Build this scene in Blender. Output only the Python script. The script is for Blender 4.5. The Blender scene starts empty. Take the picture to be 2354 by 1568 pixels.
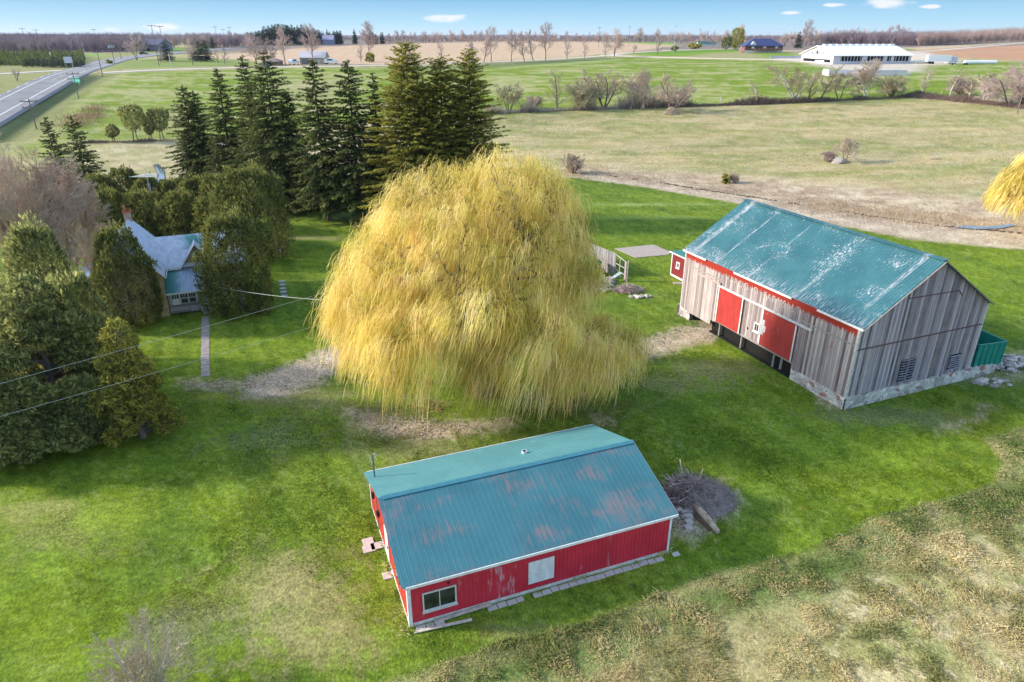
import bpy, math, numpy as np
from mathutils import Vector
R = math.radians
sc = bpy.context.scene
col = sc.collection
# ------------------------------------------------------------------ camera
CAM_H, PITCH, FPX = 27.0, R(24.08), 1571.0      # FPX: focal length in the 2354 px wide view
cam = bpy.data.cameras.new('camera'); cam.lens = FPX / 2354 * 36; cam.sensor_width = 36
cam.clip_start = 0.5; cam.clip_end = 40000
co = bpy.data.objects.new('camera', cam); col.objects.link(co)
co.location = (0, 0, CAM_H); co.rotation_euler = (R(90) - PITCH, 0, 0)
sc.camera = co
# ------------------------------------------------------------------ sun, sky, exposure
SUN_EL, SUN_AZ = R(25), R(-87)                   # azimuth from +y towards +x: the sun stands to the left
sv = Vector((math.sin(SUN_AZ) * math.cos(SUN_EL), math.cos(SUN_AZ) * math.cos(SUN_EL), math.sin(SUN_EL)))
sl = bpy.data.lights.new('sun', 'SUN'); sl.energy = 2.0; sl.angle = R(4.5); sl.color = (1, .93, .82)
so = bpy.data.objects.new('sun', sl); col.objects.link(so)
so.rotation_euler = sv.to_track_quat('Z', 'Y').to_euler()
sc.view_settings.view_transform = 'Standard'; sc.view_settings.look = 'None'
sc.view_settings.exposure = 1.68; sc.view_settings.gamma = 1
w = bpy.data.worlds.new('World'); sc.world = w; w.use_nodes = True
nt = w.node_tree; N = nt.nodes; L = nt.links
N.clear()
out = N.new('ShaderNodeOutputWorld'); bg = N.new('ShaderNodeBackground'); bg.inputs[1].default_value = 0.15
sky = N.new('ShaderNodeTexSky'); sky.sky_type = 'NISHITA'; sky.sun_disc = False
sky.sun_elevation = SUN_EL; sky.sun_rotation = SUN_AZ; sky.air_density = 1.0; sky.dust_density = 0.6; sky.ozone_density = 2
tc = N.new('ShaderNodeTexCoord'); sep = N.new('ShaderNodeSeparateXYZ'); L.new(tc.outputs['Generated'], sep.inputs[0])
def wmath(op, a, b=None, c=None):
    m = N.new('ShaderNodeMath'); m.operation = op
    for i, v in enumerate((a, b, c)):
        if v is None: continue
        if isinstance(v, (int, float)): m.inputs[i].default_value = v
        else: L.new(v, m.inputs[i])
    return m.outputs[0]
def wmix(f, a, b):
    m = N.new('ShaderNodeMix'); m.data_type = 'RGBA'
    for k, v in ((0, f), (6, a), (7, b)):
        if isinstance(v, (int, float)): m.inputs[k].default_value = v
        elif isinstance(v, tuple): m.inputs[k].default_value = (*v, 1)
        else: L.new(v, m.inputs[k])
    return m.outputs[2]
# low band of sky: pale at the horizon, bluer within a few degrees
rp = N.new('ShaderNodeValToRGB'); L.new(wmath('MULTIPLY', sep.outputs[2], 8.0), rp.inputs[0])
cr = rp.color_ramp; cr.elements[0].position = 0.0; cr.elements[0].color = (1.36, 1.80, 2.05, 1)
cr.elements[1].position = 1.0; cr.elements[1].color = (0.5, 1.35, 2.7, 1)
e = cr.elements.new(0.12); e.color = (.86, 1.54, 2.0, 1)
e = cr.elements.new(0.36); e.color = (.37, 1.03, 1.75, 1)
fade = wmath('MINIMUM', wmath('MAXIMUM', wmath('MULTIPLY_ADD', sep.outputs[2], -3.0, 1.15), 0), 0.96)
tn = N.new('ShaderNodeMix'); tn.data_type = 'RGBA'; tn.blend_type = 'MULTIPLY'; tn.inputs[0].default_value = 1; L.new(sky.outputs[0], tn.inputs[6]); tn.inputs[7].default_value = (1.12, 1.0, .84, 1)
skyc = wmix(fade, tn.outputs[2], rp.outputs[0])
# a few small fair-weather clouds low over the horizon
nz = N.new('ShaderNodeTexNoise'); nz.inputs['Scale'].default_value = 38; nz.inputs['Detail'].default_value = 6
mp = N.new('ShaderNodeMapping'); mp.inputs['Scale'].default_value = (1, 1, 3.2)
L.new(tc.outputs['Generated'], mp.inputs[0]); L.new(mp.outputs[0], nz.inputs[0])
az = wmath('DIVIDE', sep.outputs[0], sep.outputs[1])
cl = 0
for ca, ce, wa, we in ((-.533, .0066, .018, .0048), (-.468, .0096, .034, .0058), (-.0847, .0209, .034, .0066), (.369, .0256, .017, .0034), (.4236, .0336, .020, .0032),
                       (.496, .0350, .044, .0075), (.5505, .0305, .018, .0026), (-.95, .05, .08, .012), (.9, .045, .07, .010), (.1, .13, .12, .012)):
    dx = wmath('POWER', wmath('ABSOLUTE', wmath('DIVIDE', wmath('SUBTRACT', az, ca), wa)), 2)
    dz = wmath('POWER', wmath('ABSOLUTE', wmath('DIVIDE', wmath('SUBTRACT', sep.outputs[2], ce), we)), 2)
    v = wmath('SUBTRACT', 1.0, wmath('ADD', dx, dz))
    v = wmath('MAXIMUM', v, -1.0)
    cl = v if cl == 0 else wmath('MAXIMUM', cl, v)
cm = wmath('ADD', cl, wmath('MULTIPLY_ADD', nz.outputs[0], 2.4, -1.25))
mr = N.new('ShaderNodeMapRange'); mr.interpolation_type = 'SMOOTHSTEP'; L.new(cm, mr.inputs[0]); mr.inputs[1].default_value = .15; mr.inputs[2].default_value = 1.0
front = wmath('GREATER_THAN', sep.outputs[1], 0.0)
skyc = wmix(wmath('MULTIPLY', wmath('MULTIPLY', mr.outputs[0], front), .85), skyc, (2.1, 2.13, 2.15))
L.new(skyc, bg.inputs[0]); L.new(bg.outputs[0], out.inputs[0])

# ------------------------------------------------------------------ helpers: terrain and picture geometry
sp_, cp_ = math.sin(PITCH), math.cos(PITCH)
ZR = np.array([0, 110, 150, 200, 260, 350, 500, 900, 1500, 3000, 20000.])
ZZ = np.array([0, 0, .3, 3.3, 7, 12, 14, 19, 20.3, 22, 22.])
DITCH = None
def terr0(r):
    return (np.interp(r * .93, ZR, ZZ) + np.interp(r, ZR, ZZ) * 2 + np.interp(r * 1.07, ZR, ZZ)) / 4
def terr(x, y):
    x = np.asarray(x, float); y = np.asarray(y, float)
    z = terr0(np.hypot(x, y))
    if DITCH is not None:
        z = z - 1.6 * np.exp(-(seg_dist(x, y, DITCH) / 3.2) ** 2)
    return z
def seg_dist(x, y, P):
    d = np.full(np.shape(x), 1e9)
    for (ax, ay), (bx, by) in zip(P[:-1], P[1:]):
        vx, vy = bx - ax, by - ay
        t = np.clip(((x - ax) * vx + (y - ay) * vy) / (vx * vx + vy * vy), 0, 1)
        d = np.minimum(d, np.hypot(x - ax - t * vx, y - ay - t * vy))
    return d
def ray(px, py):
    u = (px - 1177) / FPX; v = (784 - py) / FPX
    return np.array([u, cp_ + v * sp_, -sp_ + v * cp_])
_RT = np.geomspace(3, 16000, 6000)
_ZT = None
def at(px, py):
    """the point of the terrain seen at a pixel of the 2354 x 1568 view (the ditch is ignored)"""
    global _ZT
    if _ZT is None: _ZT = (CAM_H - terr0(_RT)) / _RT; _ZT = np.minimum.accumulate(_ZT)
    D = ray(px, py); h = math.hypot(D[0], D[1]); s_ = max(-D[2] / h, _ZT[-1] * 1.001)
    r = float(np.interp(-s_, -_ZT, _RT)); x, y = D[0] / h * r, D[1] / h * r
    return np.array([x, y, float(terr(x, y))])
def height(P, py):
    """height of a vertical thing standing at P whose top shows at picture row py"""
    v = (784 - py) / FPX
    D1, D2 = cp_ + v * sp_, -sp_ + v * cp_
    return CAM_H + P[1] / D1 * D2 - P[2]
def mpp(P):
    return (P[1] * cp_ - (P[2] - CAM_H) * sp_) / FPX   # metres per picture pixel at P
_p0 = [at(2, 318), at(120, 232), at(210, 180), at(228, 172)]
DITCH = [(p[0], p[1]) for p in _p0]
def hash2(ix, iy, s):
    n = (ix.astype(np.int64) * 374761393 + iy.astype(np.int64) * 668265263 + s * 974634777) & 0x7fffffff
    n = ((n ^ (n >> 13)) * 1274126177) & 0x7fffffff
    return ((n ^ (n >> 16)) & 0xffff) / 65535.0
def vnoise(x, y, s=0):
    ix = np.floor(x); iy = np.floor(y); fx = x - ix; fy = y - iy
    fx = fx * fx * (3 - 2 * fx); fy = fy * fy * (3 - 2 * fy)
    a = hash2(ix, iy, s); b = hash2(ix + 1, iy, s); c = hash2(ix, iy + 1, s); d = hash2(ix + 1, iy + 1, s)
    return a + (b - a) * fx + (c - a) * fy + (a - b - c + d) * fx * fy
def fbm(x, y, s=0, o=4):
    v = 0; a = .5; t = 0
    for k in range(o):
        v = v + a * vnoise(x * 2 ** k, y * 2 ** k, s + k * 7); t += a; a *= .55
    return v / t

# ------------------------------------------------------------------ helpers: materials
class Mat:
    def __init__(s, name, rough=.8, spec=.3, metal=0):
        s.m = bpy.data.materials.new(name); s.m.use_nodes = True
        s.n = s.m.node_tree.nodes; s.l = s.m.node_tree.links
        s.b = s.n['Principled BSDF']; s.b.inputs['Roughness'].default_value = rough
        s.b.inputs['Specular IOR Level'].default_value = spec; s.b.inputs['Metallic'].default_value = metal
        s.tc = s.n.new('ShaderNodeTexCoord')
    def put(s, sock, v):
        if isinstance(v, (int, float)): sock.default_value = v
        elif isinstance(v, tuple): sock.default_value = (*v, 1) if len(v) == 3 and sock.type == 'RGBA' else v
        else: s.l.new(v, sock)
    def vec(s, scale=(1, 1, 1), rot=(0, 0, 0), src='Object'):
        m = s.n.new('ShaderNodeMapping'); s.l.new(s.tc.outputs[src], m.inputs[0])
        m.inputs['Scale'].default_value = scale; m.inputs['Rotation'].default_value = rot
        return m.outputs[0]
    def noise(s, scale, detail=4, vec=None, rough=.55, col=False):
        t = s.n.new('ShaderNodeTexNoise'); t.inputs['Scale'].default_value = scale; t.inputs['Detail'].default_value = detail
        t.inputs['Roughness'].default_value = rough
        s.l.new(vec if vec is not None else s.tc.outputs['Object'], t.inputs[0])
        return t.outputs[1 if col else 0]
    def math(s, op, a, b=0.0, c=0.0):
        m = s.n.new('ShaderNodeMath'); m.operation = op
        for i, v in enumerate((a, b, c)): s.put(m.inputs[i], v)
        return m.outputs[0]
    def ramp(s, f, *st):
        r = s.n.new('ShaderNodeValToRGB'); s.l.new(f, r.inputs[0]); e = r.color_ramp.elements
        while len(e) < len(st): e.new(.5)
        for k, (p, c) in enumerate(st):
            e[k].position = p; e[k].color = (*c, 1) if isinstance(c, tuple) else (c, c, c, 1)
        return r.outputs[0]
    def mix(s, f, a, b, mode='MIX'):
        m = s.n.new('ShaderNodeMix'); m.data_type = 'RGBA'; m.blend_type = mode
        s.put(m.inputs[0], f); s.put(m.inputs[6], a); s.put(m.inputs[7], b)
        return m.outputs[2]
    def step(s, v, a, b):
        m = s.n.new('ShaderNodeMapRange'); m.interpolation_type = 'SMOOTHSTEP'; s.put(m.inputs[0], v)
        m.inputs[1].default_value = a; m.inputs[2].default_value = b
        return m.outputs[0]
    def xyz(s, src='Object'):
        m = s.n.new('ShaderNodeSeparateXYZ'); s.l.new(s.tc.outputs[src], m.inputs[0]); return m.outputs
    def white(s, v):
        m = s.n.new('ShaderNodeTexWhiteNoise'); m.noise_dimensions = '1D'; s.l.new(v, m.inputs['W']); return m.outputs['Value']
    def attr(s, name, col=True):
        m = s.n.new('ShaderNodeAttribute'); m.attribute_name = name; return m.outputs['Color' if col else 'Fac']
    def bump(s, h, strength=.4, dist=.05):
        b = s.n.new('ShaderNodeBump'); b.inputs['Strength'].default_value = strength; b.inputs['Distance'].default_value = dist
        s.l.new(h, b.inputs['Height']); s.l.new(b.outputs[0], s.b.inputs['Normal'])
    def base(s, c): s.put(s.b.inputs['Base Color'], c); return s
def flat(name, c, rough=.7, var=.25, scale=3., metal=0, spec=.3):
    m = Mat(name, rough, spec, metal)
    n = m.noise(scale, 5)
    d = tuple(v * (1 - var) for v in c); u = tuple(min(1, v * (1 + var)) for v in c)
    m.base(m.ramp(n, (.3, d), (.7, u))); m.bump(n, .15, .02)
    return m.m
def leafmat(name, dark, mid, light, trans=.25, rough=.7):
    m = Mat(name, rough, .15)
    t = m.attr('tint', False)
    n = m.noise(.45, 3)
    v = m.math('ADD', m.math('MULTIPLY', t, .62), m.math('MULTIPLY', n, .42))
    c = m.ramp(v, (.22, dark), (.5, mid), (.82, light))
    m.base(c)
    tr = m.n.new('ShaderNodeBsdfTranslucent'); m.l.new(c, tr.inputs[0])
    mx = m.n.new('ShaderNodeMixShader'); mx.inputs[0].default_value = trans
    m.l.new(m.b.outputs[0], mx.inputs[1]); m.l.new(tr.outputs[0], mx.inputs[2])
    m.l.new(mx.outputs[0], m.n['Material Output'].inputs[0])
    return m.m

# ------------------------------------------------------------------ helpers: geometry
class G:
    def __init__(s): s.V = []; s.F4 = []; s.F3 = []; s.T = []; s.n = 0
    def add(s, V, Q=None, T=None, tint=.5):
        V = np.asarray(V, float).reshape(-1, 3)
        s.V.append(V)
        if Q is not None and len(Q): s.F4.append(np.asarray(Q, int) + s.n)
        if T is not None and len(T): s.F3.append(np.asarray(T, int) + s.n)
        t = np.asarray(tint, float); s.T.append(np.full(len(V), float(t)) if t.ndim == 0 else t)
        s.n += len(V); return s
    def box(s, x0, x1, y0, y1, z0, z1):
        v = [(x, y, z) for z in (z0, z1) for x, y in ((x0, y0), (x1, y0), (x1, y1), (x0, y1))]
        return s.add(v, [(3, 2, 1, 0), (4, 5, 6, 7), (0, 1, 5, 4), (1, 2, 6, 5), (2, 3, 7, 6), (3, 0, 4, 7)])
    def bar(s, p, q, wd, th, up=(0, 0, 1)):
        p = np.array(p, float); q = np.array(q, float); d = q - p; d /= np.linalg.norm(d)
        a = np.cross(d, up)
        if np.linalg.norm(a) < 1e-5: a = np.cross(d, (1, 0, 0))
        a /= np.linalg.norm(a); b = np.cross(a, d)
        v = [c + a * i * wd / 2 + b * j * th / 2 for c in (p, q) for i, j in ((-1, -1), (1, -1), (1, 1), (-1, 1))]
        return s.add(v, [(3, 2, 1, 0), (4, 5, 6, 7), (0, 1, 5, 4), (1, 2, 6, 5), (2, 3, 7, 6), (3, 0, 4, 7)])
    def poly(s, pts, off):
        """flat polygon (convex) pushed along off into a slab"""
        pts = np.array(pts, float); n = len(pts); off = np.array(off, float)
        s.add(np.vstack([pts, pts + off]), [(i, (i + 1) % n, n + (i + 1) % n, n + i) for i in range(n)],
              [(0, i + 1, i) for i in range(1, n - 1)] + [(n, n + i, n + i + 1) for i in range(1, n - 1)]); return s
    def tube(s, pts, rad, k=6, tint=.5, cap=True):
        pts = np.array(pts, float); m = len(pts); rad = np.broadcast_to(rad, (m,))
        V = []
        for i in range(m):
            d = pts[min(i + 1, m - 1)] - pts[max(i - 1, 0)]; d = d / (np.linalg.norm(d) + 1e-9)
            a = np.cross(d, (.3, .9, .2) if abs(d[2]) > .8 else (0, 0, 1)); a /= np.linalg.norm(a); b = np.cross(d, a)
            for j in range(k):
                t = 2 * math.pi * j / k; V.append(pts[i] + rad[i] * (a * math.cos(t) + b * math.sin(t)))
        Q = [(i * k + j, i * k + (j + 1) % k, (i + 1) * k + (j + 1) % k, (i + 1) * k + j) for i in range(m - 1) for j in range(k)]
        T = []
        if cap: T = [(0, j + 1, j) for j in range(1, k - 1)] + [((m - 1) * k, (m - 1) * k + j, (m - 1) * k + j + 1) for j in range(1, k - 1)]
        return s.add(V, Q, T, tint)
    def cyl(s, x, y, z0, z1, r, k=10): return s.tube([(x, y, z0), (x, y, z1)], r, k)
    def segs(s, S, tint=.5, k=3):
        """many tapered prisms: rows of p0(3) p1(3) r0 r1"""
        S = np.asarray(S, float); n = len(S)
        if n == 0: return s
        p0, p1 = S[:, :3], S[:, 3:6]; d = p1 - p0; d /= np.linalg.norm(d, axis=1, keepdims=True) + 1e-9
        ref = np.where(np.abs(d[:, 2:3]) > .8, np.array([[1., .2, 0]]), np.array([[0, 0, 1.]]))
        a = np.cross(d, ref); a /= np.linalg.norm(a, axis=1, keepdims=True) + 1e-9; b = np.cross(d, a)
        V = np.zeros((n, 2 * k, 3))
        for j in range(k):
            t = 2 * math.pi * j / k; o = a * math.cos(t) + b * math.sin(t)
            V[:, j] = p0 + o * S[:, 6:7]; V[:, k + j] = p1 + o * S[:, 7:8]
        base = np.arange(n)[:, None] * 2 * k
        Q = np.concatenate([base + np.array([[j, (j + 1) % k, k + (j + 1) % k, k + j]]) for j in range(k)])
        if np.ndim(tint): tint = np.repeat(tint, 2 * k)
        return s.add(V.reshape(-1, 3), Q, None, tint)
    def leaves(s, C, D, S, ln, wd, tint):
        """rhombic leaf sprays: centres C, long axis D, side axis S"""
        n = len(C); D = D / (np.linalg.norm(D, axis=1, keepdims=True) + 1e-9)
        S = S - D * np.sum(S * D, 1, keepdims=True); S = S / (np.linalg.norm(S, axis=1, keepdims=True) + 1e-9)
        ln = np.broadcast_to(ln, (n,))[:, None]; wd = np.broadcast_to(wd, (n,))[:, None]
        V = np.stack([C - D * ln * .5, C + S * wd * .5 - D * ln * .08, C + D * ln * .5, C - S * wd * .5 - D * ln * .08], 1)
        Q = np.arange(n)[:, None] * 4 + np.arange(4)[None]
        return s.add(V.reshape(-1, 3), Q, None, np.repeat(np.broadcast_to(tint, (n,)), 4))
    def build(s, name, mat, parent=None, smooth=False, loc=None, tint=False):
        V = np.concatenate(s.V); me = bpy.data.meshes.new(name)
        q = np.concatenate(s.F4) if s.F4 else np.zeros((0, 4), int); t = np.concatenate(s.F3) if s.F3 else np.zeros((0, 3), int)
        me.vertices.add(len(V)); me.vertices.foreach_set('co', V.astype(np.float32).ravel())
        me.loops.add(q.size + t.size); me.loops.foreach_set('vertex_index', np.concatenate([q.ravel(), t.ravel()]).astype(np.int32))
        nf = len(q) + len(t); me.polygons.add(nf)
        me.polygons.foreach_set('loop_start', np.concatenate([np.arange(len(q)) * 4, q.size + np.arange(len(t)) * 3]).astype(np.int32))
        me.update(calc_edges=True)
        me.polygons.foreach_set('use_smooth', np.full(nf, bool(smooth)))
        if tint:
            a = me.attributes.new('tint', 'FLOAT', 'POINT'); a.data.foreach_set('value', np.concatenate(s.T).astype(np.float32))
        me.materials.append(mat)
        o = bpy.data.objects.new(name, me); col.objects.link(o)
        if parent is not None: o.parent = parent
        if loc is not None: o.location = [float(v) for v in loc]
        return o
def each(g, name, mat, parent, tint=False):
    """one object for every primitive collected in g"""
    off = 0
    for k, V in enumerate(g.V):
        h = G(); n = len(V); Q = [f - off for f in g.F4 if f.min() >= off and f.max() < off + n]; T = [f - off for f in g.F3 if f.min() >= off and f.max() < off + n]
        h.add(V, Q[0] if Q else None, T[0] if T else None, g.T[k]); h.build(name, mat, parent, tint=tint); off += n
def tag(o, label, cat, group=None, kind=None):
    if label: o['label'] = label
    if cat: o['category'] = cat
    if group: o['group'] = group
    if kind: o['kind'] = kind
    return o
def thing(name, label, cat, loc=(0, 0, 0), rz=0., group=None):
    o = bpy.data.objects.new(name, None); col.objects.link(o); o.empty_display_size = .5
    o.location = [float(v) for v in loc]; o.rotation_euler = (0, 0, rz)
    return tag(o, label, cat, group)
def clone(root, loc, rz=0., scale=1., label=None, group=None):
    r = root.copy(); col.objects.link(r); r.location = [float(v) for v in loc]; r.rotation_euler = (0, 0, rz)
    r.scale = (scale,) * 3 if np.ndim(scale) == 0 else scale
    if label: r['label'] = label
    if group: r['group'] = group
    for ch in list(root.children):
        c = ch.copy(); col.objects.link(c); c.parent = r
        for g in list(ch.children):
            d = g.copy(); col.objects.link(d); d.parent = c
    return r
rng = np.random.default_rng(7)
# ================================================================== GROUND
LAWN = (.142, .198, .007); LAWN2 = (.082, .130, .010); TAN = (.43, .33, .20); STRAW = (.55, .47, .31)
OLIVE = (.21, .215, .075); GREEN = (.165, .215, .016); DIRT = (.45, .345, .255); WOOD = (.15, .115, .10); PLOW = (.40, .22, .125)
def sdf(x, y, P):
    """signed distance (negative inside) to a world polygon"""
    P = np.asarray(P); n = len(P); d = np.full(x.shape, 1e9); s = np.zeros(x.shape, bool)
    for i in range(n):
        ax, ay = P[i]; bx, by = P[(i + 1) % n]; vx, vy = bx - ax, by - ay
        t = np.clip(((x - ax) * vx + (y - ay) * vy) / (vx * vx + vy * vy + 1e-9), 0, 1)
        d = np.minimum(d, np.hypot(x - ax - t * vx, y - ay - t * vy))
        c = ((ay > y) != (by > y)) & (x < (bx - ax) * (y - ay) / (by - ay + 1e-12) + ax)
        s ^= c
    return np.where(s, -d, d)
def pp(*pts): return [tuple(at(*q)[:2]) for q in pts]
LAWN_P = pp((-500, 2000), (-500, 520), (200, 432), (690, 468), (800, 455), (1100, 430), (1318, 408), (1480, 430), (1640, 458), (1750, 480), (1900, 515), (2100, 552), (2354, 575), (2650, 610),
            (2650, 930), (2354, 985), (2262, 1010), (2305, 1062), (2285, 1112), (2200, 1142), (2000, 1192), (1940, 1225), (1820, 1272), (1600, 1332), (1330, 1432), (1110, 1490), (870, 1568), (560, 1720), (300, 2000))
def ground():
    ang = np.concatenate([np.linspace(-180, -60, 28)[:-1], np.linspace(-60, -41, 20)[:-1], np.linspace(-41, 41, 520), np.linspace(41, 60, 20)[1:], np.linspace(60, 180, 28)[1:-1]])
    r = [0.01, 3, 6, 9, 12, 15, 18]
    while r[-1] < 170: r.append(r[-1] * 1.0085)
    while r[-1] < 700: r.append(r[-1] * 1.014)
    while r[-1] < 14000: r.append(r[-1] * 1.05)
    r = np.array(r); A, RR = np.meshgrid(np.radians(ang), r)
    x = RR * np.sin(A); y = RR * np.cos(A); z = terr(x, y)
    z = z + .10 * (fbm(x / 6, y / 6, 3) - .5) * (RR > 20) * (RR < 120)
    nc = len(ang); nr = len(r)
    X, Y = x.ravel(), y.ravel(); Rr = RR.ravel()
    wob = (fbm(X / 7, Y / 7, 11) - .5) * 3 + (fbm(X / 1.3, Y / 1.3, 12) - .5) * 1.2
    far = np.clip((Rr - 120) / 300, 0, 1) * 6
    C = np.zeros((len(X), 3)); S = np.zeros(len(X))      # S: how grassy/blady (fine detail strength)
    def lay(m, c):
        m = np.clip(m, 0, 1)[:, None]; C[:] = C * (1 - m) + np.asarray(c) * m
    def area(P, c, soft=.6, w_=1., k=1., var=None):
        d = sdf(X, Y, pp(*P)) + wob * w_
        m = 1 / (1 + np.exp(np.clip(d / (soft + far * .1), -30, 30)))
        lay(m * k, c); return m
    n1 = fbm(X / 45, Y / 16, 1, 5); n2 = fbm(X / 9, Y / 5, 2, 5); n3 = fbm(X / 2.2, Y / 2.2, 4, 4); n4 = fbm(X / .7, Y / .7, 5, 3); n5 = fbm(X / .3, Y / .3, 6, 2); mow = fbm((X * .88 + Y * .47) / .9, (Y * .88 - X * .47) / 14, 7, 4); hst = fbm(X / 16, Y / 3.2, 8, 5)
    st = lambda v, a, b: np.clip((v - a) / (b - a), 0, 1)
    # open pasture
    C[:] = np.array(OLIVE) * .95; lay(st(n1 * .5 + n2 * .35 + n3 * .15, .34, .54), (.40, .31, .155)); lay(st(hst * .7 + n1 * .3, .50, .62) * .7, (.20, .225, .06)); lay(st(1 - hst, .54, .66) * .6, (.44, .35, .20)); lay(st(n3 * .5 + n4 * .5, .55, .68) * .5, (.16, .17, .06)); lay(st(n4 * .5 + n3 * .5, .5, .7) * .35, STRAW)
    # far country: fields and woods as broad patches
    fm = st(Rr, 560, 640); c1 = fbm(X / 420, Y / 260, 21, 3)
    lay(fm, (.21, .165, .14)); lay(fm * st(c1, .56, .60), (.38, .28, .18)); lay(fm * st(c1, .66, .68), (.15, .22, .06)); lay(fm * st(-c1, -.38, -.36), (.13, .10, .10))
    # left country beyond the highway
    area(((-900, 400), (-900, 112), (0, 118), (240, 123), (330, 118), (330, 132), (230, 150), (150, 175), (0, 260), (-300, 420)), (.25, .24, .09), 3)
    area(((-900, 126), (240, 130), (240, 123), (-900, 112)), (.22, .30, .07), 1)
    area(((130, 160), (225, 152), (255, 137), (190, 132), (140, 140)), (.19, .19, .08), 2)
    area(((300, 122), (480, 115), (480, 106), (330, 110)), (.17, .26, .05), 2)
    # north of the gravel road
    area(((240, 160), (400, 156), (560, 151), (640, 149), (640, 138), (560, 136), (400, 133), (270, 140)), (.20, .24, .065), 1.5)
    tanf = ((430, 132), (600, 118), (700, 110), (800, 105), (960, 99), (1150, 95.5), (1400, 96), (1500, 101), (1570, 104), (1430, 121), (1300, 131), (1150, 139), (900, 148), (640, 150), (560, 137))
    m = area(tanf, (.50, .345, .225), 1.5, 1)
    rows = .5 + .5 * np.sin((X * .25 + Y * .97) * .55 + fbm(X / 60, Y / 60, 31) * 9)
    lay(m * rows * .22, (.36, .25, .165)); lay(m * st(n1, .55, .75) * .4, (.56, .42, .26))
    area(((1340, 96), (1560, 98.5), (1545, 104), (1480, 101), (1400, 97)), (.20, .33, .05), 2)
    area(((1560, 98), (1700, 97), (1700, 104), (1560, 104)), (.22, .18, .14), 2)
    # east: pale and ploughed fields
    area(((2080, 110), (2240, 101), (2330, 95), (2420, 95), (2354, 99), (2115, 116)), (.47, .36, .23), 1)
    m = area(((2085, 117), (2354, 103), (3000, 80), (3000, 150), (2354, 139), (2200, 132), (2100, 130)), PLOW, 1)
    rows = .5 + .5 * np.sin((X * .35 + Y * .93) * .5 + fbm(X / 50, Y / 50, 33) * 6); lay(m * rows * .3, (.50, .33, .21)); lay(m * st(n1, .5, .7) * .35, (.44, .18, .08))
    # the green hay field
    G1 = np.array(GREEN)
    hay = ((1120, 152), (1330, 139), (1440, 132), (1700, 139), (1850, 142), (2354, 143), (3000, 130), (3000, 250), (2354, 222), (2220, 222), (2100, 226), (1900, 234), (1700, 240), (1500, 248), (1300, 256), (1120, 264),
           (900, 272), (640, 300), (560, 318), (380, 322), (200, 325), (120, 336), (60, 345), (100, 290), (150, 240), (200, 185), (232, 170), (400, 163), (620, 158), (850, 155))
    m = area(hay, G1, 1.2, .8)
    strk = fbm(X / 24, Y / 5.0, 41, 5); strk2 = fbm(X / 6, Y / 2., 42, 4)
    lay(m * st(strk * .65 + strk2 * .35, .49, .60) * .8, (.36, .325, .155)); lay(m * st(1 - strk, .52, .7) * .5, (.095, .175, .010))
    lay(m * st(n4, .4, .8) * .3, (.2, .3, .06))
    area(((330, 285), (395, 255), (450, 262), (450, 300), (370, 302)), (.36, .29, .17), 4, 2, .7); area(((640, 190), (760, 185), (760, 230), (650, 225)), (.37, .31, .18), 4, 2, .6)
    # verge south of the gravel road, rise with the driveways
    area(((900, 156), (1150, 146), (1300, 137), (1380, 131), (1420, 134), (1300, 144), (1150, 154), (900, 163)), (.13, .16, .06), 1.5, 1, .9)
    area(((1150, 155), (1340, 142), (1430, 136), (1420, 139), (1300, 149), (1150, 160)), (.33, .35, .15), 1, .5, .6)
    area(((1430, 124), (1500, 118), (1640, 113), (1700, 115), (1820, 121), (1860, 135), (1830, 137), (1600, 131), (1500, 129)), (.165, .25, .02), 1)
    area(((1560, 131), (1640, 122), (1700, 119), (1750, 127), (1760, 133), (1650, 132)), (.33, .27, .15), 2, .6, .8)
    area(((1500, 122), (1690, 113), (1690, 116), (1500, 125)), (.09, .2, .03), 1, .3, .7)
    # yard round the dairy barn
    area(((1770, 136), (1840, 128), (2090, 118), (2130, 120), (2180, 136), (2120, 152), (2120, 163), (2050, 170), (1930, 160), (1860, 146)), (.50, .42, .35), 1.5)
    area(((2100, 118), (2140, 126), (2200, 138), (2170, 150), (2080, 150)), (.55, .46, .36), 1.5)
    # wet ground and straw above the creek
    m = area(((1318, 385), (1480, 392), (1700, 408), (1900, 425), (2150, 452), (2354, 470), (2800, 520), (2800, 640), (2354, 580), (2100, 552), (1900, 520), (1640, 466), (1480, 438), (1318, 412)), (.46, .355, .24), 2.2, 1.6)
    lay(m * st(n2, .46, .60) * .7, (.33, .22, .15)); lay(m * st(n3, .52, .66) * .6, (.60, .50, .36)); lay(m * st(n3 * .5 + n4 * .5, .42, .34) * .7, (.22, .16, .11))
    area(((1350, 404), (1640, 440), (1900, 478), (2150, 512), (2350, 532), (2354, 560), (2100, 545), (1900, 512), (1640, 462), (1480, 437), (1340, 412)), (.50, .42, .34), 1.6, 1.8, .45)
    for P in (((180, 330), (380, 328), (400, 405), (420, 440), (300, 420), (180, 400)), ((380, 330), (700, 330), (900, 320), (1120, 300), (1120, 345), (900, 400), (700, 440), (430, 430))):
        m = area(P, (.44, .35, .21), 2.5, 1.4); lay(m * st(n2, .48, .6) * .7, (.24, .25, .09)); lay(m * st(n3, .55, .7) * .5, (.58, .48, .33))
    area(((60, 345), (120, 336), (180, 340), (190, 372), (120, 380), (20, 352)), (.28, .31, .07), 2, 1)
    # verge beside the highway, darkened along the ditch to paint its bank's shade
    dv = seg_dist(X, Y, DITCH); lay(np.clip(1.3 - dv / 7.5, 0, 1) * (Rr > 90), (.13, .145, .055)); lay(np.clip(1 - np.abs(dv - 9) / 3, 0, 1) * .5 * (X > np.interp(Y, [q[1] for q in DITCH], [q[0] for q in DITCH])), (.36, .33, .15))
    # rough grass of the foreground
    rough = st(-Rr, -75, -62) * 1.
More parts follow.
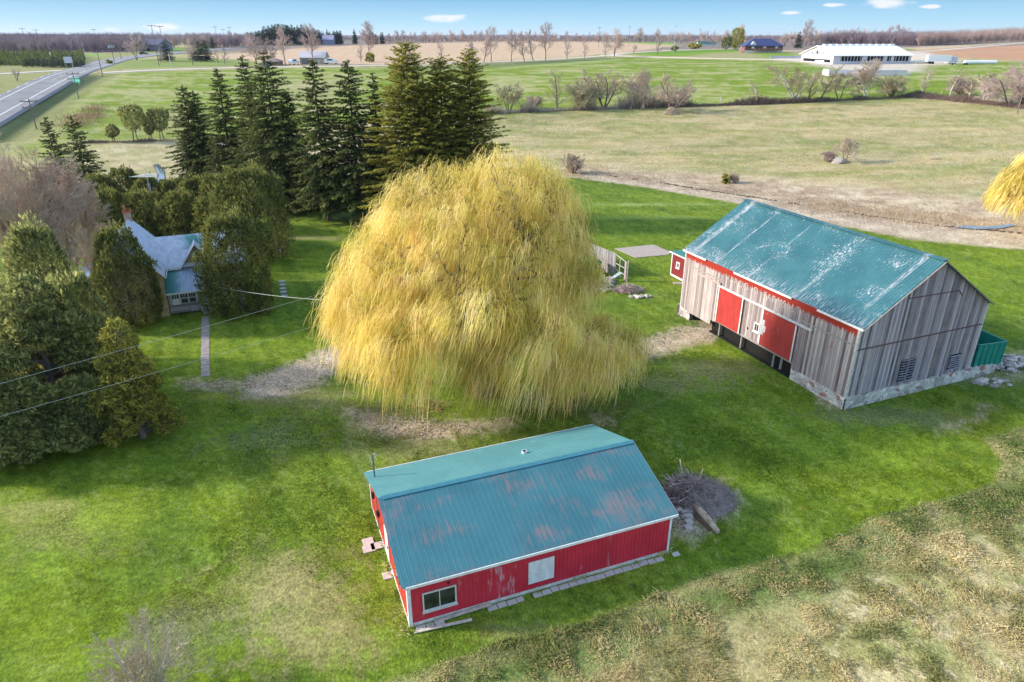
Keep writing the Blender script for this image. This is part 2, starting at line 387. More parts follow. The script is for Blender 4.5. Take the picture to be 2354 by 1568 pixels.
    lay(rough, (.33, .29, .12)); lay(rough * st(n3 * .4 + n2 * .6, .42, .60) * .85, (.48, .37, .20)); lay(rough * st(n4 * .4 + n3 * .6, .53, .68) * .6, (.17, .22, .05)); lay(rough * st(n4, .6, .85) * .4, (.58, .47, .27)); lay(rough * st(n5, .5, .74) * .45, (.19, .18, .07))
    m = area(((1860, 1330), (2050, 1230), (2354, 1190), (2900, 1150), (2900, 1900), (2100, 1900), (1930, 1500)), (.33, .32, .12), 1.4, 1.6)
    lay(m * st(n3 * .6 + n4 * .4, .47, .58), (.52, .42, .24)); lay(m * st(n5, .5, .72) * .6, (.24, .19, .08)); lay(m * st(n2 * .5 + n3 * .5, .56, .66) * .8, (.17, .235, .05)); lay(m * st(n4, .66, .8) * .5, (.62, .53, .36))
    # the mown lawn
    dl = sdf(X, Y, LAWN_P) + wob * .35
    lay(np.exp(-((dl - 1.6) / 1.6) ** 2) * (Rr < 70) * .9 * (dl > -.5), (.10, .165, .035))
    lay(np.exp(-((dl - .2) / .35) ** 2) * (Rr < 70) * .5, (.38, .34, .14))
    m = 1 / (1 + np.exp(np.clip(dl / .12, -30, 30)))
    lay(m, LAWN); lay(m * st(n2 * .7 + n3 * .3, .46, .62) * .75, LAWN2); lay(m * st(n1 * .5 + n3 * .5, .50, .62) * .35, (.19, .27, .03))
    lay(m * st(n4, .45, .75) * .30, (.035, .085, .012)); lay(m * st(n4, .5, .25) * .22, (.22, .33, .06)); lay(m * st(mow, .48, .60) * .30, (.045, .10, .012)); lay(m * st(1 - mow, .52, .64) * .28, (.19, .245, .03)); lay(m * st(n5, .56, .8) * .35, (.03, .07, .01)); lay(m * st(n5 * .6 + n3 * .4, .44, .3) * .3, (.27, .30, .10))
    def spot(px, py, rx, ry, c, k=.8):
        P = at(px, py); mm = mpp(P); q = np.hypot((X - P[0]) / (rx * mm), (Y - P[1]) / (ry * mm * 1.9)) + (n2 - .5) * 1.6 + (n3 - .5) * .9
        lay(m * np.clip((1.15 - q + (n4 - .5) * 1.4 + (n5 - .5) * .8) * 1.3, 0, 1) * k * .8, c)
    for s_ in ((620, 1330, 230, 70, (.27, .25, .095)), (700, 1400, 150, 80, (.31, .28, .12)), (160, 1230, 170, 40, (.24, .25, .075)), (60, 1180, 100, 30, (.32, .30, .10)), (760, 1480, 140, 60, (.26, .24, .09)), (420, 1460, 150, 50, (.18, .19, .08)),
               (640, 1000, 160, 60, (.16, .19, .085)), (880, 960, 200, 60, (.20, .19, .085)), (960, 1030, 200, 45, (.22, .21, .09)), (700, 920, 200, 35, (.22, .20, .09)), (1640, 850, 170, 30, (.26, .24, .10)), (1540, 880, 160, 26, (.25, .24, .10)),
               (720, 548, 120, 12, (.27, .24, .10)), (1330, 940, 160, 30, (.15, .17, .07)), (1500, 500, 140, 9, (.24, .30, .06)), (2050, 950, 160, 26, (.16, .19, .085)), (2240, 870, 90, 20, (.22, .23, .13)), (1180, 1460, 120, 26, (.22, .22, .08)),
               (1500, 470, 150, 7, (.28, .32, .12)), (960, 1385, 60, 40, (.36, .36, .10)), (250, 1200, 90, 30, (.22, .30, .03)), (1900, 830, 60, 50, (.20, .19, .08))): spot(*s_)
    # bare earth of the yard
    for P, k in ((((425, 878), (540, 872), (620, 852), (740, 805), (800, 793), (830, 800), (790, 838), (760, 868), (650, 915), (560, 912), (540, 893), (430, 898)), .9), (((540, 893), (620, 862), (760, 850), (740, 885), (650, 915), (570, 910)), .75),
                 (((800, 940), (850, 945), (930, 965), (1040, 972), (1180, 962), (1180, 975), (1060, 1000), (960, 1010), (880, 1000), (820, 985)), .85), (((1455, 790), (1560, 755), (1640, 742), (1665, 765), (1600, 790), (1500, 825), (1455, 832)), .8),
                 (((1360, 955), (1400, 960), (1412, 972), (1380, 968)), .8), (((1535, 1195), (1560, 1235), (1600, 1245), (1640, 1200), (1685, 1160), (1660, 1110), (1540, 1105)), .85),
                 (((1830, 855), (1850, 850), (1930, 940), (1905, 945)), .7), (((2160, 985), (2200, 985), (2260, 962), (2262, 935), (2245, 950), (2200, 968)), .8), (((2270, 855), (2354, 800), (2420, 800), (2400, 860), (2290, 885)), .45),
                 (((1565, 715), (1620, 715), (1640, 740), (1590, 740)), .4)):
        d = sdf(X, Y, pp(*P)) + wob * .5 + (n4 - .5) * 2.2 + (n5 - .5) * 1.2
        mm = 1 / (1 + np.exp(np.clip(d / .22, -30, 30)))
        lay(mm * np.minimum(1, k * 1.1) * (.65 + .35 * st(n4 * .6 + n3 * .4, .38, .5)), DIRT); lay(mm * k * st(n4, .6, .8) * .6, (.62, .54, .46))
    # wheel marks on the lawn
    for P in (pp((790, 960), (815, 1050), (850, 1120)), pp((825, 960), (848, 1040), (878, 1100)), pp((640, 1000), (655, 1060)), pp((2354, 985), (2300, 1000), (2255, 1012)), pp((1700, 890), (1560, 905), (1430, 960))):
        lay(np.exp(-(seg_dist(X, Y, P) / .22) ** 2) * .5, (.19, .23, .07))
    hash_ = n4
    g = G(); V = np.stack([X, Y, z.ravel()], 1)
    i = np.arange(nr - 1)[:, None] * nc; j = np.arange(nc)[None]; j2 = (j + 1) % nc
    Q = np.stack([i + j, i + nc + j, i + nc + j2, i + j2], -1).reshape(-1, 4)[:, ::-1]
    g.add(V, Q)
    m = Mat('ground_cover', .95, .1)
    a = m.attr('cover')
    f1 = m.noise(8, 5, m.vec((1, .6, 1), (0, 0, .5)), .78); f2 = m.noise(2.4, 5, None, .65); f3 = m.noise(.35, 4, m.vec((.6, 1, 1)))
    v = m.math('ADD', m.math('MULTIPLY', f1, 1.35), m.math('ADD', m.math('MULTIPLY', f2, .7), m.math('MULTIPLY', f3, .3)))
    k = m.math('MULTIPLY_ADD', v, 2.5, -1.93)
    c = m.mix(1, a, m.ramp(m.math('MULTIPLY', k, .5), (.08, .30), (.5, 1.0), (.92, 1.9)), 'MULTIPLY')
    m.base(c); m.bump(f1, .5, .06)
    o = g.build('ground', m.m, None, True)
    at_ = o.data.attributes.new('cover', 'FLOAT_COLOR', 'POINT'); at_.data.foreach_set('color', np.hstack([C, np.ones((len(C), 1))]).astype(np.float32).ravel())
    tag(o, 'mown lawn, rough grass, pasture and fields of the farm', None, None, 'structure')
ground()

def strip(name, P, width, mat, lift=.12, off=0., step=4., label=None, skirt=True, dash=None, kind='structure'):
    P = np.array([q[:2] for q in P], float); d = np.r_[0, np.cumsum(np.hypot(*np.diff(P, axis=0).T))]
    s_ = np.arange(0, d[-1], step); x = np.interp(s_, d, P[:, 0]); y = np.interp(s_, d, P[:, 1])
    for _ in range(4):                                     # ease the corners
        x[1:-1] = (x[:-2] + 2 * x[1:-1] + x[2:]) / 4; y[1:-1] = (y[:-2] + 2 * y[1:-1] + y[2:]) / 4
    tx = np.gradient(x); ty = np.gradient(y); l = np.hypot(tx, ty); nx, ny = ty / l, -tx / l
    zc = terr(x, y)
    g = G(); rows = []
    offs = [(-width / 2 + off, 0), (width / 2 + off, 0)]
    if skirt: offs = [(-width / 2 - .9, -.5)] + offs + [(width / 2 + .9, -.5)]
    for o_, dz in offs: rows.append(np.stack([x + nx * o_, y + ny * o_, np.maximum(zc, terr(x + nx * o_, y + ny * o_)) + lift + dz], 1))
    V = np.stack(rows, 1); n, k, _ = V.shape
    Q = [(i * k + j, i * k + j + 1, (i + 1) * k + j + 1, (i + 1) * k + j) for i in range(n - 1) for j in range(k - 1) if dash is None or (i % dash[0]) < dash[1]]
    g.add(V.reshape(-1, 3), Q); o = g.build(name, mat)
    if kind: tag(o, label, None, None, kind)
    return o
asph = Mat('asphalt', .9, .2); n_ = asph.noise(.15, 5, asph.vec((1, 1, 1))); asph.base(asph.ramp(n_, (.3, (.19, .18, .19)), (.7, (.26, .25, .26)))); asph = asph.m
grav = flat('gravel_road_surface', (.56, .47, .40), .95, .12, .4)
paint = flat('road_paint', (.72, .72, .70), .7, .1)
ypaint = flat('centre_line_paint', (.50, .45, .33), .7, .1)
hw = [(-107 + 24, 89 - 66), (-107, 89), (-141.5, 183)] + [tuple(at(*q)[:2]) for q in ((205, 156), (250, 142), (285, 134.5), (345, 127), (420, 121), (500, 114), (575, 107.5), (640, 102))]
hwo = strip('highway', hw, 14.0, asph, .25, label='grey two lane highway curving away at the left')
for nm, o_, ds in (('edge_line', 3.9, None), ('edge_line', -3.9, None), ('centre_line', 0, (3, 2)), ('lane_line', -6.4, (3, 1))):
    l_ = strip(nm, hw, .32, paint if 'edge' in nm or 'lane' in nm else ypaint, .285, o_, 4., skirt=False, dash=ds, kind=None); l_.parent = hwo
strip('gravel_road', [at(*q) for q in ((232, 168), (400, 160), (560, 155.5), (640, 154), (760, 153), (900, 150), (1050, 145.5), (1200, 140), (1330, 133), (1400, 128), (1430, 123), (1500, 118.5), (1600, 114), (1700, 112.5), (1760, 111))], 6.5, grav, .16, label='pale gravel road running past the fields to the house on the rise')
strip('driveway', [at(*q) for q in ((1385, 127.5), (1450, 129.5), (1520, 132), (1620, 134.5), (1720, 136), (1850, 138))], 5, grav, .24, label='pale gravel driveway to the dairy barn')
strip('field_lane', [at(*q) for q in ((2080, 121), (2150, 116.5), (2230, 110), (2300, 103.5), (2400, 97))], 6, grav, .16, label='pale lane climbing between the two tan fields at the right')
strip('side_road', [at(*q) for q in ((-200, 176), (0, 171), (90, 165), (150, 162.5), (190, 160))], 6, grav, .16, label='gravel side road joining the highway from the left')
# standing water
wat = Mat('still_water', .06, .5); wat.base((.10, .11, .12)); wat.bump(wat.noise(3, 3), .05, .02); wat = wat.m
def pool(name, P, label, lift=.03):
    P = pp(*P); g = G(); V = [(x, y, float(terr(x, y)) + lift) for x, y in P]; c = np.mean(V, 0)
    g.add([tuple(c)] + V, None, [(0, i + 1, (i + 1) % len(V) + 1) for i in range(len(V))]); tag(g.build(name, wat), label, None, None, 'structure')
pool('pond', ((352, 380), (364, 378), (376, 392), (380, 420), (368, 430), (358, 424), (362, 400)), 'narrow pond reflecting the sky behind the cedar hedge', .12)
pool('creek_water', ((2190, 524), (2220, 520), (2270, 523), (2325, 517), (2335, 520), (2300, 527), (2240, 529), (2215, 526)), 'shallow creek water spreading at the right edge', .14)
# eroded creek bank: a thin dark lip of clods along the creek
bank = flat('creek_bank_soil', (.10, .075, .06), .95, .4, 2.)
g = G(); cp = [at(*q) for q in ((1320, 398), (1400, 404), (1470, 413), (1560, 427), (1640, 440), (1740, 455), (1850, 472), (1950, 489), (2060, 505), (2150, 518), (2230, 526), (2300, 532), (2400, 540))]
for a_, b_ in zip(cp[:-1], cp[1:]):
    L_ = np.linalg.norm(b_ - a_); k_ = int(L_ / .4)
    for t in (np.arange(k_) + rng.random(k_)) / max(k_, 1):
        p = a_ + (b_ - a_) * min(t, 1); w_ = rng.uniform(.12, .42); p = p + np.array([0, rng.normal(0, .25), 0])
        if fbm(np.array([p[0] / 3]), np.array([p[1] / 3]), 77, 2)[0] < .42: continue
        g.leaves(np.array([p + [0, 0, .06]]), np.array([[1., rng.normal(0, .4), .1]]), np.array([[0, .6, .8]]), w_ * 2, w_ * .5, .5)
        g.box(p[0] - w_, p[0] + w_, p[1] - .14, p[1] + .14, p[2] - .1, p[2] + rng.uniform(.03, .13))
tag(g.build('creek_bank', bank), 'dark eroded bank of the creek winding below the pasture', None, None, 'structure')

# loose stones and litter on the bare earth
r_ = np.random.default_rng(77); SS = []
for P_, n_s in ((((425, 878), (540, 872), (620, 852), (740, 805), (800, 793), (830, 800), (790, 838), (760, 868), (650, 915), (560, 912)), 5200), (((800, 940), (850, 945), (930, 965), (1040, 972), (1180, 962), (1060, 1000), (960, 1010), (880, 1000)), 2600), (((1455, 790), (1560, 755), (1640, 742), (1665, 765), (1600, 790), (1500, 825)), 1800), (((1535, 1195), (1560, 1235), (1600, 1245), (1640, 1200), (1685, 1160), (1660, 1110)), 1200)):
    q = np.array(pp(*P_)); x = r_.uniform(q[:, 0].min(), q[:, 0].max(), n_s); y = r_.uniform(q[:, 1].min(), q[:, 1].max(), n_s); k = (sdf(x, y, q) < .3) & (fbm(x / 1.5, y / 1.5, 78, 3) > .42); x, y = x[k], y[k]; n = len(x); a = r_.uniform(0, 6.28, n); l_ = r_.uniform(.03, .11, n); w_ = l_ * r_.uniform(.25, .5, n)
    SS.append(np.stack([x, y, terr(x, y) + .02, x + np.cos(a) * l_, y + np.sin(a) * l_, terr(x, y) + .03, w_, w_ * .7], 1))
SS = np.concatenate(SS); g = G(); g.segs(SS, r_.uniform(0, 1, len(SS)), 4)
gm_ = Mat('loose_gravel', .9, .2); gm_.base(gm_.ramp(gm_.attr('tint', False), (0, (.22, .17, .12)), (.5, (.44, .36, .28)), (1, (.68, .60, .50)))); tag(g.build('loose_gravel', gm_.m, tint=True), 'loose stones and litter on the bare earth of the yard', 'gravel', None, 'stuff')
# ================================================================== BUILDINGS NEAR
def corr(P0, U, Dn, LU, LD, pitch, rib, hgt, thick=.05):
    """ribbed sheet: P0 corner, U unit along the eave, Dn unit down the slope; ribs run down the slope"""
    g = G(); P0, U, Dn = map(lambda v: np.array(v, float), (P0, U, Dn)); nrm = np.cross(U, Dn)
    if nrm[2] < 0: nrm = -nrm
    xs = [0]; hs = [0]; x = pitch * .5
    while x < LU - rib:
        xs += [x - rib * .5, x - rib * .25, x + rib * .25, x + rib * .5]; hs += [0, hgt, hgt, 0]; x += pitch
    xs.append(LU); hs.append(0)
    A = np.array([P0 + U * a + nrm * h for a, h in zip(xs, hs)]); B = A + Dn * LD; n = len(A)
    g.add(np.vstack([A, B]), [(i, i + 1, n + i + 1, n + i) for i in range(n - 1)])
    c = [P0, P0 + U * LU, P0 + U * LU + Dn * LD, P0 + Dn * LD]; lo = [q - nrm * thick for q in c]; up = [q - nrm * .004 for q in c]
    g.add(up + lo, [(7, 6, 5, 4), (0, 4, 5, 1), (1, 5, 6, 2), (2, 6, 7, 3), (3, 7, 4, 0)])
    return g
E1 = None
# ---------------- materials
def metal_roof(name, base, dark, wear, wear_lo, wear_hi, scale, stretch, streak_axis, extra=None):
    m = Mat(name, .6, .25)
    v = m.vec(stretch)
    n = m.noise(scale, 8, v, .68); big = m.noise(.35, 3)
    c = m.mix(m.step(m.noise(.5, 5), .35, .65), base, dark)
    mask = m.step(m.math('ADD', n, m.math('MULTIPLY_ADD', big, .5, -.25)), wear_lo, wear_hi)
    c = m.mix(mask, c, wear)
    if extra: c = extra(m, c)
    m.base(c); m.put(m.b.inputs['Roughness'], m.math('MULTIPLY_ADD', mask, .25, .6))
    m.bump(m.noise(1.2, 3), .12, .05)
    return m.m
def plank(name, base, dark, light, red=None, board=.24, axis=0, red_z=(6.0, 7.1), red2=None):
    m = Mat(name, .9, .15)
    x = m.xyz(); u = m.math('DIVIDE', x[axis], board)
    fl = m.math('FLOOR', u); fr = m.math('FRACT', u)
    tone = m.white(fl); gap = m.math('MULTIPLY', m.step(fr, 0, .09), m.step(m.math('SUBTRACT', 1, fr), 0, .05))
    sc_ = (5, 5, .35)
    grain = m.noise(2.2, 8, m.vec(sc_), .7); broad = m.noise(.5, 4)
    f = m.math('ADD', m.math('MULTIPLY', tone, .55), m.math('MULTIPLY_ADD', grain, .9, -.14))
    c = m.ramp(f, (.22, dark), (.52, base), (.86, light))
    c = m.mix(m.step(broad, .45, .7), c, m.mix(.5, c, (.33, .27, .25)))
    if red:
        h = m.step(x[2], red_z[0], red_z[1])
        rn = m.noise(1.3, 9, m.vec((3.6, 3.6, .5)), .76)
        k = m.step(m.math('ADD', m.math('MULTIPLY', h, .62), rn), .66, .80)
        if red2:                                   # remains of paint elsewhere
            k2 = m.step(m.noise(.6, 7, m.vec((2.4, 2.4, .5)), .7), red2, red2 + .1); k = m.math('MAXIMUM', k, m.math('MULTIPLY', k2, .6))
        c = m.mix(k, c, red)
    c = m.mix(gap, (.035, .03, .028), c)
    m.base(c); m.bump(m.math('MULTIPLY', gap, m.math('MULTIPLY_ADD', grain, .3, .7)), .7, .03)
    return m.m
def stone(name, base=(.42, .39, .36), sc_=2.2):
    m = Mat(name, .95, .1)
    v = m.n.new('ShaderNodeTexVoronoi'); v.feature = 'DISTANCE_TO_EDGE'; v.inputs['Scale'].default_value = sc_
    wv = m.mix(.12, m.vec((1, 1, 1.6)), m.noise(4, 3, None, .6, True)); m.l.new(wv, v.inputs[0])
    v2 = m.n.new('ShaderNodeTexVoronoi'); v2.inputs['Scale'].default_value = sc_; m.l.new(wv, v2.inputs[0])
    sp = m.n.new('ShaderNodeSeparateXYZ'); m.l.new(v2.outputs['Color'], sp.inputs[0])
    c = m.ramp(sp.outputs[0], (0, (.16, .14, .135)), (.1, (.44, .39, .36)), (.5, (.62, .57, .53)), (.85, (.76, .71, .66)), (.95, (.38, .19, .15)))
    c = m.mix(m.step(m.noise(.9, 4), .5, .66), c, (.66, .62, .56))
    e_ = m.step(v.outputs['Distance'], .0, .09)
    c = m.mix(m.math('MULTIPLY_ADD', e_, .5, .5), (.44, .40, .37), c)
    c = m.mix(m.step(m.noise(7, 5), .60, .68), c, (.10, .085, .08))
    m.base(c); m.bump(e_, .8, .06); return m.m
def painted(name, c, peel=None, lo=.66, hi=.7, stretch=(2, 2, .5), rough=.55, scale=1.6, zlo=None):
    m = Mat(name, rough, .35)
    n = m.noise(2.5, 5, m.vec((1, 1, .4)))
    b_ = m.mix(m.step(n, .3, .7), tuple(v * .86 for v in c), tuple(min(1, v * 1.1) for v in c))
    if peel:
        pn = m.noise(scale, 9, m.vec(stretch), .72)
        b_ = m.mix(m.step(pn, lo, hi), b_, peel)
    m.base(b_); return m.m
WHITE = painted('white_trim_paint', (.70, .69, .66), (.40, .36, .33), .60, .68, (3, 3, 3), .6)
DARKGLASS = Mat('dark_window_glass', .08, .6); DARKGLASS.base(DARKGLASS.ramp(DARKGLASS.noise(1.2, 3), (.35, (.012, .018, .018)), (.7, (.05, .06, .06)))); DARKGLASS = DARKGLASS.m
BLACK = flat('dark_interior', (.012, .011, .010), .95, .2)  # near-black colour standing in for shade inside openings; also wheels and fittings
GREYWOOD = flat('weathered_post_wood', (.31, .27, .24), .9, .3, 6)
CONC = flat('concrete', (.38, .31, .27), .9, .18, 3)

# ---------------- the big weathered barn.  local x along the gable (v), local y along the long wall (u)
BO = np.array([26.13, 47.10, 0]); BA = math.atan2(.3796, .9251)       # rotation of the local frame
barn = thing('barn', 'big weathered grey board barn with patchy teal metal roof and two red sliding doors', 'barn', (BO[0], BO[1], 0), BA)
BW, BL, BE, BR = 14.0, 22.0, 7.1, 11.55
woodL = plank('barn_boards_sunny', (.31, .25, .245), (.10, .07, .075), (.56, .48, .45), (.34, .036, .022), .235, 1, (5.7, 7.15), .60)  # sunlit tone of the boards, put into the colour
woodG = plank('barn_boards_shaded', (.265, .225, .245), (.065, .052, .06), (.50, .44, .47), (.40, .12, .09), .235, 0, (30, 40), .78)  # same boards, cooler and darker: shade of the other walls painted in
def quadwall(g, P, off): g.poly(P, off)
g = G()      # long wall, boards end above ground under the doors
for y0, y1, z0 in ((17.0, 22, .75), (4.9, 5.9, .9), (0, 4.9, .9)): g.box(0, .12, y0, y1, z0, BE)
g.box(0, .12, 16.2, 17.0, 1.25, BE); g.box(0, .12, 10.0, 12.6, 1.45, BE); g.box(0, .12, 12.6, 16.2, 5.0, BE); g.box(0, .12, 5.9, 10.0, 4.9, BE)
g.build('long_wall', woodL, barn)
g = G(); g.box(-.03, .0, 16.0, 21.8, 5.58, 5.70); g.box(-.03, 0, 0.05, 5.9, 5.42, 5.52); each(g, 'board_seam', GREYWOOD, barn)
def gable(y, sgn, name, mat, ymat=None):
    g = G(); th = .12 * sgn
    g.poly([(.12, y, 1.0), (BW - .0, y, 1.0), (BW, y, BE), (BW / 2, y, BR - .1), (.12, y, BE)], (0, th, 0)); return g.build(name, mat, barn)
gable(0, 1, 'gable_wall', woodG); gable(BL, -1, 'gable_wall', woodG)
g = G(); g.box(.1, BW - .1, -.07, 0, 5.12, 5.2); g.bar((4.4, -.03, 8.75), (9.9, -.03, 8.65), .05, .06); g.bar((9.9, -.03, 8.65), (10.4, -.03, 8.15), .05, .06); each(g, 'gable_seam', flat('seam_board_dark', (.13, .075, .07), .9, .3, 5), barn)  # seam boards in a dark red brown
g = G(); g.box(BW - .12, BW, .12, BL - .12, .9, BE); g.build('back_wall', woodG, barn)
# roof: two corrugated slopes
ov = .1; dz_ = (BR - BE) / (BW / 2); sl_ = math.hypot(BW / 2 + ov, dz_ * (BW / 2 + ov)); dn = np.array([-(BW / 2), 0, -(BR - BE)]); dn /= np.linalg.norm(dn)
def seams(m, c):
    y = m.xyz()[1]; ln = 0
    for p, wd in ((6.9, .16), (12.6, .10), (1.15, .22), (17.2, .12), (20.9, .3)):
        d = m.math('ABSOLUTE', m.math('SUBTRACT', y, p)); s_ = m.step(m.math('SUBTRACT', wd, d), -wd * .6, wd)
        ln = s_ if ln == 0 else m.math('MAXIMUM', ln, s_)
    br = m.math('MULTIPLY', m.step(m.noise(1.6, 8, m.vec((1.0, 7, 1)), .78), .46, .54), m.step(m.noise(.22, 3), .35, .6))
    y0 = m.xyz()[0]; eave = m.step(m.math('MULTIPLY', y0, -1.0), -1.6, .6)
    k = m.math('MULTIPLY', ln, br)
    k = m.math('MAXIMUM', k, m.math('MULTIPLY', eave, m.step(m.noise(1.6, 9, m.vec((.8, 5, .8)), .78), .50, .58)))
    c = m.mix(m.math('MULTIPLY', k, .85), c, (.50, .49, .52))
    return m.mix(m.math('MULTIPLY', m.step(m.noise(.8, 6), .60, .66), .5), c, (.04, .15, .20))
teal = metal_roof('barn_roof_paint', (.045, .145, .165), (.032, .115, .14), (.50, .50, .53), .605, .66, 5.5, (.7, 2.6, .7), 0, seams)
g = corr((BW / 2, -.35, BR), (0, 1, 0), dn, BL + .7, sl_, .27, .13, .022); g.build('roof', teal, barn)
g = corr((BW / 2, -.35, BR), (0, 1, 0), dn * [-1, 1, 1], BL + .7, sl_, .27, .13, .022); rf2 = g.build('roof', teal, barn)
g = G()
for s_ in (-1, 1): g.bar((BW / 2 + s_ * .16, -.36, BR + .02), (BW / 2 + s_ * .16, BL + .36, BR + .02), .34, .03)
each(g, 'ridge_cap', teal, barn)
g = G(); ze = BE - dz_ * ov
for a_, b_ in ((-.35, 4.2), (7.0, 14.4), (18.6, BL + .35)): g.box(-ov - .06, -ov - .01, a_, b_, ze - .17, ze - .0)
for s_ in (0, 1):
    for y_ in (-.38, BL + .33):
        a_ = (-ov, y_, ze - .1) if s_ == 0 else (BW + ov, y_, ze - .1); g2 = G(); g2.bar(a_, (BW / 2, y_, BR - .08), .05, .13, (0, 1, 0)); g2.build('rake_board', GREYWOOD, barn)
each(g, 'fascia_board', WHITE, barn)
g = G(); g.box(-ov, 0, -.3, BL + .3, ze - .02, ze + .0); g.build('soffit', flat('soffit_red', (.33, .05, .03), .9, .3), barn)
# corner boards
g = G(); g.box(-.04, .0, .0, .16, .95, BE - .02); g.box(-.04, .18, -.04, 0, .95, BE - .3); g.box(-.04, 0, BL - .16, BL, .6, BE); g.box(BW - .16, BW + .03, -.04, 0, 1.05, BE - .1)
each(g, 'corner_board', flat('corner_board_grey', (.52, .48, .45), .9, .25, 5), barn)
# doors
redm = painted('red_door_paint', (.42, .040, .034), (.66, .45, .42), .70, .74, (1.6, 1.6, .6), .55, 1.5)
def slide_door(y0, y1, z0, z1, mat, peel):
    g = G(); y = y0
    while y < y1 - .05:
        yy = min(y + .26, y1); g.box(-.13, -.05, y + .012, yy - .0, z0, z1); y += .26
    g.box(-.05, -.03, y0, y1, z0, z1)
    d = g.build('sliding_door', mat, barn); e = G()
    e.box(-.17, -.13, y0, y0 + .13, z0, z1); e.box(-.17, -.13, y1 - .13, y1, z0, z1); each(e, 'edge_board', WHITE, d)
    if peel:
        e = G(); e.box(-.145, -.13, y1 - .42, y1 - .14, z0 + 1.0, z0 + 2.4); e.box(-.145, -.13, y1 - .62, y1 - .42, z0 + 1.3, z0 + 1.9); e.build('bare_patch', flat('bare_grey_primer', (.55, .50, .52), .8, .2, 4), d)
    return d
slide_door(12.6, 16.15, 1.5, 4.98, redm, False); slide_door(5.9, 9.98, 1.6, 4.90, painted('red_door_paint_worn', (.40, .044, .040), (.66, .46, .44), .64, .68, (2.2, 2.2, .7), .55, 1.6), True)
g = G(); g.box(-.22, -.08, 4.3, 16.2, 5.02, 5.2); g.build('door_track', flat('door_track_board', (.56, .54, .53), .8, .25, 4), barn)
g = G(); g.box(-.18, -.04, 16.0, 19.8, 5.2, 5.42); g.build('door_track', flat('door_track_old', (.42, .33, .30), .9, .3, 4), barn)
g = G(); g.box(-.03, 0, 16.3, 19.7, 4.35, 5.18); g.box(-.03, 0, 4.35, 5.8, 4.5, 4.98)
# small framed window between the doors, faded lettering above
def window(parent, axis, c, wd, ht, z, out, fw=.09, bars=(2, 1), frame=WHITE, sill=True, glass=DARKGLASS, name='window'):
    """window on a wall: axis 'x' wall runs along local x at y=c[1]; axis 'y' wall runs along y at x=c[0]; out = outward sign"""
    def B(g, a0, a1, z0, z1, d0, d1):
        d0, d1 = sorted((d0 * out, d1 * out))
        if axis == 'x': g.box(c[0] + a0, c[0] + a1, c[1] + d0, c[1] + d1, z0, z1)
        else: g.box(c[0] + d0, c[0] + d1, c[1] + a0, c[1] + a1, z0, z1)
    g = G(); B(g, -wd / 2, wd / 2, z, z + ht, .004, .02); gl = g.build(name, glass, parent)
    g = G(); h = wd / 2
    B(g, -h - fw, -h, z - fw, z + ht + fw, 0, .06); B(g, h, h + fw, z - fw, z + ht + fw, 0, .06); B(g, -h, h, z + ht, z + ht + fw, 0, .06); B(g, -h, h, z - fw, z, 0, .06)
    for k in range(1, bars[0]): B(g, -h + wd * k / bars[0] - .02, -h + wd * k / bars[0] + .02, z, z + ht, .02, .045)
    for k in range(1, bars[1]): B(g, -h, h, z + ht * k / bars[1] - .02, z + ht * k / bars[1] + .02, .02, .05)
    g.build('frame', frame, gl)
    if sill: g = G(); B(g, -h - fw - .04, h + fw + .04, z - fw - .06, z - fw, 0, .14); g.build('sill', frame, gl)
    return gl
window(barn, 'y', (0, 10.55), .5, .62, 2.62, -1, .13, (2, 1))
g = G(); g.box(-.012, 0, 11.62, 11.8, 2.3, 2.5); g.build('knot_hole', BLACK, barn)
tx = bpy.data.curves.new('lettering', 'FONT'); tx.body = 'HAROO  D  FARMS  LT'; tx.size = 1.15; tx.extrude = .006; tx.align_x = 'LEFT'; tx.space_character = 1.2; tx.offset = -.012
to = bpy.data.objects.new('lettering_tmp', tx); col.objects.link(to)
bpy.context.view_layer.update()
me = bpy.data.meshes.new_from_object(to); bpy.data.objects.remove(to)
ws = np.array([v.co[:] for v in me.vertices]); W_ = ws[:, 0].max()
for v in me.vertices: x_, y_, z_ = v.co; v.co = (-.02 - z_ * 0.4, 15.6 - x_ / W_ * 9.6, 5.84 + y_ * .8)
lm = Mat('faded_white_lettering', .9, .1); k_ = lm.step(lm.noise(2.4, 7, lm.vec((5, 5, .6)), .7), .42, .56); lm.base(lm.mix(k_, (.36, .30, .29), (.56, .50, .47)))
me.materials.append(lm.m); lo_ = bpy.data.objects.new('lettering', me); col.objects.link(lo_); lo_.parent = barn
# gable shutters with slats, openings
def shutters(x0, x1, z0, z1, n, mat, split):
    g = G(); g.box(x0, x1, -.01, 0, z0, z1); f = g.build('shuttered_opening', BLACK, barn); g = G(); k = 0; z = z0 + .05
    while z < z1 - .1:
        for a_, b_ in (((x0 + .04, (x0 + x1) / 2 - .05), ((x0 + x1) / 2 + .05, x1 - .04)) if split else ((x0 + .04, x1 - .04),)):
            t_ = rng.normal(0, .012); g.bar((a_, -.05, z + .05 + t_), (b_, -.05, z + .05 - t_), .03, n, (0, 1, 0))
        z += n + .035
    if split: g.box((x0 + x1) / 2 - .04, (x0 + x1) / 2 + .04, -.09, -.01, z0, z1)
    g.build('slat', mat, f)
shutters(5.35, 7.05, 1.32, 3.36, .20, flat('shutter_grey', (.27, .26, .30), .85, .45, 3), True); shutters(11.1, 12.4, 1.36, 2.78, .16, flat('shutter_pale', (.40, .39, .43), .85, .3, 3), False)
